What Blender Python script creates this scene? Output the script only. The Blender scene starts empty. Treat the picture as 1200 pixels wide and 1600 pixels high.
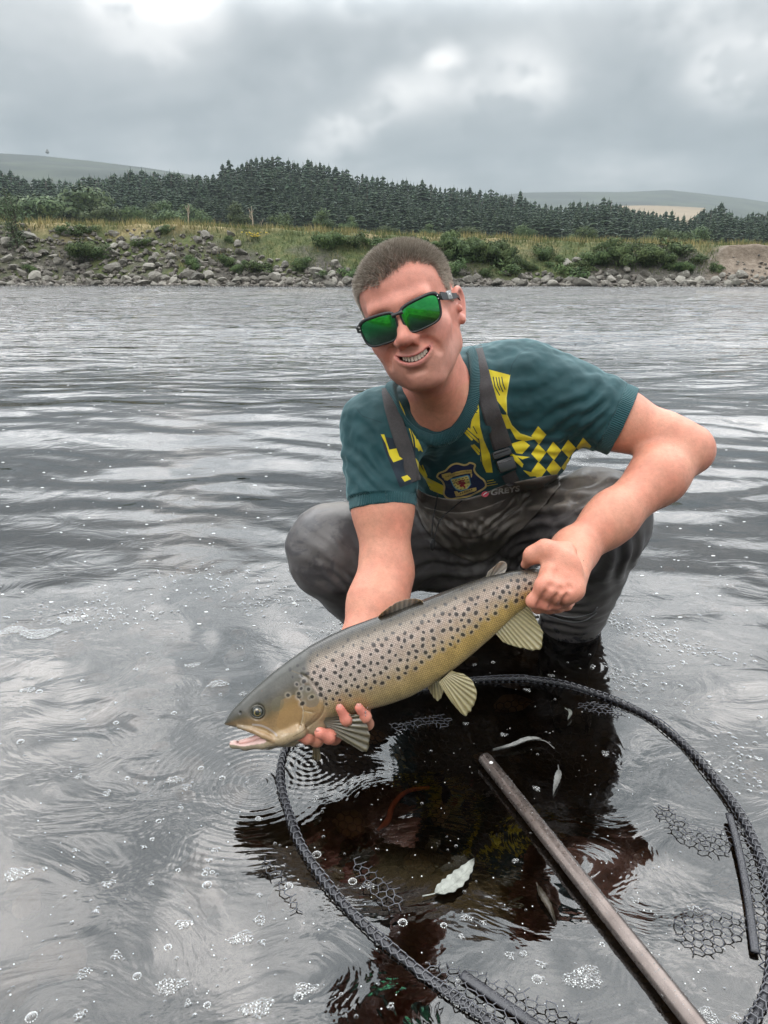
import bpy, bmesh, math, random, os, time
import numpy as np
from mathutils import Vector, Matrix, noise
from mathutils.bvhtree import BVHTree
T0 = time.time()
rng = np.random.default_rng(7)
random.seed(7)
SC = bpy.context.scene
COL = SC.collection
R = math.radians

# ------------------------------------------------------------------ camera
F_PX = 1156.0            # focal length of the phone lens, in pixels of a 1200x1600 photo
CAM_H = 0.76             # metres above the water
PITCH = R(18.29)
cam_d = bpy.data.cameras.new('camera')
cam = bpy.data.objects.new('camera', cam_d)
COL.objects.link(cam)
cam_d.sensor_fit = 'VERTICAL'
cam_d.sensor_height = 36.0
cam_d.lens = 36.0 * F_PX / 1600.0
cam_d.clip_start = 0.02
cam_d.clip_end = 6000
cam.location = (0, 0, CAM_H)
cam.rotation_euler = (math.pi / 2 - PITCH, 0, 0)
SC.camera = cam

# ------------------------------------------------------------------ colour management
SC.render.engine = 'CYCLES'
SC.view_settings.view_transform = 'Standard'
SC.view_settings.look = 'None'
SC.view_settings.gamma = 1.0
SC.view_settings.use_curve_mapping = False
SC.view_settings.exposure = 0.28
SC.cycles.max_bounces = 8
SC.cycles.transparent_max_bounces = 12
SC.cycles.volume_bounces = 1
SC.cycles.caustics_reflective = False
SC.cycles.caustics_refractive = False

CP, SP = math.cos(PITCH), math.sin(PITCH)
FWD = np.array([0, CP, -SP]); UP = np.array([0, SP, CP]); RIGHT = np.array([1.0, 0, 0])
CAMP = np.array([0, 0, CAM_H])

def ray(px, py):
    return RIGHT * ((px - 600) / F_PX) + UP * ((800 - py) / F_PX) + FWD
def PY(px, py, Y):
    """world point seen at a photo pixel, at distance Y along the river"""
    v = ray(px, py); return CAMP + v * (Y / v[1])
def PC(px, py, d):
    """world point seen at a photo pixel, at depth d"""
    return CAMP + ray(px, py) * d
def PW(px, py, z=0.0):
    """world point on a level plane"""
    v = ray(px, py); return CAMP + v * ((z - CAM_H) / v[2])
def proj(P):
    P = np.asarray(P, float) - CAMP
    d = P @ FWD
    return 600 + F_PX * P[..., 0] / d, 800 - F_PX * (P @ UP) / d, d

# ------------------------------------------------------------------ node helpers
class NT:
    def __init__(s, tree): s.t = tree; s.n = tree.nodes; s.l = tree.links
    def add(s, typ, **kw):
        n = s.n.new(typ)
        for k, v in kw.items():
            if k.startswith('i_'):
                key = k[2:]
                n.inputs[int(key) if key.isdigit() else key.replace('_', ' ')].default_value = v
            else: setattr(n, k, v)
        return n
    def link(s, a, b): s.l.new(a, b)
    def math(s, op, a, b=None, c=None, clamp=False):
        n = s.n.new('ShaderNodeMath'); n.operation = op; n.use_clamp = clamp
        for i, v in enumerate((a, b, c)):
            if v is None: continue
            if isinstance(v, (int, float)): n.inputs[i].default_value = v
            else: s.link(v, n.inputs[i])
        return n.outputs[0]
    def vmath(s, op, a, b=None):
        n = s.n.new('ShaderNodeVectorMath'); n.operation = op
        for i, v in enumerate((a, b)):
            if v is None: continue
            if isinstance(v, (tuple, list)): n.inputs[i].default_value = v
            elif isinstance(v, (int, float)): n.inputs[i].default_value = (v, v, v)
            else: s.link(v, n.inputs[i])
        return n.outputs['Value'] if op in ('DOT_PRODUCT', 'LENGTH') else n.outputs[0]
    def mix(s, f, a, b, mode='MIX'):
        n = s.n.new('ShaderNodeMix'); n.data_type = 'RGBA'; n.blend_type = mode
        for sock, v in ((n.inputs[0], f), (n.inputs[6], a), (n.inputs[7], b)):
            if isinstance(v, (int, float)): sock.default_value = v
            elif isinstance(v, (tuple, list)): sock.default_value = (*v[:3], 1)
            else: s.link(v, sock)
        return n.outputs[2]
    def noise(s, vec=None, scale=5, detail=3, rough=.5, dist=0.0, out='Fac'):
        n = s.n.new('ShaderNodeTexNoise')
        n.inputs['Scale'].default_value = scale; n.inputs['Detail'].default_value = detail
        n.inputs['Roughness'].default_value = rough; n.inputs['Distortion'].default_value = dist
        if vec is not None: s.link(vec, n.inputs['Vector'])
        return n.outputs[out]
    def ramp(s, f, stops, interp='LINEAR'):
        n = s.n.new('ShaderNodeValToRGB'); n.color_ramp.interpolation = interp
        e = n.color_ramp.elements
        while len(e) > 1: e.remove(e[-1])
        for i, (p, c) in enumerate(stops):
            el = e[0] if i == 0 else e.new(p)
            el.position = p
            el.color = (c, c, c, 1) if isinstance(c, (int, float)) else (*c[:3], 1)
        s.link(f, n.inputs[0]); return n.outputs[0]
    def bump(s, h, strength=.3, dist=.01, normal=None):
        n = s.n.new('ShaderNodeBump'); n.inputs['Strength'].default_value = strength
        n.inputs['Distance'].default_value = dist
        s.link(h, n.inputs['Height'])
        if normal is not None: s.link(normal, n.inputs['Normal'])
        return n.outputs[0]

def mat(name):
    m = bpy.data.materials.new(name); m.use_nodes = True
    nt = NT(m.node_tree)
    b = nt.n['Principled BSDF']
    return m, nt, b
def geo_pos(nt): return nt.add('ShaderNodeNewGeometry').outputs['Position']
def obj_pos(nt): return nt.add('ShaderNodeTexCoord').outputs['Object']
def simple(name, col, rough=.6, var=.25, scale=20, bump=0.0, metallic=0.0, spec=.5, coord='obj', bscale=None):
    m, nt, b = mat(name)
    v = obj_pos(nt) if coord == 'obj' else geo_pos(nt)
    f = nt.noise(v, scale, 4)
    lo = tuple(c * (1 - var) for c in col); hi = tuple(min(1, c * (1 + var)) for c in col)
    nt.link(nt.ramp(f, [(.3, lo), (.7, hi)]), b.inputs['Base Color'])
    b.inputs['Roughness'].default_value = rough; b.inputs['Metallic'].default_value = metallic
    b.inputs['Specular IOR Level'].default_value = spec
    if bump:
        nt.link(nt.bump(nt.noise(v, bscale or scale * 3, 4), bump, .01), b.inputs['Normal'])
    return m

# ------------------------------------------------------------------ object helpers
def tag(o, label=None, cat=None, group=None, kind=None):
    if label: o['label'] = label
    if cat: o['category'] = cat
    if group: o['group'] = group
    if kind: o['kind'] = kind
    return o
def empty(name, loc=(0, 0, 0)):
    o = bpy.data.objects.new(name, None); o.location = loc; o.empty_display_size = .05
    COL.objects.link(o); return o
def link(name, me, parent=None, mats=None):
    o = bpy.data.objects.new(name, me); COL.objects.link(o)
    if mats is not None:
        for m in (mats if isinstance(mats, (list, tuple)) else [mats]): me.materials.append(m)
    if parent is not None:
        o.parent = parent
        # meshes are written in world coordinates: cancel the root's own offset
        if parent.type == 'EMPTY': o.matrix_parent_inverse = Matrix.Translation(-parent.location)
    return o
def mesh_np(name, V, Fq, smooth=True):
    """mesh from numpy arrays; Fq is (n,3) or (n,4), or a list of such"""
    me = bpy.data.meshes.new(name)
    V = np.ascontiguousarray(V, np.float32)
    Fs = Fq if isinstance(Fq, list) else [Fq]
    Fs = [np.asarray(f, np.int32) for f in Fs if len(f)]
    nl = sum(f.size for f in Fs); nf = sum(len(f) for f in Fs)
    me.vertices.add(len(V)); me.vertices.foreach_set('co', V.ravel())
    me.loops.add(nl); me.polygons.add(nf)
    me.loops.foreach_set('vertex_index', np.concatenate([f.ravel() for f in Fs]))
    tot = np.concatenate([np.full(len(f), f.shape[1], np.int32) for f in Fs])
    st = np.concatenate([[0], np.cumsum(tot)[:-1]]).astype(np.int32)
    me.polygons.foreach_set('loop_start', st)
    try: me.polygons.foreach_set('loop_total', tot)
    except Exception: pass
    me.polygons.foreach_set('use_smooth', np.full(nf, smooth))
    me.update(calc_edges=True); me.validate()
    return me
def set_col(me, rgb, name='Col'):
    a = me.color_attributes.new(name, 'FLOAT_COLOR', 'POINT')
    c = np.ones((len(rgb), 4), np.float32); c[:, :3] = rgb
    a.data.foreach_set('color', c.ravel())
def set_vec(me, v, name):
    a = me.attributes.new(name, 'FLOAT_VECTOR', 'POINT')
    a.data.foreach_set('vector', np.ascontiguousarray(v, np.float32).ravel())

class Soup:
    """collects verts/faces of several pieces that form ONE part"""
    def __init__(s): s.V = []; s.Q = []; s.T = []; s.n = 0
    def add(s, V, Fs):
        V = np.asarray(V, float)
        for f in (Fs if isinstance(Fs, list) else [Fs]):
            f = np.asarray(f)
            if len(f) == 0: continue
            (s.Q if f.shape[1] == 4 else s.T).append(f + s.n)
        s.V.append(V); s.n += len(V); return s
    def tube(s, pts, r, seg=8, cap=True, squash=None, up=None):
        pts = np.asarray(pts, float); n = len(pts)
        r = np.broadcast_to(np.asarray(r, float), (n,))
        tn = np.gradient(pts, axis=0); tn /= np.linalg.norm(tn, axis=1)[:, None] + 1e-12
        u = np.array(up if up is not None else [0, 0, 1.0]); 
        if abs(tn[0] @ u) > .9: u = np.array([1.0, 0, 0])
        V = []
        a = np.linspace(0, 2 * np.pi, seg, endpoint=False)
        for i in range(n):
            x = np.cross(tn[i], u); x /= np.linalg.norm(x) + 1e-12
            y = np.cross(x, tn[i]); 
            if up is None: u = y
            sq = 1.0 if squash is None else squash
            V.append(pts[i] + r[i] * (np.outer(np.cos(a), x) + sq * np.outer(np.sin(a), y)))
        V = np.concatenate(V)
        i, j = np.meshgrid(np.arange(n - 1), np.arange(seg), indexing='ij')
        j2 = (j + 1) % seg
        Q = np.stack([i * seg + j, i * seg + j2, (i + 1) * seg + j2, (i + 1) * seg + j], -1).reshape(-1, 4)
        T = []
        if cap:
            V = np.concatenate([V, pts[:1], pts[-1:]])
            c0, c1 = n * seg, n * seg + 1
            jj = np.arange(seg); j2 = (jj + 1) % seg
            T = np.concatenate([np.stack([np.full(seg, c0), j2, jj], -1),
                                np.stack([np.full(seg, c1), (n - 1) * seg + jj, (n - 1) * seg + j2], -1)])
        return s.add(V, [Q, T] if len(T) else [Q])
    def grid(s, P):
        P = np.asarray(P, float); a, b = P.shape[:2]
        i, j = np.meshgrid(np.arange(a - 1), np.arange(b - 1), indexing='ij')
        Q = np.stack([i * b + j, i * b + j + 1, (i + 1) * b + j + 1, (i + 1) * b + j], -1).reshape(-1, 4)
        return s.add(P.reshape(-1, 3), Q)
    def box(s, c, x, y, z):
        c, x, y, z = map(lambda q: np.asarray(q, float), (c, x, y, z))
        V = [c + a * x + b * y + d * z for a in (-1, 1) for b in (-1, 1) for d in (-1, 1)]
        return s.add(V, np.array([[0, 1, 3, 2], [4, 6, 7, 5], [0, 4, 5, 1], [2, 3, 7, 6], [0, 2, 6, 4], [1, 5, 7, 3]]))
    def ball(s, c, r, seg=10, rings=6, squash=(1, 1, 1)):
        th = np.linspace(0, np.pi, rings + 1); ph = np.linspace(0, 2 * np.pi, seg + 1)
        P = np.stack([np.outer(np.sin(th), np.cos(ph)) * squash[0], np.outer(np.sin(th), np.sin(ph)) * squash[1],
                      np.outer(np.cos(th), np.ones(seg + 1)) * squash[2]], -1) * r + np.asarray(c)
        return s.grid(P)
    def build(s, name, m=None, parent=None, smooth=True, bevel=0):
        V = np.concatenate(s.V)
        Fs = []
        if s.Q: Fs.append(np.concatenate(s.Q))
        if s.T: Fs.append(np.concatenate(s.T))
        me = mesh_np(name, V, Fs, smooth)
        o = link(name, me, parent, m)
        if bevel:
            b = o.modifiers.new('bevel', 'BEVEL'); b.width = bevel; b.segments = 2; b.limit_method = 'ANGLE'
        return o

def catmull(P, n=8):
    P = np.asarray(P, float)
    if len(P) < 3: 
        t = np.linspace(0, 1, n + 1)[:, None]; return P[0] * (1 - t) + P[-1] * t
    Q = np.concatenate([[2 * P[0] - P[1]], P, [2 * P[-1] - P[-2]]]); out = []
    for i in range(1, len(Q) - 2):
        t = np.linspace(0, 1, n, endpoint=False)[:, None]
        a, b, c, d = Q[i - 1], Q[i], Q[i + 1], Q[i + 2]
        out.append(.5 * ((2 * b) + (c - a) * t + (2 * a - 5 * b + 4 * c - d) * t ** 2 + (3 * b - a - 3 * c + d) * t ** 3))
    out.append(P[-1:]); return np.concatenate(out)

# ------------------------------------------------------------------ numpy noise
_perm = np.random.default_rng(3).permutation(256); _perm = np.concatenate([_perm, _perm, _perm])
_grad = np.random.default_rng(4).normal(size=(256, 3)); _grad /= np.linalg.norm(_grad, axis=1)[:, None]
def pnoise(P):
    P = np.asarray(P, float); i = np.floor(P).astype(int); f = P - i; u = f * f * f * (f * (f * 6 - 15) + 10)
    i &= 255; out = 0
    for dx in (0, 1):
        wx = u[:, 0] if dx else 1 - u[:, 0]
        for dy in (0, 1):
            wy = u[:, 1] if dy else 1 - u[:, 1]
            for dz in (0, 1):
                wz = u[:, 2] if dz else 1 - u[:, 2]
                h = _perm[_perm[_perm[(i[:, 0] + dx) & 255] + ((i[:, 1] + dy) & 255)] + ((i[:, 2] + dz) & 255)]
                g = _grad[h]
                out = out + wx * wy * wz * ((f[:, 0] - dx) * g[:, 0] + (f[:, 1] - dy) * g[:, 1] + (f[:, 2] - dz) * g[:, 2])
    return out * 1.6
_g2 = (_grad[:, :2] / np.linalg.norm(_grad[:, :2], axis=1)[:, None]).astype(np.float32)
def pnoise2(P):
    P = np.asarray(P)[:, :2]; i = np.floor(P).astype(np.int32); f = (P - i).astype(np.float32); u = f * f * f * (f * (f * 6 - 15) + 10)
    i &= 255; out = 0
    for dx in (0, 1):
        wx = u[:, 0] if dx else 1 - u[:, 0]
        for dy in (0, 1):
            wy = u[:, 1] if dy else 1 - u[:, 1]
            g = _g2[_perm[_perm[(i[:, 0] + dx) & 255] + ((i[:, 1] + dy) & 255)]]
            out = out + wx * wy * ((f[:, 0] - dx) * g[:, 0] + (f[:, 1] - dy) * g[:, 1])
    return out * 1.5
def fbm2(P, o=4, g=.5):
    P = np.asarray(P, float); s = 0; a = 1
    for k in range(o): s = s + a * pnoise2(P * 2 ** k + 17.3 * k); a *= g
    return s
def fbm(P, o=4, g=.5):
    P = np.asarray(P, float); s = 0; a = 1
    for k in range(o): s = s + a * pnoise(P * 2 ** k + 17.3 * k); a *= g
    return s
def sstep(a, b, x):
    t = np.clip((x - a) / (b - a), 0, 1); return t * t * (3 - 2 * t)

# ------------------------------------------------------------------ implicit surfaces (sparse surface nets)
class Prim:
    __slots__ = ('fn', 'c', 'r', 'k', 'op')
    def __init__(s, fn, c, r, k, op): s.fn = fn; s.c = np.asarray(c, float); s.r = r; s.k = k; s.op = op
def capsule(a, b, r1, r2=None, k=.01, op='+', flat=None):
    a, b = np.asarray(a, float), np.asarray(b, float); r2 = r1 if r2 is None else r2
    ba = b - a; L2 = max(ba @ ba, 1e-12)
    if flat is None:
        def fn(P):
            d = P - a; h = np.clip(d @ ba / L2, 0, 1)
            q = d - h[:, None] * ba
            return np.sqrt((q * q).sum(1)) - (r1 + (r2 - r1) * h)
    else:                                   # flat = (axis, factor): squeeze the section along an axis
        ax = np.asarray(flat[0], float); ax = ax / np.linalg.norm(ax); fac = flat[1]
        def fn(P):
            d = P - a; h = np.clip(d @ ba / L2, 0, 1)
            q = d - h[:, None] * ba
            q = q + np.outer(q @ ax, ax) * (1 / fac - 1)
            return (np.sqrt((q * q).sum(1)) - (r1 + (r2 - r1) * h)) * min(1, fac)
    return Prim(fn, (a + b) / 2, math.sqrt(L2) / 2 + max(r1, r2) * (1 if flat is None else max(1, flat[1])), k, op)
def ellips(c, r, M=None, k=.01, op='+'):
    c = np.asarray(c, float); r = np.asarray(r, float); M_ = None if M is None else np.asarray(M, float)
    def fn(P):
        q = P - c
        if M_ is not None: q = q @ M_           # columns of M = local axes in world
        k0 = np.sqrt(((q / r) ** 2).sum(1)); k1 = np.sqrt(((q / r ** 2) ** 2).sum(1)) + 1e-9
        return k0 * (k0 - 1) / k1
    return Prim(fn, c, r.max(), k, op)
def chain(pts, rs, k=.01, op='+'):
    return [capsule(pts[i], pts[i + 1], rs[i], rs[i + 1], k, op) for i in range(len(pts) - 1)]
def sdf_eval(P, prims):
    d = None
    for p in prims:
        e = p.fn(P)
        if d is None: 
            d = e if p.op == '+' else np.full(len(P), 1.0); 
            if p.op == '+': continue
        if p.op == '+':
            h = np.maximum(p.k - np.abs(d - e), 0) / p.k
            d = np.minimum(d, e) - h * h * p.k * .25
        elif p.op == '-':
            h = np.maximum(p.k - np.abs(d + e), 0) / p.k
            d = np.maximum(d, -e) + h * h * p.k * .25
        elif p.op == '&':
            h = np.maximum(p.k - np.abs(d - e), 0) / p.k
            d = np.maximum(d, e) + h * h * p.k * .25
    return d
def near(prims, lo, hi, m):
    out = []
    for p in prims:
        q = np.maximum(np.maximum(lo - p.c, p.c - hi), 0)
        if p.op == '&' or math.sqrt(q @ q) < p.r + p.k + m: out.append(p)
    return out
def surface(prims, lo, hi, h, lip=1.3, deform=None):
    """iso surface of the primitives, returns V, Q"""
    lo, hi = np.asarray(lo, float), np.asarray(hi, float)
    n0 = 64; S0 = n0 * h
    N = np.ceil((hi - lo) / S0).astype(int)
    cells = np.stack(np.meshgrid(*[np.arange(n) for n in N], indexing='ij'), -1).reshape(-1, 3)
    Vk, Vp, E = [], [], []
    o9 = np.stack(np.meshgrid(*[np.arange(9)] * 3, indexing='ij'), -1).reshape(-1, 3)
    big = 1 << 20
    def key(I): return (I[:, 0] * big + I[:, 1]) * big + I[:, 2]
    for c in cells:
        a = lo + c * S0; b = a + S0
        pr = near(prims, a, b, S0 * .3)
        if not pr or not any(p.op == '+' for p in pr): continue
        idx = np.stack(np.meshgrid(*[np.arange(8)] * 3, indexing='ij'), -1).reshape(-1, 3)
        ctr = a + (idx + .5) * (8 * h)
        rad = 8 * h * .87 * lip
        # two-step: cheap centre test
        d = sdf_eval(ctr, pr)
        idx = idx[np.abs(d) < rad + .004]
        if len(idx) == 0: continue
        for s in range(0, len(idx), 96):
            ii = idx[s:s + 96]
            I = (c * n0 + ii * 8)[:, None, :] + o9[None]
            P = lo + I.reshape(-1, 3) * h
            pr2 = near(pr, P.min(0), P.max(0), h * 12)
            if not pr2 or not any(p.op == '+' for p in pr2): continue
            D = sdf_eval(P, pr2).reshape(len(ii), 9, 9, 9)
            sg = D < 0
            base = c * n0 + ii * 8
            # cells
            cs = [sg[:, x:x + 8, y:y + 8, z:z + 8] for x in (0, 1) for y in (0, 1) for z in (0, 1)]
            ct = sum(q.astype(np.int8) for q in cs)
            act = (ct > 0) & (ct < 8)
            if not act.any(): continue
            B, x, y, z = np.nonzero(act)
            acc = np.zeros((len(B), 3)); cnt = np.zeros(len(B))
            for ax in range(3):
                o = [0, 0, 0]
                others = [q for q in range(3) if q != ax]
                for u in (0, 1):
                    for v in (0, 1):
                        o = [0, 0, 0]; o[others[0]] = u; o[others[1]] = v
                        p0 = (x + o[0], y + o[1], z + o[2]); o2 = list(o); o2[ax] += 1
                        p1 = (x + o2[0], y + o2[1], z + o2[2])
                        d0 = D[B, p0[0], p0[1], p0[2]]; d1 = D[B, p1[0], p1[1], p1[2]]
                        cr = (d0 < 0) != (d1 < 0)
                        t = np.where(cr, d0 / np.where(cr, d0 - d1, 1), 0)
                        pt = np.stack(p0, -1).astype(float); pt[:, ax] += t
                        pt -= np.stack([x, y, z], -1)
                        acc[cr] += pt[cr]; cnt[cr] += 1
            gi = base[B] + np.stack([x, y, z], -1)
            Vk.append(key(gi + 4)); Vp.append(lo + (gi + acc / cnt[:, None]) * h)
            for ax in range(3):
                m0 = sg[:, :8, :8, :8]
                m1 = [sg[:, 1:, :8, :8], sg[:, :8, 1:, :8], sg[:, :8, :8, 1:]][ax]
                B2, x2, y2, z2 = np.nonzero(m0 != m1)
                if len(B2) == 0: continue
                E.append((ax, base[B2] + np.stack([x2, y2, z2], -1), m0[B2, x2, y2, z2]))
    K = np.concatenate(Vk); V = np.concatenate(Vp); K, ui = np.unique(K, return_index=True); V = V[ui]
    Qs = []
    for ax, gi, ins in E:
        g = gi + 4
        u = np.zeros(3, int); v = np.zeros(3, int); u[(ax + 1) % 3] = 1; v[(ax + 2) % 3] = 1
        ks = [key(g - u - v), key(g - v), key(g), key(g - u)]
        q = np.stack([np.searchsorted(K, k_) for k_ in ks], -1); q = np.minimum(q, len(K) - 1)
        ok = np.all(np.stack([K[q[:, t]] == ks[t] for t in range(4)], -1), 1)
        q = q[ok]; ins = ins[ok]
        q = np.where(ins[:, None], q, q[:, ::-1]); Qs.append(q)
    Q = np.concatenate(Qs)
    return V, Q
def vnormals(V, Q):
    n = np.cross(V[Q[:, 2]] - V[Q[:, 0]], V[Q[:, 3]] - V[Q[:, 1]])
    N = np.zeros_like(V)
    for t in range(4): 
        for a in range(3): N[:, a] += np.bincount(Q[:, t], n[:, a], len(V))
    return N / (np.linalg.norm(N, axis=1)[:, None] + 1e-12)
def relax(V, Q, it=1, w=.5):
    for _ in range(it):
        S = np.zeros_like(V); c = np.zeros(len(V))
        for t in range(4):
            a, b = Q[:, t], Q[:, (t + 1) % 4]
            for x in range(3):
                S[:, x] += np.bincount(a, V[b, x], len(V)) + np.bincount(b, V[a, x], len(V))
            c += np.bincount(a, minlength=len(V)) + np.bincount(b, minlength=len(V))
        V = V * (1 - w) + w * S / np.maximum(c, 1)[:, None]
    return V

# ------------------------------------------------------------------ painted print (flat colour only)
class Canvas:
    """flat albedo print for a real surface, in pixels of the photograph around x0,y0"""
    def __init__(s, x0, y0, x1, y1, k, col):
        s.x0, s.y0, s.x1, s.y1, s.k = x0, y0, x1, y1, k
        s.w, s.h = int((x1 - x0) * k), int((y1 - y0) * k)
        s.a = np.empty((s.h, s.w, 3), np.float32); s.a[:] = col
    def sub(s, xa, ya, xb, yb):
        i0, i1 = max(0, int((xa - s.x0) * s.k)), min(s.w, int((xb - s.x0) * s.k) + 2)
        j0, j1 = max(0, int((ya - s.y0) * s.k)), min(s.h, int((yb - s.y0) * s.k) + 2)
        X, Y = np.meshgrid(s.x0 + (np.arange(i0, i1) + .5) / s.k, s.y0 + (np.arange(j0, j1) + .5) / s.k)
        return (slice(j0, j1), slice(i0, i1)), X, Y
    def blend(s, sl, m, col):
        m = m[..., None]; s.a[sl] = s.a[sl] * (1 - m) + np.asarray(col, np.float32) * m
    def poly(s, pts, col, alpha=1.0):
        pts = np.asarray(pts, float)
        sl, X, Y = s.sub(pts[:, 0].min(), pts[:, 1].min(), pts[:, 0].max(), pts[:, 1].max())
        ins = np.zeros(X.shape, bool)
        for i in range(len(pts)):
            x1, y1 = pts[i]; x2, y2 = pts[i - 1]
            if y1 == y2: continue
            c = ((y1 > Y) != (y2 > Y)) & (X < (x2 - x1) * (Y - y1) / (y2 - y1) + x1)
            ins ^= c
        s.blend(sl, ins * float(alpha), col)
    def line(s, pts, w, col, alpha=1.0, soft=.3, closed=False):
        pts = np.asarray(pts, float)
        if closed: pts = np.concatenate([pts, pts[:1]])
        sl, X, Y = s.sub(pts[:, 0].min() - w - 2, pts[:, 1].min() - w - 2, pts[:, 0].max() + w + 2, pts[:, 1].max() + w + 2)
        D = np.full(X.shape, 1e9)
        for i in range(len(pts) - 1):
            a, b = pts[i], pts[i + 1]; ba = b - a; L = max(ba @ ba, 1e-9)
            h = np.clip(((X - a[0]) * ba[0] + (Y - a[1]) * ba[1]) / L, 0, 1)
            D = np.minimum(D, np.hypot(X - a[0] - h * ba[0], Y - a[1] - h * ba[1]))
        s.blend(sl, alpha * (1 - sstep(w / 2 - soft / 2, w / 2 + soft, D)), col)
    def spot(s, x, y, rx, ry, ang, col, alpha=1.0, soft=.25):
        R_ = max(rx, ry) * (1 + soft) + 1
        sl, X, Y = s.sub(x - R_, y - R_, x + R_, y + R_)
        c, q = math.cos(ang), math.sin(ang)
        u = ((X - x) * c + (Y - y) * q) / rx; v = (-(X - x) * q + (Y - y) * c) / ry
        s.blend(sl, alpha * (1 - sstep(1 - soft, 1 + soft, np.hypot(u, v))), col)
    def image(s, name):
        im = bpy.data.images.new(name, s.w, s.h, float_buffer=True, is_data=True)
        buf = np.ones((s.h, s.w, 4), np.float32); buf[..., :3] = s.a[::-1]
        im.pixels.foreach_set(buf.ravel()); im.update(); im.pack(); return im
    def uv(s, px, py): return (px - s.x0) / (s.x1 - s.x0), 1 - (py - s.y0) / (s.y1 - s.y0)
# ------------------------------------------------------------------ sky and fill lamp
world = bpy.data.worlds.new('World'); SC.world = world; world.use_nodes = True
w = NT(world.node_tree); w.n.clear()
wout = w.add('ShaderNodeOutputWorld')
SUN_EL, SUN_AZ = R(50), R(205)          # high, behind the camera: an added fill for the angler's front
sky = w.add('ShaderNodeTexSky', sky_type='NISHITA', sun_disc=False, sun_elevation=SUN_EL, sun_rotation=SUN_AZ)
bg_clear = w.add('ShaderNodeBackground', i_Strength=0.10); w.link(sky.outputs[0], bg_clear.inputs[0])
def cloud_dome(Wd=1728):
    """overcast sky over the whole dome, worked out once by direction"""
    Hh = Wd // 2
    el = (np.arange(Hh // 2 - 8, Hh) + .5) / Hh * math.pi - math.pi / 2; az = math.pi - (np.arange(Wd) + .5) / Wd * 2 * math.pi
    E_, A_ = np.meshgrid(el, az, indexing='ij')
    D = np.stack([np.cos(E_) * np.cos(A_), np.cos(E_) * np.sin(A_), np.sin(E_)], -1).reshape(-1, 3)
    D[:, :2] = D[:, :2]
    z = np.maximum(D[:, 2], 0)
    hz = np.hypot(D[:, 0], D[:, 1]) + 1e-6
    r = np.maximum(hz / (z + .13), 2.25 * (math.pi / 2 - np.arcsin(np.clip(z, 0, 1))))
    q = D[:, :2] / hz[:, None] * r[:, None]
    c, s_ = math.cos(.3), math.sin(.3)
    q = np.stack([q[:, 0] * c - q[:, 1] * s_, q[:, 0] * s_ + q[:, 1] * c], 1) * [.75, 1.05]
    P3 = np.concatenate([q, np.zeros((len(q), 1))], 1)
    wv = fbm2(P3 * .9 + 5, 3); wv2 = fbm2(P3 * .9 + 40, 3)
    P4 = P3 + np.stack([wv, wv2, 0 * wv], 1) * .35
    nA = fbm2(D[:, [0, 2]] * [9, 15] + 2, 5, .58); nB = fbm2(D[:, [0, 2]] * [5, 9] + 31, 3)
    n1 = fbm2(P4 * .8, 6, .52); n2 = fbm2(P4 * 2.7 + 9, 5, .5)
    n3 = fbm2(P4 * 8 + 3, 3, .55)
    hi_ = sstep(.25, .6, z); n = (.68 - .18 * hi_) * n1 + (.36 + .27 * hi_) * n2 + .10 * n3; n = n * (1 - .45 * (1 - hi_)) + .42 * nA * (1 - hi_)
    acc = np.zeros(len(D))
    for px, py, wd, am in [(815, 108, .085, .40), (850, 120, .05, .25), (670, 140, .075, .34), (600, 158, .05, .24), (548, 190, .04, .34), (520, 215, .07, .20), (480, 245, .08, .12), (1165, 112, .055, .50), (1110, 30, .13, .18),
                           (250, 8, .10, .42), (150, 45, .12, .14), (560, 5, .06, .24), (440, 12, .06, .14), (692, 92, .03, .35), (40, 215, .10, .10), (1190, 60, .06, .25), (330, 225, .10, .06)]:
        v = ray(px, py); v = v / np.linalg.norm(v)
        L = np.sqrt((((D - v) * [1, 1, 1.5]) ** 2).sum(1)) + nA * wd * .55 + nB * wd * .6
        acc += 1.05 * am * sstep(1.25, 0, L / wd) * np.clip(.82 + .9 * nA, .35, 1.7)
    for px, py, wd, am in [(900, 185, .17, -.12), (380, 110, .20, -.09), (1010, 70, .10, -.10), (110, 150, .14, -.06), (700, 225, .12, -.09), (1090, 210, .12, -.07), (620, 60, .07, -.07)]:
        v = ray(px, py); v = v / np.linalg.norm(v)
        L = np.sqrt((((D - v) * [.7, 1, 1.8]) ** 2).sum(1)) + nB * wd * .6
        acc += am * sstep(1.1, 0, L / wd)
    # brighter and more broken towards the zenith
    val = .44 + acc + .05 * sstep(.25, .5, z) + n * (.27 + .31 * sstep(.22, .5, z)) - .05 * sstep(.12, .0, z)
    st = [0, .25, .42, .55, .72, .95]
    rgb = np.stack([np.interp(val, st, k) for k in ([.22, .31, .42, .55, .78, 1.06], [.250, .34, .45, .575, .79, 1.06], [.268, .362, .472, .592, .80, 1.05])], 1)
    # the sun stands ahead behind the overcast: that half of the sky is the brighter one
    ahead = .5 + .5 * D[:, 1] / hz
    rgb *= np.array([.90, .885, .87]) * ((1 + ZEN * z ** 1.5 + 1.1 * sstep(.25, .36, z)) * (1 + (FORE * ahead - .22) * sstep(.25, .36, z) * sstep(1.02, .80, z)))[:, None]
    img = np.ones((Hh, Wd, 4), np.float32); img[:Hh // 2 - 8, :, :3] = (.10, .11, .10)
    img[Hh // 2 - 8:, :, :3] = rgb.reshape(len(el), Wd, 3)
    im = bpy.data.images.new('cloud_dome', Wd, Hh, float_buffer=True, is_data=True)
    im.pixels.foreach_set(img.ravel()); im.update(); im.pack(); return im
ZEN = 2.4
FORE = 2.0
env = w.add('ShaderNodeTexEnvironment'); env.image = cloud_dome(); env.interpolation = 'Cubic'
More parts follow.
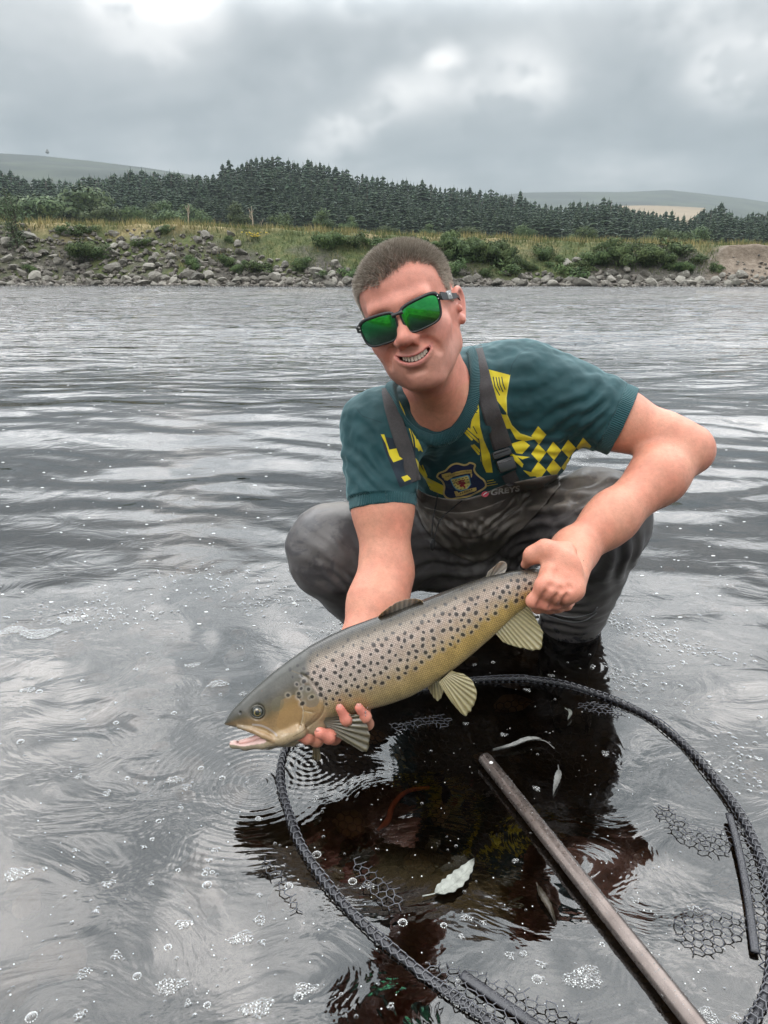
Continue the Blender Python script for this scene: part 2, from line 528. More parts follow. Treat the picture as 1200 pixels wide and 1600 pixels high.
bg_cloud = w.add('ShaderNodeBackground', i_Strength=1.0); w.link(env.outputs[0], bg_cloud.inputs[0])
mixs = w.add('ShaderNodeMixShader', i_Fac=.93)
w.link(bg_clear.outputs[0], mixs.inputs[1]); w.link(bg_cloud.outputs[0], mixs.inputs[2])
w.link(mixs.outputs[0], wout.inputs[0])

fill_sun_d = bpy.data.lights.new('sun', 'SUN'); fill_sun_d.energy = 1.0; fill_sun_d.angle = R(28); fill_sun_d.color = (1, .965, .91)
sun = bpy.data.objects.new('sun', fill_sun_d); COL.objects.link(sun)
sd = Vector((math.sin(SUN_AZ) * math.cos(SUN_EL), math.cos(SUN_AZ) * math.cos(SUN_EL), math.sin(SUN_EL)))
sun.rotation_euler = sd.to_track_quat('Z', 'Y').to_euler()
sun.location = (3, 8, 12)

# ------------------------------------------------------------------ terrain
def bank_top(X):
    px = X / 36.0 * 1100 + 600        # photo column at the bank
    return np.interp(px, [-3000, 0, 300, 520, 900, 1200, 4000], [2.75, 2.72, 2.62, 2.28, 1.86, 1.60, 1.4])
def ground_far(X, Y):
    """height of the land on the far side"""
    Yw = 33 + .5 * np.sin(X * .35) + .3 * np.sin(X * .9 + 1)
    top = bank_top(X)
    px = X / np.maximum(Y, 1) * 1100 + 600
    er = sstep(1050, 1085, px)                               # the slumped cut at the right
    t = (Y - Yw) / 3.4
    slope = top * np.clip(t, 0, 1) ** 1.15
    cut = np.where(t < .55, top * .62 * np.clip(t / .55, 0, 1), top * (.62 + .38 * sstep(.55, .68, t)))
    z = slope * (1 - er) + cut * er
    z = np.where(t < 0, np.maximum(-.6, (Y - Yw) * .25), z)
    z = z + np.where(t > 1.0, (Y - Yw - 3.4) * .006, 0)
    sil = np.interp(px, [-1200, 0, 120, 300, 345, 380, 460, 560, 650, 720, 800, 870, 980, 1040, 1100, 1200, 2200],
                    [262, 275, 285, 282, 262, 252, 255, 276, 286, 297, 310, 324, 324, 338, 352, 352, 340])
    zs = CAM_H + 225 * np.tan(PITCH * 0 + np.arctan((800 - sil) / F_PX) - PITCH) - 12.5
    return z + sstep(110, 225, Y) * np.maximum(zs - z, 0) - sstep(240, 330, Y) * np.maximum(zs - z, 0) * .9

ys = np.concatenate([np.linspace(32, 38, 46), np.geomspace(38.6, 1500, 60)])
sx = np.concatenate([-np.geomspace(6, 1.0, 16)[:-1], np.linspace(-1.0, 1.0, 300), np.geomspace(1.0, 6, 16)[1:]]) * .62
YY, SS = np.meshgrid(ys, sx, indexing='ij')
XX = SS * YY
ZZ = ground_far(XX, YY)
nz = fbm(np.stack([XX.ravel() * .9, YY.ravel() * .9, 0 * XX.ravel()], 1), 4).reshape(XX.shape)
tt = np.clip((YY - 33) / 2, 0, 1) * np.clip((200 - YY) / 100, .3, 1)
ZZ = ZZ + nz * .09 * tt
def terrain_mat():
    m, nt, b = mat('bank_ground')
    P = geo_pos(nt); sp = nt.add('ShaderNodeSeparateXYZ'); nt.link(P, sp.inputs[0])
    big = nt.noise(P, .35, 5); sm = nt.noise(P, 3.5, 5, .6)
    green = nt.ramp(sm, [(.25, (.040, .058, .018)), (.5, (.085, .105, .034)), (.75, (.16, .15, .06))])
    dry = nt.ramp(sm, [(.3, (.20, .16, .07)), (.7, (.36, .29, .15))])
    earth = nt.ramp(sm, [(.25, (.10, .075, .055)), (.55, (.21, .165, .125)), (.8, (.32, .27, .22))])
    stony = nt.ramp(nt.noise(P, 7, 6, .7), [(.3, (.035, .032, .028)), (.55, (.10, .09, .075)), (.75, (.22, .20, .18))])
    nrm = nt.add('ShaderNodeNewGeometry').outputs['Normal']
    s2 = nt.add('ShaderNodeSeparateXYZ'); nt.link(nrm, s2.inputs[0])
    top = nt.math('MULTIPLY', nt.math('SUBTRACT', sp.outputs[1], 35.6), 1.2, clamp=True)
    slopec = nt.mix(nt.ramp(big, [(.42, 0), (.56, 1)]), stony, green)
    ratio = nt.math('DIVIDE', sp.outputs[0], sp.outputs[1])
    er = nt.math('MULTIPLY', nt.math('SUBTRACT', ratio, .405), 30, clamp=True)
    slopec = nt.mix(er, slopec, earth)
    flat = nt.mix(nt.ramp(nt.noise(P, .5, 4), [(.4, 0), (.6, 1)]), green, dry)
    nt.link(nt.mix(top, slopec, flat), b.inputs['Base Color'])
    b.inputs['Roughness'].default_value = .95
    nt.link(nt.bump(nt.noise(P, 9, 5, .7), .8, .12), b.inputs['Normal'])
    return m
M_ground = terrain_mat()
s = Soup().grid(np.stack([XX, YY, ZZ], -1))
bank = tag(s.build('riverbank', M_ground), kind='structure')

# low grassy bank behind the photographer (seen only in the sunglasses)
yb = -np.concatenate([np.linspace(7, 11, 14), np.geomspace(11.5, 400, 22)])
xb = np.linspace(-1, 1, 90)
YB, SB = np.meshgrid(yb, xb, indexing='ij'); XB = SB * (40 + np.abs(YB) * 1.4)
ZB = np.clip((-YB - 7.6) * .5, -.5, 1.3) + .25 * fbm(np.stack([XB.ravel() * .2, YB.ravel() * .2, 0 * XB.ravel()], 1), 3).reshape(XB.shape) + np.maximum(-YB - 60, 0) * .05
M_meadow = simple('meadow_grass', (.10, .15, .035), .9, .5, .6, .6, coord='geo', bscale=4)
tag(Soup().grid(np.stack([XB, YB, ZB], -1)[::-1]).build('near_bank', M_meadow), kind='structure')

# ------------------------------------------------------------------ hills
def hill(name, Y0, Y1, prof, base, m, seed, rough):
    """a ridge whose skyline stands at Y1; prof = (column, row) pairs of the skyline"""
    prof = np.array(prof, float)
    ya = np.concatenate([np.linspace(Y0, Y1, 40), np.linspace(Y1, Y1 * 1.5, 14)[1:]])
    pxs = np.linspace(prof[0, 0], prof[-1, 0], 220)
    A, B = np.meshgrid(ya, pxs, indexing='ij')
    X = (B - 600) / 1100 * A
    ztop = CAM_H + Y1 * np.tan(np.arctan((800 - np.interp(B, prof[:, 0], prof[:, 1])) / F_PX) - PITCH)
    t = np.clip((A - Y0) / (Y1 - Y0), 0, 1); t2 = np.clip((A - Y1) / (Y1 * .5), 0, 1)
    Z = base + (ztop - base) * (t ** .8) * (1 - t2 * .8)
    Z += rough * fbm(np.stack([X.ravel() * .006 + seed, A.ravel() * .006, 0 * X.ravel()], 1), 5).reshape(X.shape) * np.clip(t * 4, 0, 1) * np.clip((1 - t) * 4 + .12, 0, 1)
    return tag(Soup().grid(np.stack([X, A, Z], -1)).build(name, m), kind='structure')
def moor_mat():
    m, nt, b = mat('moorland')
    P = geo_pos(nt); v = nt.vmath('MULTIPLY', P, (1, .5, 2.0))
    nt.link(nt.ramp(nt.noise(v, .012, 7, .6), [(.3, (.008, .014, .012)), (.47, (.018, .027, .020)), (.55, (.034, .046, .028)), (.7, (.015, .022, .018))]), b.inputs['Base Color'])
    b.inputs['Roughness'].default_value = 1.0; return m
M_moor = moor_mat()
hill('far_hill', 420, 950, [(-900, 300), (-400, 262), (-120, 240), (0, 235), (70, 239), (130, 243), (200, 251), (280, 262), (335, 272), (380, 284), (450, 300), (560, 330)], 4, M_moor, 0, 4)
hill('distant_hills', 700, 1400, [(640, 330), (740, 308), (790, 301), (850, 300), (930, 300), (990, 297), (1040, 303), (1095, 310), (1130, 316), (1170, 313), (1260, 312), (1500, 300), (2000, 290)], 6, M_moor, 9, 3)
# stubble field on the lower slope of the distant hills
def field():
    m = simple('stubble_field', (.20, .155, .10), 1.0, .15, .02, coord='geo')
    q = [(950, 322), (1010, 321), (1060, 322.5), (1102, 325)], [(955, 346), (1010, 345), (1060, 346), (1102, 345)]
    a = np.array(catmull(q[0], 6)); b = np.array(catmull(q[1], 6))
    G = []
    for t in np.linspace(0, 1, 8):
        r = []
        for u in range(len(a)):
            px, py = a[u] * (1 - t) + b[u] * t
            Yd = 640 - 190 * t
            r.append(PY(px, py, Yd))
        G.append(r)
    G = np.array(G)
    skirt = G[-1].copy(); skirt[:, 2] -= 40
    s = Soup().grid(np.concatenate([G, skirt[None]]))
    tag(s.build('field', m), kind='structure')
field()
# small cairn on the far hill
def cairn():
    p = PY(74, 238, 948); root = empty('cairn', tuple(p))
    s = Soup()
    for i, (r, h) in enumerate([(2.4, 0), (1.9, 1.1), (1.3, 2.1), (.8, 3.0)]):
        s.ball(p + [0, 0, h], r, 8, 5, (1, 1, .6))
    s.build('stone_pile', simple('cairn_stone', (.14, .14, .13)), root)
    tag(root, 'tiny dark cairn on the crest of the distant hill at far left', 'cairn')
cairn()
# ------------------------------------------------------------------ river
RIPPLES = [(*PW(402, 1221)[:2], .0022, .0125, .085), (*PW(484, 1192)[:2], .0016, .011, .055), (*PW(533, 1183)[:2], .0016, .010, .022),
           (*PW(905, 1035)[:2], .0016, .020, .07), (*PW(975, 1062)[:2], .0006, .013, .05)]
_rg = np.random.default_rng(11)
WAVES = []
for k in range(54):
    lam = .05 * (1.095 ** k) * _rg.uniform(.85, 1.15)        # 5 cm ... 5 m
    ang = _rg.normal(math.pi / 2 + .10, .26 if lam < .6 else .18)
    WAVES.append((2 * math.pi / lam * math.cos(ang), 2 * math.pi / lam * math.sin(ang), lam, _rg.uniform(0, 6.28)))
EDDY = [(lambda a, l: (2 * math.pi / l * math.cos(a), 2 * math.pi / l * math.sin(a), l, _rg.uniform(0, 6.28)))(_rg.uniform(0, 6.28), .07 * 1.11 ** k) for k in range(24)]
def water_z(X, Y):
    sh = X.shape; X = X.ravel(); Y = Y.ravel()
    wx = X + .10 * np.sin(Y * 1.9 + X * .6) + .05 * np.sin(Y * 5.1 - X * 2.2); wy = Y + .08 * np.sin(X * 2.3 + .7 * Y) + .04 * np.sin(X * 5.7 + 1.3)
    dd = np.hypot(X * .5, Y)
    out = np.zeros_like(X)
    patch = .65 + .7 * sstep(-.5, .6, fbm2(np.stack([X * .45, Y * .35, 0 * X], 1), 3))
    for kx, ky, lam, ph in WAVES:
        # steepness of each wave length, stronger away from the slack water round the angler
        if lam < .16: st = .0034 * (.30 + .70 * sstep(1.3, 4, dd)) + .011 * sstep(5, 14, dd)
        elif lam < .75: st = .0155 * (.22 + .78 * sstep(1.05, 2.8, dd)) + .014 * sstep(5, 16, dd)
        else: st = .0085 * (.30 + .70 * sstep(1.0, 3.0, dd)) + .003 * sstep(6, 16, dd)
        out += st * lam / (2 * math.pi) * np.sin(kx * wx + ky * wy + ph)
    out *= patch
    e = np.zeros_like(X)
    for kx, ky, lam, ph in EDDY: e += .0082 * lam / (2 * math.pi) * np.sin(kx * (wx + .03 * np.sin(wy * 9)) + ky * wy + ph)
    out += e * (.35 + .65 * sstep(-.4, .5, fbm2(np.stack([X * 1.3 + 7, Y * 1.3, 0 * X], 1), 2))) * sstep(7, 3, dd)
    for cx, cy, am, lam, reach in RIPPLES:
        r = np.hypot(X - cx, Y - cy)
        m = r < reach * 3.5
        out[m] += am * np.cos(2 * math.pi * r[m] / lam) * np.exp(-(r[m] / reach) ** 1.3) * (1 - .5 * np.exp(-(r[m] / .004) ** 2)) * lam / .014 * .24
    return out.reshape(sh)
pyr = np.concatenate([np.linspace(1680, 900, 640), np.linspace(898.5, 448, 420)])
Yr = np.array([PW(600, p)[1] for p in pyr]); Yr = Yr[(Yr > 0) & (Yr < 33.2)]
Yr = np.concatenate([-np.geomspace(.5, 9, 9)[::-1], [-.2, 0, .2, .35], Yr[Yr > .42], [33.4, 34.2]])
sd_ = np.linspace(-1.06, 1.06, 540)
so = np.geomspace(1.075, 60, 46)
S_ = np.concatenate([-so[::-1], sd_, so])
A, B = np.meshgrid(Yr, S_, indexing='ij')
XW = B * .60 * np.sqrt(A ** 2 + .2)
ZW = water_z(XW, A) * np.clip(1.6 - np.abs(B) * .5, 0.0, 1)
def water_mat():
    m, nt, b = mat('river_water'); nt.n.remove(b); out = nt.n['Material Output']
    P = geo_pos(nt); sp = nt.add('ShaderNodeSeparateXYZ'); nt.link(P, sp.inputs[0])
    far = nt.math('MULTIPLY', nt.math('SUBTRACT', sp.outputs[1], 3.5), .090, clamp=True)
    v1 = nt.vmath('MULTIPLY', P, (1.0, 2.2, 0))
    h1 = nt.noise(nt.vmath('MULTIPLY', P, (.5, 1.5, 0)), 4.2, 3, .6, .3); h2 = nt.noise(v1, 1.1, 2, .5, .4)
    hh = nt.math('ADD', nt.math('MULTIPLY', h1, nt.math('MULTIPLY', far, .12)), nt.math('MULTIPLY', h2, nt.math('MULTIPLY', far, .22)))
    slow = nt.math('MULTIPLY', nt.noise(nt.vmath('MULTIPLY', P, (1, 1.4, 0)), 7.0, 4, .55, .9), .0022)
    bmp = nt.bump(nt.math('ADD', hh, slow), 1.0, 1.0)
    # far off, surface normals are tilted to this shore to brighten the water
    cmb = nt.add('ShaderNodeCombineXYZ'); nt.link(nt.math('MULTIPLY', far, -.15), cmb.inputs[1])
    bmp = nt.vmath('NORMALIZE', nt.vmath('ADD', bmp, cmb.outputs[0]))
    gl = nt.add('ShaderNodeBsdfGlossy', i_Roughness=.012); gl.inputs['Color'].default_value = (1, 1, 1, 1); nt.link(bmp, gl.inputs['Normal'])
    tr = nt.add('ShaderNodeBsdfTransparent'); tr.inputs['Color'].default_value = (.34, .26, .18, 1)
    fr = nt.add('ShaderNodeFresnel', i_IOR=WATER_IOR); nt.link(bmp, fr.inputs['Normal'])
    mx = nt.add('ShaderNodeMixShader'); nt.link(fr.outputs[0], mx.inputs[0]); nt.link(tr.outputs[0], mx.inputs[1]); nt.link(gl.outputs[0], mx.inputs[2])
    nt.link(mx.outputs[0], out.inputs[0]); return m
WATER_IOR = 1.66
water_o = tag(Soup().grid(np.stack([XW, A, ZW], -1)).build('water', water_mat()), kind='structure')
import bisect
_yl = Yr.tolist(); _sl = S_.tolist()
def wz(x, y):
    """height of the water surface, read off the mesh"""
    i = min(max(bisect.bisect_right(_yl, y) - 1, 0), len(_yl) - 2); q = x / (.60 * math.sqrt(y * y + .2)); j = min(max(bisect.bisect_right(_sl, q) - 1, 0), len(_sl) - 2)
    a = (y - _yl[i]) / (_yl[i + 1] - _yl[i]); b = (q - _sl[j]) / (_sl[j + 1] - _sl[j])
    return float((ZW[i, j] * (1 - b) + ZW[i, j + 1] * b) * (1 - a) + (ZW[i + 1, j] * (1 - b) + ZW[i + 1, j + 1] * b) * a)
# stony bed
xb = np.concatenate([-np.geomspace(3, 40, 10)[::-1], np.linspace(-2.5, 2.5, 120), np.geomspace(3, 40, 10)])
yb = np.concatenate([[-9, -4, -1], np.linspace(0, 4, 120), np.geomspace(4.3, 34, 20)])
A, B = np.meshgrid(yb, xb, indexing='ij')
ZB = -.17 + .03 * fbm(np.stack([B.ravel() * 6, A.ravel() * 6, 0 * A.ravel()], 1), 3).reshape(A.shape) - .4 * sstep(3, 9, A) + .0
M_bed = simple('river_bed', (.040, .034, .026), .8, .7, 22, .6, coord='geo', bscale=60)
river_bed_o = tag(Soup().grid(np.stack([B, A, ZB], -1)).build('river_bed', M_bed), kind='structure')
# ------------------------------------------------------------------ boulders of the bank
def rock_mesh(seed, flat=.7, sub=2):
    bm = bmesh.new(); bmesh.ops.create_icosphere(bm, subdivisions=sub, radius=1)
    r = random.Random(seed)
    planes = [(Vector((r.gauss(0, 1), r.gauss(0, 1), r.gauss(0, 1))).normalized(), r.uniform(.42, .80)) for _ in range(14)]
    for v in bm.verts:
        d = v.co.normalized(); L = 1.0
        for n_, h in planes:
            c = d.dot(n_)
            if c > .05: L = min(L, h / c)
        v.co = d * L * (1 + .06 * noise.noise(d * 2.6 + Vector((seed, 0, 0))))
        v.co.z *= flat; v.co.x *= 1.2
    me = bpy.data.meshes.new('rock'); bm.to_mesh(me); bm.free()
    return me
def rock_mat():
    m, nt, b = mat('bank_rock')
    oi = nt.add('ShaderNodeObjectInfo'); P = geo_pos(nt)
    f = nt.noise(P, 4, 6, .65)
    base = nt.ramp(oi.outputs['Random'], [(0, (.08, .072, .062)), (.35, (.155, .14, .12)), (.7, (.25, .23, .20)), (1, (.40, .375, .33))])
    c = nt.mix(nt.math('MULTIPLY', f, .8), base, (.10, .095, .08), 'MIX')
    lich = nt.ramp(nt.noise(P, 9, 3), [(.58, 0), (.66, .6)])
    cw = nt.mix(lich, c, (.32, .32, .27)); spz = nt.add('ShaderNodeSeparateXYZ'); nt.link(P, spz.inputs[0])
    wetl = nt.ramp(nt.math('ADD', spz.outputs[2], nt.math('MULTIPLY', nt.noise(P, 2, 2), .12)), [(.12, 1), (.20, 0)])      # wet stone at the waterline
    nt.link(nt.mix(nt.math('MULTIPLY', wetl, .75), cw, (.030, .028, .024)), b.inputs['Base Color']); b.inputs['Roughness'].default_value = .9
    nt.link(nt.bump(nt.noise(P, 12, 5, .7), .7, .05), b.inputs['Normal']); return m
M_rock = rock_mat()
ROCKS = [rock_mesh(i) for i in range(9)]
for me in ROCKS: me.materials.append(M_rock)
r_ = np.random.default_rng(21)
def yline(X): return 33 + .5 * np.sin(X * .35) + .3 * np.sin(X * .9 + 1)
def gz(X, Y): return float(ground_far(np.array([float(X)]), np.array([float(Y)]))[0])
spots = []
# the large stones one can point to: column, row, size in metres
for px, py, s_ in [(178, 424, .85), (12, 382, .72), (35, 392, .5), (69, 397, .5), (90, 410, .48), (178, 368, .5), (250, 363, .52), (181, 399, .5), (235, 419, .52), (292, 432, .55), (268, 412, .36),
                   (220, 402, .42), (361, 368, .42), (371, 382, .45), (378, 397, .50), (431, 421, .38), (540, 427, .62), (517, 432, .55), (885, 415, .55), (902, 408, .38), (955, 430, .6), (980, 424, .52),
                   (1008, 430, .5), (905, 432, .55), (815, 435, .5), (790, 430, .48), (745, 436, .5), (720, 428, .45), (327, 433, .5), (20, 420, .5), (35, 428, .5), (75, 430, .5), (110, 433, .45), (140, 432, .5), (860, 434, .5), (1050, 436, .5)]:
    lo_, hi_ = 33.0, 37.5
    for _ in range(30):                                   # where that sight line meets the bank
        md = (lo_ + hi_) / 2; p = PY(px, py, md)
        if p[2] > gz(p[0], md): lo_ = md
        else: hi_ = md
    p = PY(px, py, md); spots.append((p[0], p[1], s_ * .62))
def stony(X, t):
    px = X / 34.5 * 1100 + 600
    left = np.interp(px, [-200, 0, 330, 420, 560, 700, 900, 1060, 1090, 1300], [.95, .95, .85, .5, .24, .16, .30, .26, .22, .22])
    return t < left + .08 * math.sin(X * 2.1) + .05 * math.sin(X * 5.3)
tries = 0
while len(spots) < 300 and tries < 20000:
    tries += 1
    X = r_.uniform(-20.5, 20.5); t = r_.uniform(0, 1.0) ** 1.4 if r_.random() < .6 else r_.uniform(-.03, .2)
    if not stony(X, t): continue
    s_ = r_.uniform(.15, .34) * (1.3 if t < .15 else 1)
    Y = yline(X) + t * 3.4
    if all((X - a) ** 2 + (Y - b) ** 2 > (.50 * (s_ + c)) ** 2 for a, b, c in spots): spots.append((X, Y, s_))
for X, Y, s_ in spots:
    o = bpy.data.objects.new('rock', ROCKS[r_.integers(9)]); COL.objects.link(o); o.parent = bank
    o.location = (X, Y, gz(X, Y) + s_ * .22)
    o.rotation_euler = (r_.normal(.35, .25), r_.normal(0, .25), r_.uniform(0, 6.28))
    o.scale = (s_ * r_.uniform(.85, 1.25), s_ * r_.uniform(.8, 1.1), s_ * r_.uniform(.75, 1.15))
# small stones between them and beyond the frame: one mass
S_st = Soup()
small = []
for k in range(3):
    me = rock_mesh(60 + k, .75, 1)
    v = np.empty(len(me.vertices) * 3); me.vertices.foreach_get('co', v); v = v.reshape(-1, 3)
    f = np.array([p.vertices[:] for p in me.polygons]); small.append((v, f))
for k in range(8500):
    X = r_.uniform(-34, 34); t = r_.uniform(-.06, 1.0) if r_.random() < .62 else r_.uniform(-.06, .12)
    px = X / 34.5 * 1100 + 600
    if not (stony(X, t) or (px > 1075 and t < .6 and r_.random() < .35)): continue
    Y = yline(X) + t * 3.4; v, f = small[k % 3]; s_ = r_.uniform(.06, .19) * (1 if px < 1075 else .7)
    a = r_.uniform(0, 6.28); ca, sa = math.cos(a), math.sin(a)
    vv = v * s_ * r_.uniform(.7, 1.3, 3); vv = np.stack([vv[:, 0] * ca - vv[:, 1] * sa, vv[:, 0] * sa + vv[:, 1] * ca, vv[:, 2]], 1)
    S_st.add(vv + [X, Y, gz(X, Y) + s_ * .3], f)
def rubble_mat():
    m, nt, b = mat('rubble'); P = geo_pos(nt)
    nt.link(nt.ramp(nt.noise(P, 3.3, 2, .6), [(.3, (.05, .045, .038)), (.5, (.125, .11, .095)), (.68, (.27, .25, .215))]), b.inputs['Base Color'])
    b.inputs['Roughness'].default_value = .9; return m
tag(S_st.build('rubble', rubble_mat(), bank, smooth=False), kind='stuff')

# ------------------------------------------------------------------ leaves: shared crown meshes
def leaf_mat(name, c0, c1, c2, sc=.6, trans=.25):
    m, nt, b = mat(name)
    P = geo_pos(nt); a = nt.add('ShaderNodeAttribute', attribute_name='Col'); oi = nt.add('ShaderNodeObjectInfo')
    f = nt.math('ADD', nt.math('MULTIPLY', a.outputs['Fac'], .7), nt.math('MULTIPLY', nt.noise(P, sc, 3), .3))
    c = nt.ramp(f, [(.2, c0), (.5, c1), (.8, c2)])
    hsv = nt.add('ShaderNodeHueSaturation'); nt.link(c, hsv.inputs['Color'])
    nt.link(nt.math('ADD', .8, nt.math('MULTIPLY', oi.outputs['Random'], .45)), hsv.inputs['Value'])
    nt.link(nt.math('ADD', .485, nt.math('MULTIPLY', oi.outputs['Random'], .03)), hsv.inputs['Hue'])
    nt.link(hsv.outputs[0], b.inputs['Base Color']); b.inputs['Roughness'].default_value = .75
    b.inputs['Specular IOR Level'].default_value = .25
    return m
M_con = leaf_mat('conifer_needles', (.014, .028, .019), (.028, .050, .030), (.052, .080, .042))
M_dec = leaf_mat('broad_leaves', (.030, .050, .022), (.055, .082, .034), (.095, .125, .055))
M_shr = leaf_mat('shrub_leaves', (.026, .046, .016), (.058, .088, .030), (.115, .150, .055), 1.2)
M_sap = leaf_mat('sapling_leaves', (.030, .060, .028), (.065, .105, .050), (.13, .18, .095), 1.2)
M_bark = simple('tree_bark', (.07, .055, .045), .95, .35, 8, .4)
M_pale = simple('bare_wood', (.30, .25, .20), .9, .2, 8, .3)
def conifer_mesh(seed, h=13.0, n=30, w0=2.2):
    r = np.random.default_rng(seed); V = []; T = []; C = []; k = 0
    for i in range(n):
        t = np.clip((i + r.uniform(-.9, .9)) / n, 0, .98); z = h * (.10 + .90 * t); rad = w0 * (1 - t) ** .62 * r.uniform(.62, 1.22) + .10
        m = int(6 + 7 * (1 - t))
        for j in range(m):
            a = 6.283 * (j + r.uniform(-.35, .35)) / m + i; L = rad * r.uniform(.5, 1.2)
            d = np.array([math.cos(a), math.sin(a), 0]); e = np.array([-d[1], d[0], 0]); dr = L * r.uniform(.25, .5)
            tip = d * L + [0, 0, z - dr]; wd = L * .26 + .05
            p = [np.array([0, 0, z + .15]), d * L * .55 + e * wd + [0, 0, z - dr * .45 - .12], tip, d * L * .55 - e * wd + [0, 0, z - dr * .45 - .12], d * L * .62 + [0, 0, z - dr * .5 - .45]]
            V += p; T += [(k, k + 1, k + 2), (k, k + 2, k + 3), (k + 1, k + 4, k + 2), (k + 4, k + 3, k + 2)]
            c = r.uniform(.2, .8); C += [c * .8, c, min(1, c + .25), c, c * .6]; k += 5
    V.append(np.array([0, 0, h * 1.03])); V.append(np.array([.10, 0, h * .93])); V.append(np.array([-.08, .08, h * .93])); V.append(np.array([-.05, -.1, h * .93]))
    T += [(k, k + 1, k + 2), (k, k + 2, k + 3), (k, k + 3, k + 1)]; C += [.5] * 4
    me = mesh_np('crown', np.array(V), np.array(T), False); set_col(me, np.repeat(np.array(C)[:, None], 3, 1)); me.materials.append(M_con); return me
def cloud_mesh(name, seed, n, size, leaf, m, lobes=7, hollow=.55, tall=1.0):
    """leaf cards spread through several lobes, uneven outline"""
    r = np.random.default_rng(seed); V = []; Q = []; C = []
    cs = [(r.normal(0, .42, 3) * [1, 1, .75 * tall], r.uniform(.35, .62)) for _ in range(lobes)]; cs.append((np.zeros(3), .6))
    k = 0
    for i in range(n):
        c, rad = cs[r.integers(len(cs))]
        d = r.normal(size=3); d /= np.linalg.norm(d); d[2] = abs(d[2]) if r.random() < .6 else d[2]
        q = c + d * rad * r.uniform(hollow, 1.06) * [1, 1, .8 * tall]
        if q[2] < -.55 * tall: continue
        q = q * size; L = leaf * r.uniform(.6, 1.4)
        a = r.normal(size=3); a /= np.linalg.norm(a); b_ = np.cross(a, d); b_ /= np.linalg.norm(b_) + 1e-9; a = np.cross(b_, d) + r.normal(size=3) * .35
        V += [q - a * L, q + b_ * L * .55, q + a * L, q - b_ * L * .55]; Q.append((k, k + 1, k + 2, k + 3)); k += 4
        cc = np.clip(.5 + .28 * r.normal() * .6 + .18 * math.sin(q[0] / size * 5 + seed), 0, 1); C += [cc] * 4
    V = np.array(V); V[:, 2] -= V[:, 2].min() * .96
    me = mesh_np(name, V, np.array(Q), False); set_col(me, np.repeat(np.array(C)[:, None], 3, 1)); me.materials.append(m); return me
def trunk_mesh(h, r0, seed, m, limbs=5):
    r = np.random.default_rng(seed); s = Soup()
    P = [np.array([0, 0, -.3])]
    for i in range(5): P.append(P[-1] + [r.normal(0, .05 * h), r.normal(0, .05 * h), h / 5 * 1.06])
    s.tube(catmull(P, 2), np.linspace(r0, r0 * .25, 11), 6)
    for k in range(limbs):
        b = P[1 + k % 4]; a = r.uniform(0, 6.28); d = np.array([math.cos(a), math.sin(a), r.uniform(.5, 1.1)]) * h * .26
        s.tube([b, b + d * .5, b + d + [0, 0, h * .05]], [r0 * .4, r0 * .25, r0 * .08], 5)
    me = mesh_np('trunk', np.concatenate(s.V), [np.concatenate(s.Q), np.concatenate(s.T)]); me.materials.append(m); return me

CONS = [conifer_mesh(i, 13.0, 36, w) for i, w in enumerate((3.9, 3.3, 4.2, 3.1, 3.6))]
CTR = trunk_mesh(12, .16, 1, M_bark, 0)
def put(name, me, loc, rz, sc, label=None, cat=None, group=None):
    o = bpy.data.objects.new(name, me); COL.objects.link(o); o.location = loc; o.rotation_euler = (0, 0, rz)
    o.scale = sc if isinstance(sc, (tuple, list)) else (sc,) * 3
    return tag(o, label, cat, group)
def tree(name, loc, rz, sc, crown, trunk, label, cat, group):
    root = empty(name, loc); root.rotation_euler = (0, 0, rz); root.scale = sc if isinstance(sc, (tuple, list)) else (sc,) * 3
    tag(root, label, cat, group)
    for nm, me in (('crown', crown), ('trunk', trunk)):
        if me is None: continue
        o = bpy.data.objects.new(nm, me); COL.objects.link(o); o.parent = root
    return root
# the conifer plantation on the far slope
SIL = ([-60, 0, 30, 60, 100, 150, 200, 250, 300, 335, 350, 362, 385, 405, 430, 460, 490, 520, 560, 600, 650, 690, 720, 770, 800, 840, 870, 920, 960, 1000, 1040, 1080, 1100, 1130, 1160, 1200, 1260],
       [262, 266, 274, 280, 283, 277, 270, 268, 272, 275, 262, 268, 247, 246, 248, 250, 252, 262, 273, 278, 284, 292, 294, 298, 306, 314, 322, 318, 315, 326, 334, 345, 328, 322, 336, 332, 336])
placed = []
for row, (Yr_, f) in enumerate([(228, 1.0), (205, .86), (185, .70), (168, .52), (152, .34), (140, .17)]):
    px = -520 + r_.uniform(0, 10)
    while px < 1700:
        sil = np.interp(px, *SIL)
        # the wood is open around the field at the right
        base = np.interp(px, [0, 300, 600, 1200], [352, 356, 368, 382])
        if not (1045 < px < 1090 and row < 2):
            top = sil + (base - 30 - sil) * (1 - f) + r_.normal(0, 3.0) * (1 + (row > 0))
            placed.append((px, top, Yr_ + r_.uniform(-7, 7), row))
        px += r_.uniform(6, 11) * (.85 if row == 0 else 1.1 if row < 3 else 1.5) * (1.0 if -60 < px < 1260 else 2.2)
placed.append((357, 249, 215, 0))
order = sorted(range(len(placed)), key=lambda i: (not -40 < placed[i][0] < 1240, placed[i][3] > 2, r_.random()))
rest = Soup(); cid = 0; rc = []
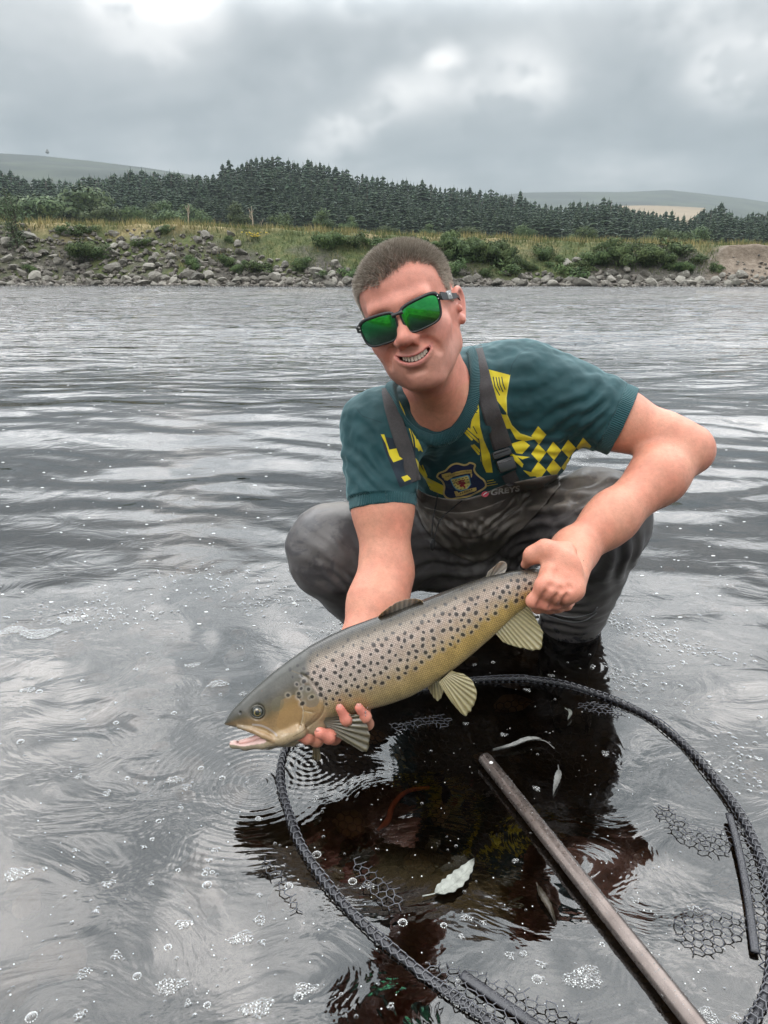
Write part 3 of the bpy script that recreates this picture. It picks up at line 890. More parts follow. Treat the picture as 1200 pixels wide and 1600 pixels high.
for n_, i in enumerate(order):
    px, top, Yd, row = placed[i]
    tp = PY(px, top, Yd); g = gz(tp[0], Yd) - .5
    H_ = min(max(tp[2] - g, 6.0), 24.0); g = tp[2] - H_
    sc = H_ / 13.0; wsc = min(sc * r_.uniform(.85, 1.35), 1.5)
    me = CONS[r_.integers(5)]
    if n_ < 296:
        col = 'left' if px < 330 else 'middle' if px < 800 else 'right'
        lb = {'left': 'dark spruce in the lower plantation at the left below the distant hill', 'middle': 'dark spruce in the tall ridge of the plantation behind the angler',
              'right': 'dark hazy spruce in the thinning end of the wood towards the pale field'}[col]
        gp = {'left': 'spruces of the left wood', 'middle': 'spruces of the tall ridge', 'right': 'spruces of the right wood'}[col]
        tree('conifer_tree', (tp[0], Yd, g), r_.uniform(0, 6.28), (wsc, wsc, sc), me, CTR, lb, 'tree', gp)
    else:
        v = np.empty(len(me.vertices) * 3); me.vertices.foreach_get('co', v); v = v.reshape(-1, 3) * [wsc, wsc, sc] + [tp[0], Yd, g]
        rest.add(v, np.array([p.vertices[:] for p in me.polygons]))
        a = np.empty(len(me.vertices) * 4, np.float32); me.color_attributes['Col'].data.foreach_get('color', a); rc.append(a.reshape(-1, 4)[:, :3])
o = rest.build('conifer_wood', M_con, smooth=False); set_col(o.data, np.concatenate(rc)); tag(o, 'dense dark mass of further spruces filling the plantation', None, None, 'stuff')

# broadleaved trees and bushes in front of the wood
DEC = [cloud_mesh('crown', 40 + i, 2600, 3.0, .20, M_dec, 9, .5, 1.1) for i in range(4)]
DTR = trunk_mesh(2.6, .14, 5, M_bark, 5)
for px, top, base, Yd, wd in [(60, 290, 352, 105, 1.35), (90, 287, 352, 112, 1.45), (20, 288, 352, 112, 1.3), (165, 310, 352, 95, 1.0), (262, 315, 354, 92, 1.1), (235, 320, 354, 98, .9), (215, 318, 354, 90, .8), (370, 320, 356, 92, .85),
                              (440, 330, 358, 88, .9), (505, 330, 360, 84, 1.0), (545, 338, 362, 82, .8), (735, 345, 372, 86, 1.2), (815, 340, 376, 74, .75), (895, 358, 380, 84, .8), (925, 350, 380, 84, .9),
                              (1020, 360, 383, 80, .9), (1050, 354, 384, 84, 1.2), (1080, 352, 384, 86, 1.15), (1125, 372, 386, 76, .8), (1172, 372, 387, 74, .8), (1195, 374, 387, 74, .7), (960, 366, 382, 90, .8), (670, 350, 370, 90, 1.0), (600, 345, 366, 95, 1.1), (130, 300, 352, 120, 1.2), (300, 322, 355, 110, 1.1)]:
    tp = PY(px, top, Yd); bp = PY(px, base + 6, Yd)
    sc = (tp[2] - bp[2]) / 4.6
    where = 'at far left' if px < 330 else 'behind the angler' if px < 800 else 'at the right'
    tree('leafy_tree', (tp[0], Yd, bp[2]), r_.uniform(0, 6.28), (sc * wd, sc * wd, sc), DEC[r_.integers(4)], DTR,
         f'rounded mid green leafy tree below the dark spruces {where}', 'tree', f'leafy trees below the spruces {where}')

# two bare dead trees standing on the meadow
def dead(px, base, top, Yd, label, seed, lean):
    p = PY(px, base, Yd); t = PY(px + lean, top, Yd); root = empty('dead_tree', tuple(p)); tag(root, label, 'tree')
    s = Soup(); H_ = t - p; r = np.random.default_rng(seed)
    s.tube(catmull([p - [0, 0, .3], p + H_ * .35 + [.08, 0, 0], p + H_ * .7, t], 4), np.linspace(.16, .04, 13) * np.linalg.norm(H_) / 4, 7)
    s.build('trunk', M_pale, root)
    for k in range(5):
        b0 = p + H_ * r.uniform(.4, .8); d = np.array([r.choice([-1, 1]) * r.uniform(.2, .4), r.uniform(-.2, .2), r.uniform(.5, .9)]) * np.linalg.norm(H_) * .33
        Soup().tube([b0, b0 + d * .45 + [d[0] * .2, 0, 0], b0 + d], np.array([.06, .045, .015]) * np.linalg.norm(H_) / 4, 5).build('limb', M_pale, root)
dead(394, 360, 322, 70, 'bare pale dead tree with forked limbs standing on the far meadow', 3, -1)
dead(404, 360, 343, 70, 'short leaning bare stump right of the forked dead tree', 4, 7)
dead(293, 355, 318, 88, 'thin pale dead stem among leafy trees left of the forked dead tree', 6, 1)

# ------------------------------------------------------------------ shrubs on the bank
SHR = [cloud_mesh('foliage', 70 + i, 3600, 1.0, .050, M_shr, 8, .45, .8) for i in range(4)]
STEMS = trunk_mesh(.7, .03, 9, M_bark, 6)
shr = [(125, 397, 1.45, 'broad dark green bush spreading over the rocks at the left'), (300, 405, .75, 'small bright green bush above the waterline rocks'), (355, 402, .8, 'round green bush between the rocks left of the yellow flowers'),
       (375, 412, .7, 'low bush over the rocks near the waterline left of the head'), (515, 378, 1.2, 'tall green broom bush just left of the anglers hair'), (470, 412, .8, 'low grey green bush beside the rocks left of the head'),
       (50, 412, .6, 'small yellow green bush low on the rocks at far left'), (705, 390, 1.5, 'tall green broom bush just right of the anglers hair'), (760, 395, 1.4, 'dense dark gorse bush on the bank right of the head'),
       (790, 402, 1.3, 'dark gorse bush on the slope above the pale boulders'), (825, 408, .7, 'bushy clump low over the rocks right of the head'), (877, 400, .6, 'small round dark bush beside the square grey boulder'),
       (930, 405, 1.2, 'dark bush on the slope left of the eroded cut'), (965, 402, 1.5, 'large dark bush in the middle of the right bank'), (1010, 400, 1.4, 'dark bush near the top of the bank at right'),
       (1040, 408, 1.2, 'last dark bush before the eroded earth cut'), (1065, 412, .8, 'small dark bush hanging over the gravel of the cut'), (735, 384, 1.0, 'light green bush on top of the bank right of the head'), (850, 392, 1.0, 'loose green bush at the middle of the grassy slope'), (640, 395, 1.3, 'green bush on the bank directly behind the head')]
def on_bank(px, py):
    lo_, hi_ = 33.0, 37.5
    for _ in range(30):
        md = (lo_ + hi_) / 2; p = PY(px, py, md)
        if p[2] > gz(p[0], md): lo_ = md
        else: hi_ = md
    return PY(px, py, md)
for k, (px, py, sz, lb) in enumerate(shr):
    p = on_bank(px, py + 12)
    root = tree('bank_shrub', tuple(p - [0, 0, .15]), r_.uniform(0, 6.28), (sz * .62, sz * .6, sz * .80), SHR[k % 4], STEMS, lb, 'shrub', 'shrubs on the far bank')
TUFT = [cloud_mesh('foliage', 170 + i, 900, 1.0, .075, M_shr, 6, .45, .9) for i in range(3)]
k = 0
while k < 48:
    X = r_.uniform(-21, 21); t = r_.uniform(.10, .88); px = X / 34.5 * 1100 + 600
    if px > 1075 or (stony(X, t) and r_.random() < .80): continue
    Y = yline(X) + t * 3.4; s_ = r_.uniform(.30, .75) * (1.15 if px > 690 else 1)
    where = 'between the boulders at the left' if px < 540 else 'on the grassy slope at the right' if px > 690 else 'on the slope behind the head'
    put('bank_shrub', TUFT[k % 3], (X, Y, gz(X, Y) - .1), r_.uniform(0, 6.28), (s_, s_ * .8, s_ * r_.uniform(.7, 1.0)), f'small green bush {where}', 'shrub', f'small bushes {where}'); k += 1
# sapling at far left
def sapling():
    p = on_bank(28, 388); root = empty('sapling', tuple(p)); tag(root, 'pale leafed willow sapling growing from the rocks at the far left edge', 'tree')
    s = Soup(); r = np.random.default_rng(5); V = []; Q = []; C = []; k = 0
    for j in range(7):
        a = r.uniform(0, 6.28); top = p + [math.cos(a) * .45 - .25, math.sin(a) * .4, r.uniform(1.5, 2.75)]
        c = catmull([p, p + (top - p) * .5 + [r.normal(0, .1), 0, .1], top], 8); s.tube(c, np.linspace(.03, .008, len(c)), 5)
        for q in range(230):
            t = r.uniform(.1, 1.0); b0 = c[int(t * (len(c) - 1))] + r.normal(0, .22 * (1.15 - t * .6), 3)
            L = r.uniform(.035, .065); a1 = r.normal(size=3); a1 /= np.linalg.norm(a1); b1 = np.cross(a1, r.normal(size=3)); b1 /= np.linalg.norm(b1)
            V += [b0 - a1 * L, b0 + b1 * L * .4, b0 + a1 * L, b0 - b1 * L * .4]; Q.append((k, k + 1, k + 2, k + 3)); k += 4; C += [r.uniform(.2, 1)] * 4
    s.build('trunk', M_bark, root)
    me = mesh_np('foliage', np.array(V), np.array(Q), False); set_col(me, np.repeat(np.array(C)[:, None], 3, 1)); link('foliage', me, root, M_sap)
sapling()
# yellow flowers
def flowers():
    p = on_bank(396, 376); root = empty('flowering_plant', tuple(p)); tag(root, 'clump of yellow ragwort flowers on the bank left of the head', 'plant'); r = np.random.default_rng(8)
    st = Soup(); fl = Soup()
    for k in range(26):
        b0 = p + [r.normal(0, .22), r.normal(0, .2), -.05]; t = b0 + [r.normal(0, .05), 0, r.uniform(.2, .45)]
        st.tube([b0, t], .008, 4, False); fl.ball(t, r.uniform(.03, .05), 6, 3, (1, 1, .5))
    st.build('stem', M_shr, root); fl.build('flower', simple('yellow_petals', (.62, .46, .04), .7, .2), root)
flowers()
# tall grass along the crest and over the slope
def grass():
    r = np.random.default_rng(31); n = 42000
    X = r.uniform(-24, 24, n); t = np.where(r.random(n) < .62, r.uniform(.92, 2.6, n), r.uniform(.12, 1.0, n))
    px = X / 34.5 * 1100 + 600
    left = np.interp(px, [-200, 0, 330, 420, 560, 700, 900, 1060, 1090, 1300], [.93, .93, .8, .48, .24, .16, .32, .30, .93, .93])
    clump = fbm(np.stack([X * .8, t * 3, 0 * X], 1), 3)
    ok = (t > left) | ((clump > .25) & (px < 420) & (t > .25) & (r.random(n) < .8)); X, t, clump = X[ok], t[ok], clump[ok]; n = len(X)
    Y = yline(X) + t * 3.4; Z = ground_far(X, Y)
    h = r.uniform(.12, .34, n) * np.where(t > .9, 1.15, .8) * (1 + .5 * clump); a = r.uniform(0, 6.28, n); w_ = r.uniform(.010, .022, n)
    dx, dy = np.cos(a) * w_, np.sin(a) * w_; lx, ly = r.normal(0, .25, n) * h, r.normal(0, .25, n) * h
    b = np.stack([X, Y, Z - .04], 1)
    V = np.stack([b - np.stack([dx, dy, 0 * dx], 1), b + np.stack([dx, dy, 0 * dx], 1), b + np.stack([lx, ly, h], 1)], 1).reshape(-1, 3)
    me = mesh_np('bank_grass', V, np.arange(3 * n).reshape(-1, 3), False)
    dry = sstep(.0, .6, clump + r.normal(0, .3, n) + np.where(t > .95, .25, -.3))[:, None]
    c = (np.array([.075, .10, .028]) * (1 - dry) + np.array([.30, .25, .11]) * dry) * r.uniform(.75, 1.25, n)[:, None]
    set_col(me, np.repeat(c, 3, 0))
    m, nt, b = mat('bank_grass'); nt.link(nt.add('ShaderNodeAttribute', attribute_name='Col').outputs['Color'], b.inputs['Base Color']); b.inputs['Roughness'].default_value = .85
    tag(link('bank_grass', me, None, m), kind='stuff')
grass()

# ------------------------------------------------------------------ haze
def haze():
    s = Soup().box((0, 1000, 149), (1700, 0, 0), (0, 1440, 0), (0, 0, 150.5))
    m = bpy.data.materials.new('haze'); m.use_nodes = True; nt = NT(m.node_tree); nt.n.clear()
    o = nt.add('ShaderNodeOutputMaterial'); v = nt.add('ShaderNodeVolumePrincipled'); v.inputs['Color'].default_value = (.40, .455, .50, 1); v.inputs['Density'].default_value = HAZE
    nt.link(v.outputs[0], o.inputs['Volume'])
    ob = s.build('haze', m, smooth=False); tag(ob, kind='stuff'); return ob
HAZE = .00042
haze()
# ================================================================== the angler
def unit(v): v = np.asarray(v, float); return v / np.linalg.norm(v)
# joints
Pel = PY(748, 845, 1.66); Che = PY(738, 672, 1.47); Nek = PY(697, 632, 1.375)
LSh = PY(832, 600, 1.385); LEl = PY(1076, 702, 1.30); LWr = PY(896, 862, 1.140)
RSh = PY(591, 668, 1.305); REl = PY(604, 895, 1.185); RWr = PY(553, 1062, 1.04)
person = empty('person', tuple(Pel * [1, 1, 0]))
tag(person, 'smiling man in mirrored sunglasses, green football shirt and waders crouching with a trout', 'person')

# ---- head frame: local x = picture right, y = out of the face, z = crown
HY, HP, HR = R(-12.5), R(-1.0), R(-19.0)
_Rz = np.array([[math.cos(HY), -math.sin(HY), 0], [math.sin(HY), math.cos(HY), 0], [0, 0, 1]])
_Rx = np.array([[1, 0, 0], [0, math.cos(HP), -math.sin(HP)], [0, math.sin(HP), math.cos(HP)]])
_Ry = np.array([[math.cos(HR), 0, math.sin(HR)], [0, 1, 0], [-math.sin(HR), 0, math.cos(HR)]])
HM = _Rz @ _Ry @ _Rx @ np.diag([1, -1, 1.0])
HO = np.array([.0465, 1.235, .681])
def hd(*p): return HO + HM @ np.array(p, float)
def to_h(P): return (np.asarray(P) - HO) @ HM
def hell(c, r, k=.012, op='+', M=None): return ellips(hd(*c), r, HM if M is None else HM @ M, k, op)
def hcap(a, b, r1, r2=None, k=.012, op='+', flat=None): return capsule(hd(*a), hd(*b), r1, r2, k, op, None if flat is None else (HM @ np.array(flat[0], float), flat[1]))
def rotm(ax, a):
    return np.array(Matrix.Rotation(a, 3, ax))
head = [
    hell((0, -.010, .040), (.0735, .093, .0775), .01),
    hell((0, -.045, .014), (.060, .056, .056), .02),
    hell((0, .030, .052), (.060, .056, .046), .02),
    hell((0, .020, -.020), (.0600, .066, .076), .025),
    hell((.001, .028, -.060), (.0460, .052, .042), .02),
    hcap((-.046, .000, -.054), (-.015, .062, -.091), .016, .016, .022), hcap((.046, .000, -.056), (.023, .063, -.093), .015, .015, .022),
    hell((.006, .072, -.093), (.021, .0165, .0150), .018),
    hcap((-.056, -.004, -.012), (-.046, -.002, -.056), .014, .014, .02), hcap((.056, -.004, -.012), (.046, -.002, -.056), .014, .014, .02),
    hell((-.043, .053, -.022), (.022, .023, .019), .02), hell((.043, .053, -.022), (.022, .023, .019), .02),
    hell((-.034, .066, -.036), (.019, .018, .017), .018), hell((.034, .066, -.036), (.019, .018, .017), .018), hell((-.027, .054, -.063), (.025, .023, .025), .02), hell((.026, .057, -.062), (.021, .021, .022), .02),
    hcap((-.040, .074, .027), (-.006, .087, .026), .009, .009, .016), hcap((.040, .074, .027), (.006, .087, .026), .009, .009, .016),
    hell((-.032, .096, .008), (.016, .018, .012), .014, '-'), hell((.032, .096, .008), (.016, .018, .012), .014, '-'),
    hell((-.031, .071, .007), (.0135, .0135, .0125), .006), hell((.031, .071, .007), (.0135, .0135, .0125), .006),
    hell((0, .070, -.060), (.033, .024, .030), .020),
    hcap((0, .084, .016), (0, .1045, -.0235), .0075, .0100, .014),
    hell((0, .1050, -.0265), (.0105, .0105, .0095), .008),
    hell((-.0135, 0.0975, -.0305), (.0082, .0100, .0080), .008), hell((.0135, 0.0975, -.0305), (.0082, .0100, .0080), .008),
    hell((-.0062, .1030, -.0372), (.0030, .0050, .0032), .003, '-'), hell((.0062, .1030, -.0372), (.0030, .0050, .0032), .003, '-'),
]
_base = list(head)
def face_y(x, z):
    """depth of the face in head coordinates, before the mouth is cut"""
    x, z = np.atleast_1d(x).astype(float), np.atleast_1d(z).astype(float); y0 = np.full(x.shape, .03); y1 = np.full(x.shape, .13)
    for _ in range(22):
        ym = (y0 + y1) / 2; d = sdf_eval(HO + np.stack([x, ym, z], 1) @ HM.T, _base); y0 = np.where(d < 0, ym, y0); y1 = np.where(d < 0, y1, ym)
    return y0
MC = .0035
def mouth_z(x): return -.0585 + .0105 * ((x - MC) / .027) ** 2
_mx = np.linspace(-.034, .040, 41); _my = face_y(_mx, mouth_z(_mx))
def mouth_c(x):        # centre line of the smile: y, z
    return np.interp(x, _mx, _my), mouth_z(x)
MW = .0322
xs = np.linspace(-MW, MW, 15) + MC
mc = np.array([[x, *mouth_c(x)] for x in xs])
prof = np.clip(1 - np.abs((xs - MC) / (MW + .0012)) ** 2.6, .04, 1)
for i in range(14):
    a, b = mc[i], mc[i + 1]; pa, pb = prof[i], prof[i + 1]
    head.append(hcap(a + [0, -.0016, .0061 * pa], b + [0, -.0016, .0061 * pb], .0010 + .0020 * pa, .0010 + .0020 * pb, .004))
    head.append(hcap(a + [0, -.0018, -.0070 * pa], b + [0, -.0018, -.0070 * pb], .0012 + .0037 * pa, .0012 + .0037 * pb, .004))
for i in range(14):
    a, b = mc[i], mc[i + 1]; pa, pb = prof[i], prof[i + 1]
    head.append(hcap(a, b, .0002 + .0039 * pa, .0002 + .0039 * pb, .0018, '-'))
    if abs(a[0] - MC) > .0245 or abs(b[0] - MC) > .0245: continue
    head.append(hcap(a + [0, -.006, 0], b + [0, -.006, 0], .0001 + .0040 * pa, .0001 + .0040 * pb, .002, '-'))
    head.append(hcap(a + [0, -.012, 0], b + [0, -.012, 0], .0001 + .0050 * pa, .0001 + .0050 * pb, .002, '-'))
# smile folds, chin crease
for sx in (-1, 1):
    P_ = catmull([(sx * .0195, 0, -.034), (sx * .0300, 0, -.038), (sx * .0390, 0, -.048), (sx * .0420, 0, -.060)], 3)
    P_[:, 1] = face_y(P_[:, 0], P_[:, 2]) + .0008
    for i in range(len(P_) - 1): head.append(hcap(P_[i], P_[i + 1], .0019, .0019, .0080, '-'))
head.append(hcap((-.012, float(face_y(-.012, -.078)[0]) + .001, -.078), (.012, float(face_y(.012, -.078)[0]) + .001, -.078), .0018, .0018, .008, '-'))
# ears
for sx in (-1, 1):
    Mr = rotm('Y', sx * .16) @ rotm('Z', sx * .42)
    e0 = np.array([sx * .0725, -.010, -.004])
    head.append(hell(e0, (.0050, .0155, .0255), .008, '+', Mr))
    rim = [(.005, .010, .020), (.008, .001, .030), (.010, -.012, .029), (.011, -.0185, .016), (.009, -.0175, .000), (.006, -.011, -.015), (.003, -.003, -.026), (.001, .004, -.026)]
    rim = catmull([e0 + np.array([sx * a * .9, b * .86, c * .86]) for a, b, c in rim], 3)
    for i in range(len(rim) - 1): head.append(hcap(rim[i], rim[i + 1], .0033, .0033, .004))
    head.append(hell(e0 + [sx * .0095, .001, -.002], (.0065, .0085, .0120), .005, '-', Mr))
    head.append(hcap(e0 + [sx * .0085, -.004, .012], e0 + [sx * .0075, .004, .019], .0028, .0022, .004, '-'))
    head.append(hell(e0 + [sx * .0055, .011, -.004], (.0040, .0045, .0065), .005))
    head.append(hell(e0 + [sx * .0030, .002, -.021], (.0042, .0068, .0075), .005))
neckline = [
    capsule(hd(0, -.030, -.045), Nek + [.0, .02, -.005], .048, .064, .025),
    capsule(hd(0, .020, -.075), Nek + [-.010, -.040, .002], .030, .050, .03),
]
# ---- trunk and arms
sh_ax = unit(LSh - RSh); sp_ax = unit(Nek - Pel); fr_ax = unit(np.cross(sh_ax, sp_ax)); sp_ax2 = np.cross(fr_ax, sh_ax)
TM = np.stack([sh_ax, fr_ax, sp_ax2], 1)
trunk = [ellips(Che, (.132, .092, .160), TM, .03), capsule(RSh, LSh, .046, .048, .04), ellips(Pel * .45 + Che * .55, (.120, .085, .15), TM, .05), ellips(Pel, (.14, .11, .09), TM, .05)]
def mid(a, b, t, off=(0, 0, 0)): return a * (1 - t) + b * t + np.array(off)
arms = []
arms += [capsule(LSh, mid(LSh, LEl, .55), .050, .0515, .03), capsule(mid(LSh, LEl, .55), mid(LSh, LEl, .90), .0515, .0425, .03),
         capsule(mid(LSh, LEl, .86), LEl + [.004, 0, .004], .042, .034, .03),
         ellips(LEl + [.014, 0, -.004], (.025, .028, .029), None, .025),
         capsule(LEl + [-.005, -.002, -.006], mid(LEl, LWr, .28), .038, .0455, .025), capsule(mid(LEl, LWr, .28), mid(LEl, LWr, .72), .0455, .035, .03),
         capsule(mid(LEl, LWr, .68), LWr, .036, .0275, .03, '+', (unit(np.cross(LWr - LEl, [0, 1, 0])), 1.18))]
arms += [capsule(RSh, mid(RSh, REl, .55), .050, .0495, .03), capsule(mid(RSh, REl, .55), REl, .0495, .0415, .03),
         capsule(REl, mid(REl, RWr, .30), .0420, .0460, .03), capsule(mid(REl, RWr, .30), mid(REl, RWr, .75), .0460, .036, .03),
         capsule(mid(REl, RWr, .72), RWr, .037, .0300, .03)]
# creases of the bent elbow
arms.append(capsule(PC(1006, 706, 1.215), PC(1050, 684, 1.215), .006, .003, .016, '-'))
# ---- hands: five jointed fingers each
FD = 1.118                                            # depth of the trout's own axis from the lens
def finger(pts, rs, k=.005):
    out = chain([PC(*p) for p in pts], rs, k)
    for p, r in zip(pts[1:-1], rs[1:-1]): out.append(ellips(PC(*p), (r * 1.06,) * 3, None, .004))
    return out
LH = []                                               # picture-right hand, gripping the wrist of the tail
wr = LWr
mcp = [(851, 915, 1.077), (869, 924, 1.078), (885, 927, 1.083), (898, 921, 1.091)]
for q, r in zip(mcp, (.0125, .0125, .0120, .0105)):
    LH.append(capsule(wr + [0, 0, 0], PC(*q), .0225, r * .92, .030))
LH.append(ellips(PC(878, 890, 1.092), (.031, .013, .028), np.stack([RIGHT, FWD, UP], 1), .016))
for q, r in zip(mcp, (.0120, .0120, .0112, .0100)): LH.append(ellips(PC(q[0], q[1], q[2] - .002), (r * .84,) * 3, None, .014))
LH += chain([PC(*q) for q in [mcp[0], (833, 939, 1.086), (840, 949, 1.106), (853, 949, 1.130)]], (.0104, .0094, .0084, .0070), .008)
LH += chain([PC(*q) for q in [mcp[1], (853, 944, 1.089), (858, 950, 1.108), (866, 952, 1.130)]], (.0102, .0086, .0080, .0070), .007)
LH += chain([PC(*q) for q in [mcp[2], (868, 943, 1.094), (873, 949, 1.112), (880, 948, 1.133)]], (.0098, .0082, .0076, .0066), .006)
LH += chain([PC(*q) for q in [mcp[3], (882, 940, 1.101), (886, 946, 1.116), (893, 941, 1.134)]], (.0088, .0074, .0070, .0060), .006)
LH += chain([PC(*q) for q in [(884, 862, 1.112), (851, 857, 1.100), (831, 867, 1.108), (821, 882, 1.128)]], (.0160, .0108, .0092, .0072), .016)
def first_hit(px, py, prims, d0=1.02, d1=1.16, n=260):
    dd_ = np.linspace(d0, d1, n); v = sdf_eval(np.array([PC(px, py, q) for q in dd_]), prims); k = np.nonzero(v < 0)[0]
    return dd_[k[0]] if len(k) else None
_lh = list(LH)
for L in ([(854, 922), (847, 934), (840, 948)], [(871, 929), (865, 938), (860, 950)], [(886, 929), (880, 938), (875, 948)]):
    P_ = [(x, y, first_hit(x, y, _lh)) for x, y in catmull(np.array(L, float), 4)]; P_ = [PC(x, y, d + .0006) for x, y, d in P_ if d]
    for i in range(len(P_) - 1): LH.append(capsule(P_[i], P_[i + 1], .0011 + .0009 * i / len(P_), None, .0045, '-'))
for x, y in ((861, 915), (878, 920), (892, 917)):
    d = first_hit(x, y, _lh)
    if d: LH.append(ellips(PC(x, y, d - .002), (.0045,) * 3, None, .006, '-'))
RHd = []                                              # picture-left hand, cupped under the belly
pal = [(566, 1132, 1.140), (545, 1138, 1.140), (522, 1144, 1.140), (500, 1146, 1.142)]
for q in pal: RHd.append(capsule(RWr, PC(*q), .024, .0125, .022))
RHd.append(ellips(PC(532, 1122, 1.150), (.030, .012, .020), np.stack([RIGHT, FWD, UP], 1), .02))
RHd += finger([pal[0], (574, 1131, 1.116), (571, 1120, 1.090), (561, 1106, 1.0815)], (.0100, .0086, .0078, .0066))
RHd += finger([pal[1], (548, 1138, 1.112), (541, 1124, 1.087), (531, 1107, 1.0805)], (.0100, .0088, .0078, .0066))
RHd += finger([pal[2], (522, 1152, 1.112), (514, 1151, 1.091), (500, 1145, 1.0800)], (.0108, .0100, .0098, .0084))
RHd += finger([pal[3], (495, 1156, 1.120), (480, 1153, 1.108), (467, 1150, 1.100)], (.0112, .0098, .0086, .0072))
RHd += finger([(530, 1100, 1.165), (500, 1092, 1.168), (478, 1088, 1.164), (462, 1092, 1.152)], (.0150, .0125, .0105, .0085), .01)
RHd.append(ellips(PC(513, 1118, 1.158), (.022, .014, .020), np.stack([RIGHT, FWD, UP], 1), .02))

for q in mcp[:3]: LH.append(capsule(PC(q[0] + 10, q[1] - 26, q[2] + .004), PC(q[0] + 2, q[1] - 6, q[2] - .004), .0045, .0055, .008))
SKIN = head + neckline + trunk + arms + LH + RHd
def bounds(prims, m=.01):
    c = np.array([p.c for p in prims if p.op == '+']); r = np.array([p.r for p in prims if p.op == '+'])[:, None]
    return (c - r).min(0) - m, (c + r).max(0) + m
lo, hi = bounds(SKIN)
VS, QS = surface(SKIN, lo, hi, .0021)
VS = relax(VS, QS, 1, .4)
# skin colour by region (pigment only)
Lh = to_h(VS); px, py, dd = proj(VS)
NS = vnormals(VS, QS)
col = np.tile(np.array([.63, .275, .188]), (len(VS), 1))
nz = fbm(VS * 14, 3)[:, None]; col *= 1 + .05 * nz; col[:, 1:] *= 1 - .10 * np.clip(fbm(VS * 22 + 4, 3), -.6, 1)[:, None]
inhead = (Lh[:, 2] > -.13) & (np.abs(Lh[:, 0]) < .10) & (np.abs(Lh[:, 1]) < .13) & (np.linalg.norm(VS - HO, axis=1) < .17)
def blob(c, r, pw=1.0): return np.exp(-(((Lh - np.array(c)) / np.array(r)) ** 2).sum(1) * pw)
def tint(m, c, a=1.0):
    global col
    m = (np.clip(m, 0, 1) * a)[:, None]; col = col * (1 - m) + np.array(c) * m
hm = inhead.astype(float)
tint(hm, (.65, .262, .198), .75)
for sx in (-1, 1): tint(hm * blob((sx * .040, .066, -.028), (.024, .03, .020)), (.56, .195, .150), .55)
tint(hm * blob((0, .108, -.030), (.016, .02, .016)), (.56, .195, .150), .55)
tint(hm * blob((0, .08, .050), (.050, .04, .022)), (.60, .25, .19), .5)
tint(hm * blob((.082, -.012, .0), (.02, .03, .035)), (.62, .235, .19), .6); tint(hm * blob((-.082, -.012, .0), (.02, .03, .035)), (.62, .235, .19), .6)
# shaven beard shadow is pigment: fine hair under the skin of jaw and lip
beard = sstep(-.045, -.075, Lh[:, 2] - .25 * np.abs(Lh[:, 0])) * sstep(-.02, .02, Lh[:, 1]) * hm
ul = blob((0, .095, -.049), (.022, .02, .006)); beard = np.maximum(beard, ul * hm)
tint(beard, (.40, .225, .175), .42 + .12 * nz[:, 0])
mx = np.clip(Lh[:, 0], MC - MW, MC + MW); my, mz = mouth_c(mx); pr = np.clip(1 - np.abs((mx - MC) / (MW + .0012)) ** 2.6, .04, 1)
up = np.exp(-((Lh[:, 2] - mz - .0056 * pr) / (.0012 + .0022 * pr)) ** 2) * (np.abs(Lh[:, 0] - MC) < .031) * (Lh[:, 1] > my - .007)
dn = np.exp(-((Lh[:, 2] - mz + .0068 * pr) / (.0012 + .0032 * pr)) ** 2) * (np.abs(Lh[:, 0] - MC) < .030) * (Lh[:, 1] > my - .007)
tint(np.maximum(up, dn) * hm, (.50, .17, .15), .85)
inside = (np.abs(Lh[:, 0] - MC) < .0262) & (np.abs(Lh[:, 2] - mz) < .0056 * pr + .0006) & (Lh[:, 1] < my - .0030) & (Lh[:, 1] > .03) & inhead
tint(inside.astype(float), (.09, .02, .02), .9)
for c in [(-.020, .088, -.083), (.022, .086, -.078), (.012, .09, -.092), (.035, .07, -.075), (-.03, .085, -.03), (.030, .082, -.088), (.046, .05, -.060), (.05, .045, -.090)]:
    tint(hm * np.exp(-(((Lh - np.array(c))[:, [0, 2]] / .0010) ** 2).sum(1)), (.36, .13, .09), .55)
# freckles on the forearms, pinker hands
fre = sstep(.35, .5, fbm(VS * 260, 2)) * (~inhead); tint(fre, (.42, .19, .11), .22)
def near_pt(p, r): return np.exp(-(((VS - p) / r) ** 2).sum(1))
for q in mcp + [(835, 944, 1.084), (850, 950, 1.086), (867, 950, 1.092)]: tint(near_pt(PC(*q), .013), (.66, .22, .17), .5)
for q in [(530, 1101, 1.075), (560, 1100, 1.075), (500, 1143, 1.075), (467, 1150, 1.1), (540, 1120, 1.08), (568, 1115, 1.08), (512, 1152, 1.09)]: tint(near_pt(PC(*q), .016), (.64, .17, .14), .5)
tint(near_pt(LEl + [.03, -.01, -.01], .035), (.60, .20, .15), .4)
def in_hair(L):
    """True where the cropped hair grows, by head coordinates"""
    y = L[:, 1]; ax = np.abs(L[:, 0])
    zf = np.interp(y, [-.14, -.08, -.045, -.034, -.031, .002, .006, .016, .024, .036, .050, .062, .074], [-.052, -.050, -.040, .020, .036, .034, .006, .010, .026, .044, .058, .064, .070])
    zf = zf + (.010 * sstep(.004, .034, L[:, 0]) - .008 * np.exp(-((L[:, 0] + .022) / .018) ** 2)) * (y > .040)
    return L[:, 2] - zf
hr = in_hair(Lh); hmask = sstep(-.0045, .0055, hr + .0045 * fbm(VS * 260, 3)) * hm * (np.linalg.norm(Lh - [0, -.01, .02], axis=1) < .125)
earz = (np.abs(Lh[:, 0]) > .0745) & (Lh[:, 2] < .034) & (np.abs(Lh[:, 1] + .012) < .035)
hmask[earz] = 0
tint(hmask, (.27, .19, .15), .80)
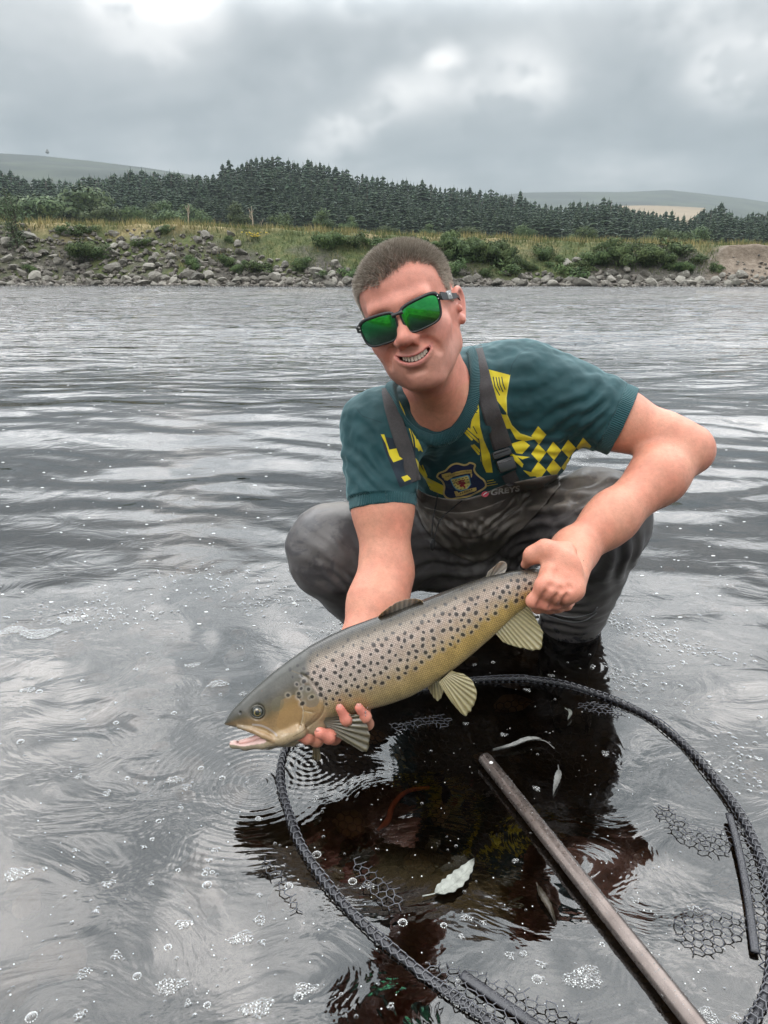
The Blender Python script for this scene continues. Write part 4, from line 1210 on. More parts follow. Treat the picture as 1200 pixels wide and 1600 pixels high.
def skin_mat():
    m, nt, b = mat('skin'); P = geo_pos(nt)
    a = nt.add('ShaderNodeAttribute', attribute_name='Col')
    mot = nt.ramp(nt.noise(P, 70, 6, .7), [(.3, .84), (.7, 1.10)])
    nt.link(nt.mix(1.0, a.outputs['Color'], mot, 'MULTIPLY'), b.inputs['Base Color'])
    b.inputs['Subsurface Weight'].default_value = .12; b.inputs['Subsurface Radius'].default_value = (1, .35, .2); b.inputs['Subsurface Scale'].default_value = .006
    nt.link(nt.ramp(nt.noise(P, 90, 3), [(.3, .40), (.7, .55)]), b.inputs['Roughness'])
    b.inputs['Specular IOR Level'].default_value = .42
    vo = nt.add('ShaderNodeTexVoronoi', i_Scale=620); nt.link(P, vo.inputs['Vector'])
    h = nt.math('ADD', nt.math('ADD', nt.math('MULTIPLY', vo.outputs['Distance'], 1.2), nt.noise(P, 900, 3, .6)), nt.math('MULTIPLY', nt.noise(P, 260, 4, .65), 1.2))
    nt.link(nt.bump(h, .30, .0009), b.inputs['Normal']); return m
me = mesh_np('body', VS, QS); set_col(me, col)
body = link('body', me, person, skin_mat())
T_BODY = time.time()
# finger nails
M_nail = simple('finger_nail', (.62, .27, .22), .28, .06, 60)
nl = Soup()
for q, a in (((530.5, 1105.5, 1.0748), -1.75), ((560.5, 1104.5, 1.0758), -1.6), ((497.5, 1143.0, 1.0728), -2.4)):
    c = PC(*q); u = RIGHT * math.cos(a) - UP * math.sin(a); v = RIGHT * math.sin(a) + UP * math.cos(a)
    G = [[c + u * .0046 * s_ + v * .0037 * t_ * math.sqrt(max(0, 1 - .35 * s_ ** 2)) + FWD * (.0020 * t_ ** 2 + .0010 * s_ ** 2) for t_ in np.linspace(-1, 1, 7)] for s_ in np.linspace(-1, 1, 7)]
    nl.grid(G)
nl.build('finger_nails', M_nail, person)

# ---- teeth
th = Soup()
for k in range(-4, 5):
    x = MC + k * .0061 - .0004 * k * abs(k); y, z = mouth_c(x); q = 1 - .35 * (abs(k) / 4) ** 2
    s0 = x * .55 / .03
    c = np.array([x, y - .0062 - .0, z + .0012]); tx = np.array([1, -1.4 * (x - MC) / .027, 0]) ; tx = tx / np.linalg.norm(tx); ty = np.array([-tx[1], tx[0], 0])
    P_ = []
    for b_ in np.linspace(-1, 1, 8):
        row = []
        for a_ in np.linspace(-1, 1, 7):
            wdt = (.00300 - .00022 * abs(k)) * (1 - .10 * b_ ** 2) * (.94 if b_ > 0 else 1)
            row.append(hd(*(c + tx * a_ * wdt + np.array([0, 0, -1]) * b_ * .0046 * q * (1 - .12 * a_ ** 4) - ty * -.0014 * (1 - a_ ** 4 * .8) * (1 - .3 * b_ ** 4))))
        P_.append(row)
    th.grid(P_)
th.build('teeth', simple('tooth_enamel', (.80, .73, .62), .22, .06, 200), person)

# ---- cropped hair: single strands rooted in the scalp
def hair():
    r = np.random.default_rng(2); A_ = VS[QS[:, 0]]; w_ = hmask[QS[:, 0]]
    ar = np.linalg.norm(np.cross(VS[QS[:, 2]] - VS[QS[:, 0]], VS[QS[:, 3]] - VS[QS[:, 1]]), axis=1)
    p = w_ * ar; p[w_ < .12] = 0; p /= p.sum(); n = 38000
    f = r.choice(len(QS), n, p=p); u, v = r.random(n)[:, None], r.random(n)[:, None]
    q = QS[f]; B_ = (VS[q[:, 0]] * (1 - u) + VS[q[:, 1]] * u) * (1 - v) + (VS[q[:, 3]] * (1 - u) + VS[q[:, 2]] * u) * v
    N_ = NS[q[:, 0]]; L = to_h(B_)
    # short at the sides, longer and brushed forward on top
    topn = sstep(.035, .085, L[:, 2])
    ln = (.0050 + .0080 * topn) * r.uniform(.7, 1.2, n)
    flow = np.stack([.25 * L[:, 0] / .07, .55 * topn - .15, -.75 * (1 - topn) - .05], 1) @ HM.T
    clump = np.stack([pnoise(B_ * 160 + k * 31) for k in range(3)], 1)
    d = N_ * (.80 + .25 * topn[:, None]) + flow * .62 + clump * .28 + r.normal(0, .12, (n, 3)); d /= np.linalg.norm(d, axis=1)[:, None]
    side = np.cross(d, r.normal(size=(n, 3))); side /= np.linalg.norm(side, axis=1)[:, None]; up2 = np.cross(d, side)
    w0 = .00026; V = []
    bend = N_ * -.10 + flow * .12
    for t, ww in ((0, 1), (.55, .85), (1, .25)):
        c = B_ - N_ * .0008 + d * (ln * t)[:, None] + bend * (ln * t * t)[:, None]
        for a in (0, 2.094, 4.188): V.append(c + (side * math.cos(a) + up2 * math.sin(a)) * w0 * ww)
    V = np.stack(V, 1).reshape(-1, 3); o9_ = np.arange(n)[:, None] * 9
    Q = np.concatenate([o9_ + [k * 3 + a, k * 3 + (a + 1) % 3, k * 3 + 3 + (a + 1) % 3, k * 3 + 3 + a] for k in (0, 1) for a in range(3)])
    Q = Q.reshape(-1, 4); me = mesh_np('hair', V, Q)
    base = np.array([.41, .355, .30]) * r.uniform(.55, 1.45, n)[:, None]; base[r.random(n) < .08] = (.60, .54, .47)
    # lighter towards the tips and the sides
    cc = np.repeat(base, 9, 0).reshape(n, 9, 3); cc[:, 6:] *= 1.25; cc = cc * (.72 + .42 * (1 - topn))[:, None, None]
    set_col(me, cc.reshape(-1, 3))
    m, nt, b = mat('cropped_hair'); nt.link(nt.add('ShaderNodeAttribute', attribute_name='Col').outputs['Color'], b.inputs['Base Color']); b.inputs['Roughness'].default_value = .42
    link('hair', me, person, m)
hair()

# ---- sunglasses
def glasses():
    M_fr = simple('matt_black_plastic', (.010, .010, .011), .38, .1, 40)
    m, nt, b = mat('mirror_lens')
    lw = nt.add('ShaderNodeLayerWeight', i_Blend=.35)
    b.inputs['Metallic'].default_value = 1.0; b.inputs['Roughness'].default_value = .03
    la = nt.add('ShaderNodeAttribute', attribute_name='Col')          # green coating; darker lower half paints in the water's reflection
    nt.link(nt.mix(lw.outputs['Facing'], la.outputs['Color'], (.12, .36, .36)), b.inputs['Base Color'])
    CX, CZ, A_, B_ = .0342, -.0005, .0284, .0200
    def surf(x, z): return .1035 - 1.7 * x * x - 3.2 * ((abs(x) - CX) ** 2 + (z - CZ) ** 2) * sstep(.002, .016, abs(x)) + .06 * (z - CZ)
    def ring(sx, off, n=64):
        t = np.linspace(0, 2 * math.pi, n, endpoint=False); e = 2 / 3.8
        c, s_ = np.cos(t), np.sin(t)
        x = (A_ + off) * np.sign(c) * np.abs(c) ** e; z = (B_ + off) * np.sign(s_) * np.abs(s_) ** e
        x = x * (1 - .09 * (-z / B_).clip(-1, 1) * 1.0)          # narrower towards the cheek
        z = z + .0020 * (x / A_)                                   # outer corners ride higher
        return np.stack([sx * (CX + x), CZ + z + .05 * sx * (CX + x)], 1)
    bx_ = np.linspace(-.0088, .0088, 17); bz_ = .0128 - 9.0 * bx_ ** 2 * 0 + .05 * bx_; bh_ = .0026 + .0016 * np.abs(bx_ / .0088) ** 2
    gl = Soup().grid([[hd(x, surf(x, .010) + .0010 - .0010 * math.sin(a * math.pi / 4) + .0016 * math.cos(a * math.pi / 4 ), z + h_ * (math.sin(a * math.pi / 4))) for a in range(9)] for x, z, h_ in zip(bx_, bz_, bh_)]).build('sunglasses', M_fr, person)
    for sx in (-1, 1):
        inn, out = ring(sx, -.0006), ring(sx, .0022); out[:, 1] += .0020 * sstep(.0, .016, out[:, 1] - CZ)
        s = Soup()
        def lift(P2, dy): return np.array([hd(x, surf(x, z) + dy, z) for x, z in P2])
        L4 = [lift(inn, -.0008), lift(inn, .0009), lift(out, .0007), lift(out, -.0016)]
        L4.append(L4[0]); G = np.array(L4); G = np.concatenate([G, G[:, :1]], 1)
        s.grid(G)
        # top bar thickening towards the hinge
        tb = [out[i] for i in range(4, 30)]
        s.build('frame', M_fr, gl)
        lens = Soup(); n = 64; P_ = ring(sx, 0); c = np.array([sx * CX, CZ + .05 * sx * CX]); rows = []
        for q in np.linspace(0.001, 1, 14):
            P2 = c + (P_ - c) * q; rows.append(np.array([hd(x, surf(x, z) - .0002, z) for x, z in np.concatenate([P2, P2[:1]])]))
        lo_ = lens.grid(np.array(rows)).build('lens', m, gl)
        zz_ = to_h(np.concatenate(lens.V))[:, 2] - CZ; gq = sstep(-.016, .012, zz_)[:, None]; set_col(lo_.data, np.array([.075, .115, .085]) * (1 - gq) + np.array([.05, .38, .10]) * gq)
        # hinge block and temple
        hx = sx * .0660
        Soup().box(hd(hx, surf(hx, .012) - .0005, .0125 + .05 * hx), HM[:, 0] * .0035, HM[:, 1] * .003, HM[:, 2] * .0045).build('hinge', M_fr, gl, bevel=.0008)
        t = Soup(); Pq = catmull([(sx * .0680, surf(hx, 0) - .004, .0130 + .05 * hx), (sx * .0745, .060, .0130), (sx * .0775, .025, .0120), (sx * .0785, -.006, .0110), (sx * .079, -.030, -.004)], 6)
        hh = np.linspace(.0060, .0026, len(Pq)); G = []
        for p, h_ in zip(Pq, hh): G.append([hd(p[0] + a * .0014, p[1], p[2] + b_ * h_) for a, b_ in ((-1, -1), (1, -1), (1, 1), (-1, 1), (-1, -1))])
        t.grid(G).build('temple', M_fr, gl, smooth=False)
        for dz in (-.0022, .0022):
            Soup().ball(hd(sx * .0640, surf(sx * .0640, .013) + .0030, .0130 + .05 * hx + dz), .00085, 8, 5).build('rivet', simple('rivet_metal', (.75, .75, .72), .3, .05, 10, metallic=.6), gl)
    # silver plate with an oval emblem on the visible temple
    pl = Soup(); c = np.array([.0752, .057, .0150])
    pl.box(hd(*c), unit(HM[:, 1] - HM[:, 0] * .12) * .0110, HM[:, 2] * .0062, HM[:, 0] * .0014).build('temple_plate', simple('brushed_silver', (.42, .42, .42), .35, .1, 60, metallic=.8), gl, bevel=.0004)
    ov = Soup(); t_ = np.linspace(0, 6.283, 25)
    ov.tube([hd(c[0] + .0018, c[1] + .0032 * math.cos(a), c[2] + .0018 * math.sin(a)) for a in t_], .0005, 6, False).build('oval_emblem', simple('polished_silver', (.8, .8, .8), .2, .05, 10, metallic=.9), gl)
glasses()
# ================================================================== clothing
SH0, SH1 = R(0), 0
CK_L = mid(LSh, LEl, .59); CK_R = mid(RSh, REl, .570)           # where the sleeves end
uL = unit(LEl - LSh); uR = unit(REl - RSh)
def sleeve(a, b, r1, r2, end, u, inner):
    """loose sleeve cut off square and hollow at the cuff"""
    cap_ = capsule(a, b + u * .05, r1, r2, .01)
    def fn(P):
        d = cap_.fn(P); t = (P - end) @ u
        d = np.maximum(d, t)
        axd = P - end; ax = axd - np.outer(axd @ u, u)
        hol = np.maximum(np.sqrt((ax * ax).sum(1)) - inner, -(t + .030))
        return np.maximum(d, -hol)
    return Prim(fn, (a + b) / 2, np.linalg.norm(b - a) / 2 + max(r1, r2) + .06, .045, '+')
Abd = Pel * .40 + Che * .60
shirt_p = [
    ellips(Che + fr_ax * 0, (.158, .118, .185), TM, .03),
    capsule(RSh + [.02, .01, .0], LSh + [-.02, .01, 0], .062, .066, .06),
    ellips(Abd, (.150, .112, .150), TM, .05),
    capsule(Nek + [0, .015, -.015], Che, .078, .12, .05),
    capsule(PC(835, 650, 1.42), PC(838, 705, 1.42), .070, .066, .05),
    capsule(PC(676, 640, 1.27), PC(684, 600, 1.25), .047, .060, .012, '-'),
    sleeve(RSh, CK_R, .067, .057, CK_R, uR, .052),
    sleeve(LSh, CK_L, .072, .065, CK_L, uL, .059),
]
lo, hi = bounds(shirt_p, .03)
VT, QT = surface(shirt_p, lo, hi, .0024)
NT_ = vnormals(VT, QT)
tS = (VT - RSh) @ uR; tL = (VT - LSh) @ uL
def cloth_folds(V, N, T_):
    """drag folds: ridges running along given directions"""
    d = np.zeros(len(V))
    for (c, dirv, wid, lam, amp, ln) in T_:
        c = np.array(c); dirv = unit(dirv); q = V - c; al = q @ dirv; pe = q - np.outer(al, dirv)
        side = unit(np.cross(dirv, FWD)); s_ = q @ side
        wv = s_ + .012 * np.sin(al * 22 + s_ * 30) + .006 * np.sin(al * 50)
        m = np.exp(-(al / ln) ** 2 - (s_ / wid) ** 2)
        r = np.cos(2 * math.pi * wv / lam); r = np.sign(r) * np.abs(r) ** .8
        d += amp * m * r
    return d
armpL = PC(905, 690, 1.30); armpR = PC(640, 735, 1.27)
FS = [(PC(905, 640, 1.30), PC(960, 600, 1.3) - PC(860, 690, 1.3), .045, .034, .0045, .09), (PC(930, 650, 1.3), PC(950, 610, 1.3) - PC(905, 700, 1.3), .035, .026, .0040, .06),
      (PC(800, 600, 1.30), PC(900, 560, 1.3) - PC(770, 610, 1.3), .06, .05, .0030, .10), (PC(575, 740, 1.25), PC(640, 770, 1.25) - PC(540, 715, 1.25), .05, .030, .0035, .07),
      (PC(600, 700, 1.25), PC(640, 740, 1.25) - PC(560, 640, 1.25), .04, .036, .0030, .08), (PC(690, 700, 1.32), PC(690, 760, 1.3) - PC(700, 640, 1.3), .07, .045, .0022, .08),
      (PC(850, 700, 1.33), PC(900, 690, 1.3) - PC(790, 715, 1.3), .04, .026, .0035, .08), (PC(770, 640, 1.32), PC(790, 720, 1.3) - PC(750, 570, 1.3), .05, .030, .0022, .09)]
disp = .62 * cloth_folds(VT, NT_, FS) + .0050 * fbm(VT * 13, 3) + .0014 * fbm(VT * [40, 40, 40], 2)
# ribbed cuffs stay tight and flat
cuffR = sstep(-.021, -.019, (VT - CK_R) @ uR) * (((VT - CK_R) @ uR) < .01) * (np.linalg.norm(VT - CK_R, axis=1) < .09)
cuffL = sstep(-.026, -.024, (VT - CK_L) @ uL) * (((VT - CK_L) @ uL) < .01) * (np.linalg.norm(VT - CK_L, axis=1) < .10)
cuff = np.maximum(cuffR, cuffL)
disp = disp * (1 - .75 * cuff) - .0012 * cuff
def ang(V, c, u):
    a = unit(np.cross(u, [0, 0, 1])); b_ = np.cross(u, a); q = V - c; return np.arctan2(q @ a, q @ b_)
VT = VT + NT_ * disp[:, None]
spx, spy, sdp = proj(VT)

TEAL, TEALD, YEL, NAVY, GOLD, BLACKISH = (.008, .046, .054), (.005, .030, .038), (.62, .50, .022), (.010, .012, .050), (.55, .42, .16), (.008, .016, .022)
cv = Canvas(500, 500, 1040, 830, 4, TEAL)
def P8(L): return [(620 + x / 3.75, 560 + y / 3.75) for x, y in L]
# dark panel round the lower left strap
cv.poly([(596, 682), (648, 690), (652, 752), (625, 762), (600, 700)], (.010, .018, .030))
# yellow panel from the right shoulder strap down to the seam
cv.poly(P8([(490, 57), (520, 60), (662, 97), (652, 170), (640, 235), (645, 330), (672, 390), (722, 440), (820, 472), (760, 484), (700, 474), (640, 440), (600, 400), (540, 250), (500, 150)]), YEL)
for L in ([(492, 60), (540, 150), (520, 158), (486, 90)], [(553, 245), (590, 250), (650, 330), (620, 330), (570, 285)], [(620, 410), (665, 412), (700, 475), (660, 470)]): cv.poly(P8(L), TEALD)
for L in ([(530, 108), (548, 150)], [(565, 110), (575, 165), (602, 215)], [(582, 112), (592, 160), (604, 185)], [(598, 112), (606, 160), (622, 195)], [(615, 110), (622, 150), (634, 180)], [(520, 120), (530, 150)], [(560, 248), (575, 290)]): cv.line(P8(L), 1.5, TEALD)
cv.line(P8([(662, 97), (640, 232), (645, 330), (672, 392), (722, 442), (820, 474)]), 1.3, (.70, .60, .08))
# yellow strip left of the strap
cv.poly(P8([(450, 165), (470, 200), (482, 300), (488, 400), (510, 480), (545, 560), (562, 668), (524, 668), (492, 600), (487, 520), (478, 470), (430, 420), (440, 340), (424, 290), (428, 250)]), YEL)
for L in ([(402, 436), (440, 475)], [(410, 425), (480, 490)], [(420, 412), (486, 470)], [(440, 512), (480, 560)], [(452, 508), (488, 545)]): cv.line(P8(L), 3.0, YEL)
for L in ([(436, 310), (470, 318)], [(440, 345), (476, 290)], [(436, 270), (455, 175)], [(480, 470), (500, 620), (520, 665)], [(448, 400), (470, 440)]): cv.line(P8(L), 1.3, TEALD)
for k in range(6): cv.line(P8([(530, 712 + k * 7), (560 + 6 * k, 706 + k * 6)]), 1.0, YEL if k % 2 else TEALD)
# left strip along the neck and its ragged bands
cv.poly(P8([(-28, 205), (0, 220), (40, 300), (62, 372), (40, 345), (10, 300), (-22, 245)]), YEL)
cv.poly(P8([(62, 372), (80, 410), (104, 470), (110, 520), (152, 548), (140, 510), (112, 470), (92, 420)]), YEL)
cv.poly(P8([(62, 378), (90, 440), (100, 520), (88, 470)]), YEL)
cv.poly(P8([(104, 580), (116, 590), (180, 700), (272, 745), (270, 800), (196, 770), (170, 715), (130, 660)]), YEL)
for L in ([(120, 478), (150, 545)], [(110, 470), (130, 540)], [(96, 430), (118, 500)], [(150, 628), (175, 690)]): cv.line(P8(L), 2.0, YEL)
for L in ([(0, 240), (50, 340)], [(70, 380), (104, 500)], [(190, 752), (272, 780)]): cv.line(P8(L), .9, TEALD)
q2 = lambda L: [(500 + x / 1.875, 500 + y / 1.875) for x, y in L]
cv.poly(q2([(178, 335), (188, 335), (203, 380), (258, 370), (268, 398), (215, 417), (204, 398), (192, 362)]), YEL)
cv.poly(q2([(238, 460), (276, 447), (280, 462), (262, 468), (248, 474)]), YEL)
cv.poly(q2([(318, 482), (362, 488), (362, 510), (332, 502)]), YEL)
# chequered side panel
cv.poly(P8([(620, 420), (690, 470), (790, 500), (860, 470), (900, 462), (1000, 475), (1060, 480), (1090, 560), (1080, 620), (1000, 670), (860, 700), (720, 700), (640, 560)]), TEALD)
def chk(cx, cy, a, b_, sk): cv.poly(P8([(cx - a, cy + sk), (cx - 4, cy - b_), (cx + a, cy - sk), (cx + 2, cy + b_)]), YEL)
for i in range(-3, 9):
    for j in range(-3, 9):
        cx = 832 + (i + j) * 44; cy = 555 + (i - j) * 52 - (i + j) * 6
        if cx < 800: continue
        if (i + j) % 2 == 0 and 440 < cy < 715 and cx < 1100: chk(cx, cy, 44, 54, 4)
for L in ([(670, 500), (740, 478), (780, 510), (735, 560), (700, 555)], [(690, 568), (780, 578), (735, 592)], [(640, 540), (700, 570), (742, 620), (735, 640), (700, 610)], [(740, 655), (800, 670), (840, 690), (780, 692)], [(620, 330), (660, 405), (625, 415), (600, 360)]): cv.poly(P8(L), YEL)
# crest
q3 = lambda L: [(660 + x / 6.667, 700 + y / 6.667) for x, y in L]
crest = catmull(np.array(q3([(152, 298), (172, 264), (238, 238), (270, 205), (305, 178), (360, 162), (430, 178), (470, 170), (496, 155), (548, 176), (538, 222), (556, 262), (600, 305), (640, 335), (662, 385), (645, 418), (570, 462), (480, 503), (390, 518), (300, 532), (250, 516), (222, 474), (230, 408), (212, 352), (165, 312), (152, 298)])), 3)
cv.poly(crest, NAVY); cv.line(crest, 2.6, GOLD)
cv.poly(q3([(200, 275), (290, 255), (300, 268), (345, 250), (420, 232), (515, 226), (516, 262), (450, 268), (380, 282), (320, 300), (262, 340), (230, 335), (225, 318), (205, 305)]), (.58, .42, .12))
cv.poly(q3([(500, 262), (520, 270), (515, 305), (506, 308)]), GOLD)
cv.poly(q3([(288, 330), (300, 318), (470, 280), (490, 290), (508, 380), (470, 430), (400, 450), (350, 435), (320, 400)]), (.10, .28, .42))
cv.poly(q3([(300, 330), (470, 290), (480, 300), (500, 378), (462, 425), (402, 440), (355, 425), (325, 390)]), (.68, .56, .16))
for i, (x, y) in enumerate([(318, 345), (350, 335), (385, 326), (420, 318), (455, 308), (470, 330), (480, 355), (470, 395), (440, 418), (400, 430), (365, 415), (340, 395), (328, 370), (335, 355)]): cv.line(q3([(x - 7, y + 2), (x + 7, y - 2)]), .9, BLACKISH)
for L in ([(375, 345), (395, 335), (410, 348), (440, 352), (452, 372), (430, 385), (450, 398), (440, 418), (420, 400), (400, 410), (385, 395), (400, 378), (365, 385), (360, 372), (385, 365), (358, 355)],): cv.poly(q3(L), (.30, .02, .03))
for L in ([(400, 340), (420, 335), (425, 350)], [(430, 340), (440, 330)], [(360, 368), (350, 360)]): cv.line(q3(L), 1.4, (.30, .02, .03))
cv.poly(q3([(330, 452), (362, 450), (375, 468), (450, 438), (520, 418), (560, 410), (565, 440), (545, 452), (480, 472), (400, 500), (350, 506), (340, 480)]), (.55, .40, .12))
for k in range(6): x = 392 + k * 23; y = 486 - k * 9; cv.line(q3([(x, y), (x + 3, y - 14), (x + 12, y - 8)]), .8, BLACKISH)
# shoulder seams in the knit
for L in ([(743, 575), (750, 556), (796, 586), (820, 548), (856, 533)], [(530, 640), (552, 640), (596, 672)]): pass
cv.line([(796, 586), (800, 570), (812, 552), (836, 538), (862, 532)], 1.0, TEALD); cv.line([(556, 637), (566, 650), (596, 660)], 1.0, TEALD)
shirt_img = cv.image('shirt_print')
def uv_layer(me, u, v, name='print'):
    l = me.uv_layers.new(name=name); vi = np.empty(len(me.loops), np.int32); me.loops.foreach_get('vertex_index', vi)
    l.data.foreach_set('uv', np.stack([u[vi], v[vi]], 1).astype(np.float32).ravel())
def shirt_mat():
    m, nt, b = mat('knit_shirt'); P = geo_pos(nt)
    uvn = nt.add('ShaderNodeUVMap', uv_map='print'); im = nt.add('ShaderNodeTexImage'); im.image = shirt_img; im.extension = 'EXTEND'; nt.link(uvn.outputs[0], im.inputs[0])
    a = nt.add('ShaderNodeAttribute', attribute_name='Col')       # r: printed front, g: cuff angle ribs
    sp = nt.add('ShaderNodeSeparateColor'); nt.link(a.outputs['Color'], sp.inputs[0])
    c = nt.mix(sp.outputs[0], TEAL, im.outputs[0])
    rib = nt.math('SINE', nt.math('MULTIPLY', sp.outputs[1], 6.283 * 110)); ribm = nt.math('MULTIPLY', rib, sp.outputs[2])
    c = nt.mix(nt.math('MULTIPLY', sp.outputs[2], .35), c, (.012, .085, .10))
    var = nt.ramp(nt.noise(P, 30, 4), [(.3, .88), (.7, 1.12)])
    nt.link(nt.mix(1.0, c, var, 'MULTIPLY'), b.inputs['Base Color'])
    b.inputs['Roughness'].default_value = .68; b.inputs['Sheen Weight'].default_value = .35; b.inputs['Sheen Roughness'].default_value = .4
    b.inputs['Sheen Tint'].default_value = (.5, .8, .85, 1); b.inputs['Specular IOR Level'].default_value = .35
    kn = nt.add('ShaderNodeTexVoronoi', i_Scale=620); nt.link(P, kn.inputs['Vector'])
    b1 = nt.bump(kn.outputs['Distance'], .35, .0006)
    nt.link(nt.bump(ribm, .8, .0010, b1), b.inputs['Normal']); return m
front = sstep(-.15, .1, -(NT_ @ FWD)) * (sdp < 1.52) * (1 - cuff)
# sleeves are plain: keep the print off them
slv = np.maximum(sstep(.055, .075, tL) * (((VT - LSh) - np.outer(tL, uL)) ** 2).sum(1) ** .5 < 0, 0)
g = np.where(cuffL > .5, ang(VT, CK_L, uL), ang(VT, CK_R, uR)) / 6.283 + .5
me = mesh_np('shirt', VT, QT); set_col(me, np.stack([front, g, cuff], 1)); uv_layer(me, *cv.uv(spx, spy))
shirt = link('football_shirt', me, person, shirt_mat())
BV = BVHTree.FromPolygons([tuple(v) for v in VT], [tuple(q) for q in QT.tolist()])

# collar: ribbed band round the neck
def ring_on_neck():
    cen = PC(676, 615, 1.245) ; n_ = unit(hd(0, 0, 0) - Nek + FWD * -.035 + [-.01, 0, 0])
    pts = []
    for px, py in [(614, 600), (618, 625), (630, 652), (650, 672), (680, 683), (707, 672), (727, 642), (737, 608), (738, 575), (732, 550)]:
        h = BV.ray_cast(Vector(CAMP), Vector(ray(px, py)).normalized()); p = np.array(h[0]) if h[0] is not None else PC(px, py, 1.30)
        pts.append(p)
    pts = np.array(pts)
    # back of the neck, hidden behind the head
    b0, b1 = pts[-1], pts[0]; bc = Nek + np.array([.005, .070, .030])
    pts = np.concatenate([pts, [b0 * .55 + bc * .45 + [.012, .02, 0], bc, b1 * .5 + bc * .5 + [-.02, .01, 0]]])
    P_ = catmull(np.concatenate([pts[-2:], pts, pts[:3]]), 8)[16:-16]
    cc = P_.mean(0); axis = unit(Nek - Che) * .6 - FWD * .35; axis = unit(axis)
    G, A = [], []
    L = np.concatenate([[0], np.cumsum(np.linalg.norm(np.diff(P_, axis=0), axis=1))])
    for i, p in enumerate(P_):
        o_ = p - cc; o_ = unit(o_ - axis * (o_ @ axis)); row = []
        for t in np.linspace(0, 1, 12):        # profile across the band: inner lip to outer stitched edge
            a = t * math.pi
            row.append(p - o_ * .004 + o_ * (.019 * t) + axis * (.0055 * math.sin(a) ** .6 - .012 * t + .0065))
        row.append(p + o_ * .014 - axis * .018); row.insert(0, p - o_ * .006 - axis * .016)
        G.append(row); A.append(L[i] / .34)
    G = np.array(G); s = Soup().grid(G)
    V = np.concatenate(s.V); me = mesh_np('collar', V, s.Q[0]); n = G.shape[1]
    set_col(me, np.stack([np.zeros(len(V)), np.repeat(np.array(A) * 1.15, n), np.ones(len(V))], 1)); uv_layer(me, np.zeros(len(V)), np.zeros(len(V)))
    link('collar', me, shirt, bpy.data.materials['knit_shirt'])
ring_on_neck()

# ---- chest waders
KnR = PY(512, 858, 1.36); KnL = PY(938, 812, 1.335)
AnR = PY(600, 985, 1.47); AnL = PW(882, 1030, -.10)
HiR = Pel + sh_ax * -.10; HiL = Pel + sh_ax * .10
waders_p = [
    ellips(Pel + [0, .02, .02], (.175, .150, .110), TM, .05),
    ellips(Abd + sp_ax2 * -.045 + fr_ax * .0, (.160, .128, .115), TM, .05),
    capsule(HiR + [0, 0, .01], KnR + [.012, .012, -.004], .098, .086, .05), capsule(HiL + [0, 0, .01], KnL + [-.010, .012, -.004], .100, .090, .05),
    ellips(KnR, (.080, .075, .078), None, .03), ellips(KnL, (.078, .078, .080), None, .03),
    capsule(KnR + [.02, .01, -.02], AnR, .083, .060, .04), capsule(KnL, AnL + [0, 0, .06], .086, .066, .04), capsule(AnL + [0, 0, .07], AnL + [0, 0, -.02], .064, .056, .02),
    capsule(AnL + [0, 0, -.03], AnL + [-.02, -.17, -.05], .048, .040, .03), capsule(AnR + [0, 0, -.0], AnR + [-.03, -.16, -.03], .048, .040, .03),
]
lo, hi = bounds(waders_p, .03)
# cut level with the chest where the bib ends
bt = [PC(640, 752, 1.30), PC(720, 772, 1.30), PC(800, 752, 1.33), PC(900, 728, 1.38)]
VW, QW = surface(waders_p, lo, hi, .0032)
NW = vnormals(VW, QW)
crotch = PC(760, 850, 1.5)
FW = [(PC(530, 890, 1.36), [1, .1, -.75], .05, .034, .0015, .08), (PC(550, 915, 1.36), [1, .1, -.5], .03, .024, .0018, .05),
      (PC(700, 800, 1.45), [.62, 0, -.70], .05, .021, .0060, .11), (PC(790, 830, 1.45), [.45, 0, .80], .07, .024, .0060, .12), (PC(745, 830, 1.45), [.7, 0, -.60], .06, .023, .0035, .10),
      (PC(840, 800, 1.42), [.7, 0, .62], .05, .034, .0055, .09), (PC(880, 770, 1.38), [.8, 0, .30], .05, .040, .0050, .08), (PC(900, 980, 1.4), [1, 0, .25], .05, .024, .0026, .09), (PC(880, 930, 1.4), [.9, 0, -.4], .05, .038, .0035, .09),
      (PC(960, 860, 1.4), [.5, 0, -.9], .04, .040, .0045, .09), (PC(700, 880, 1.5), [1, 0, .15], .08, .04, .0040, .14), (PC(850, 880, 1.45), [.3, 0, .9], .05, .025, .0050, .10)]
dw = cloth_folds(VW, NW, FW) + 0.0060 * fbm(VW * 7, 3) + .0007 * (1 - 2 * np.abs(pnoise(VW * 26 + .3))) 
VW = VW + NW * dw[:, None]
wpx, wpy, wd_ = proj(VW)
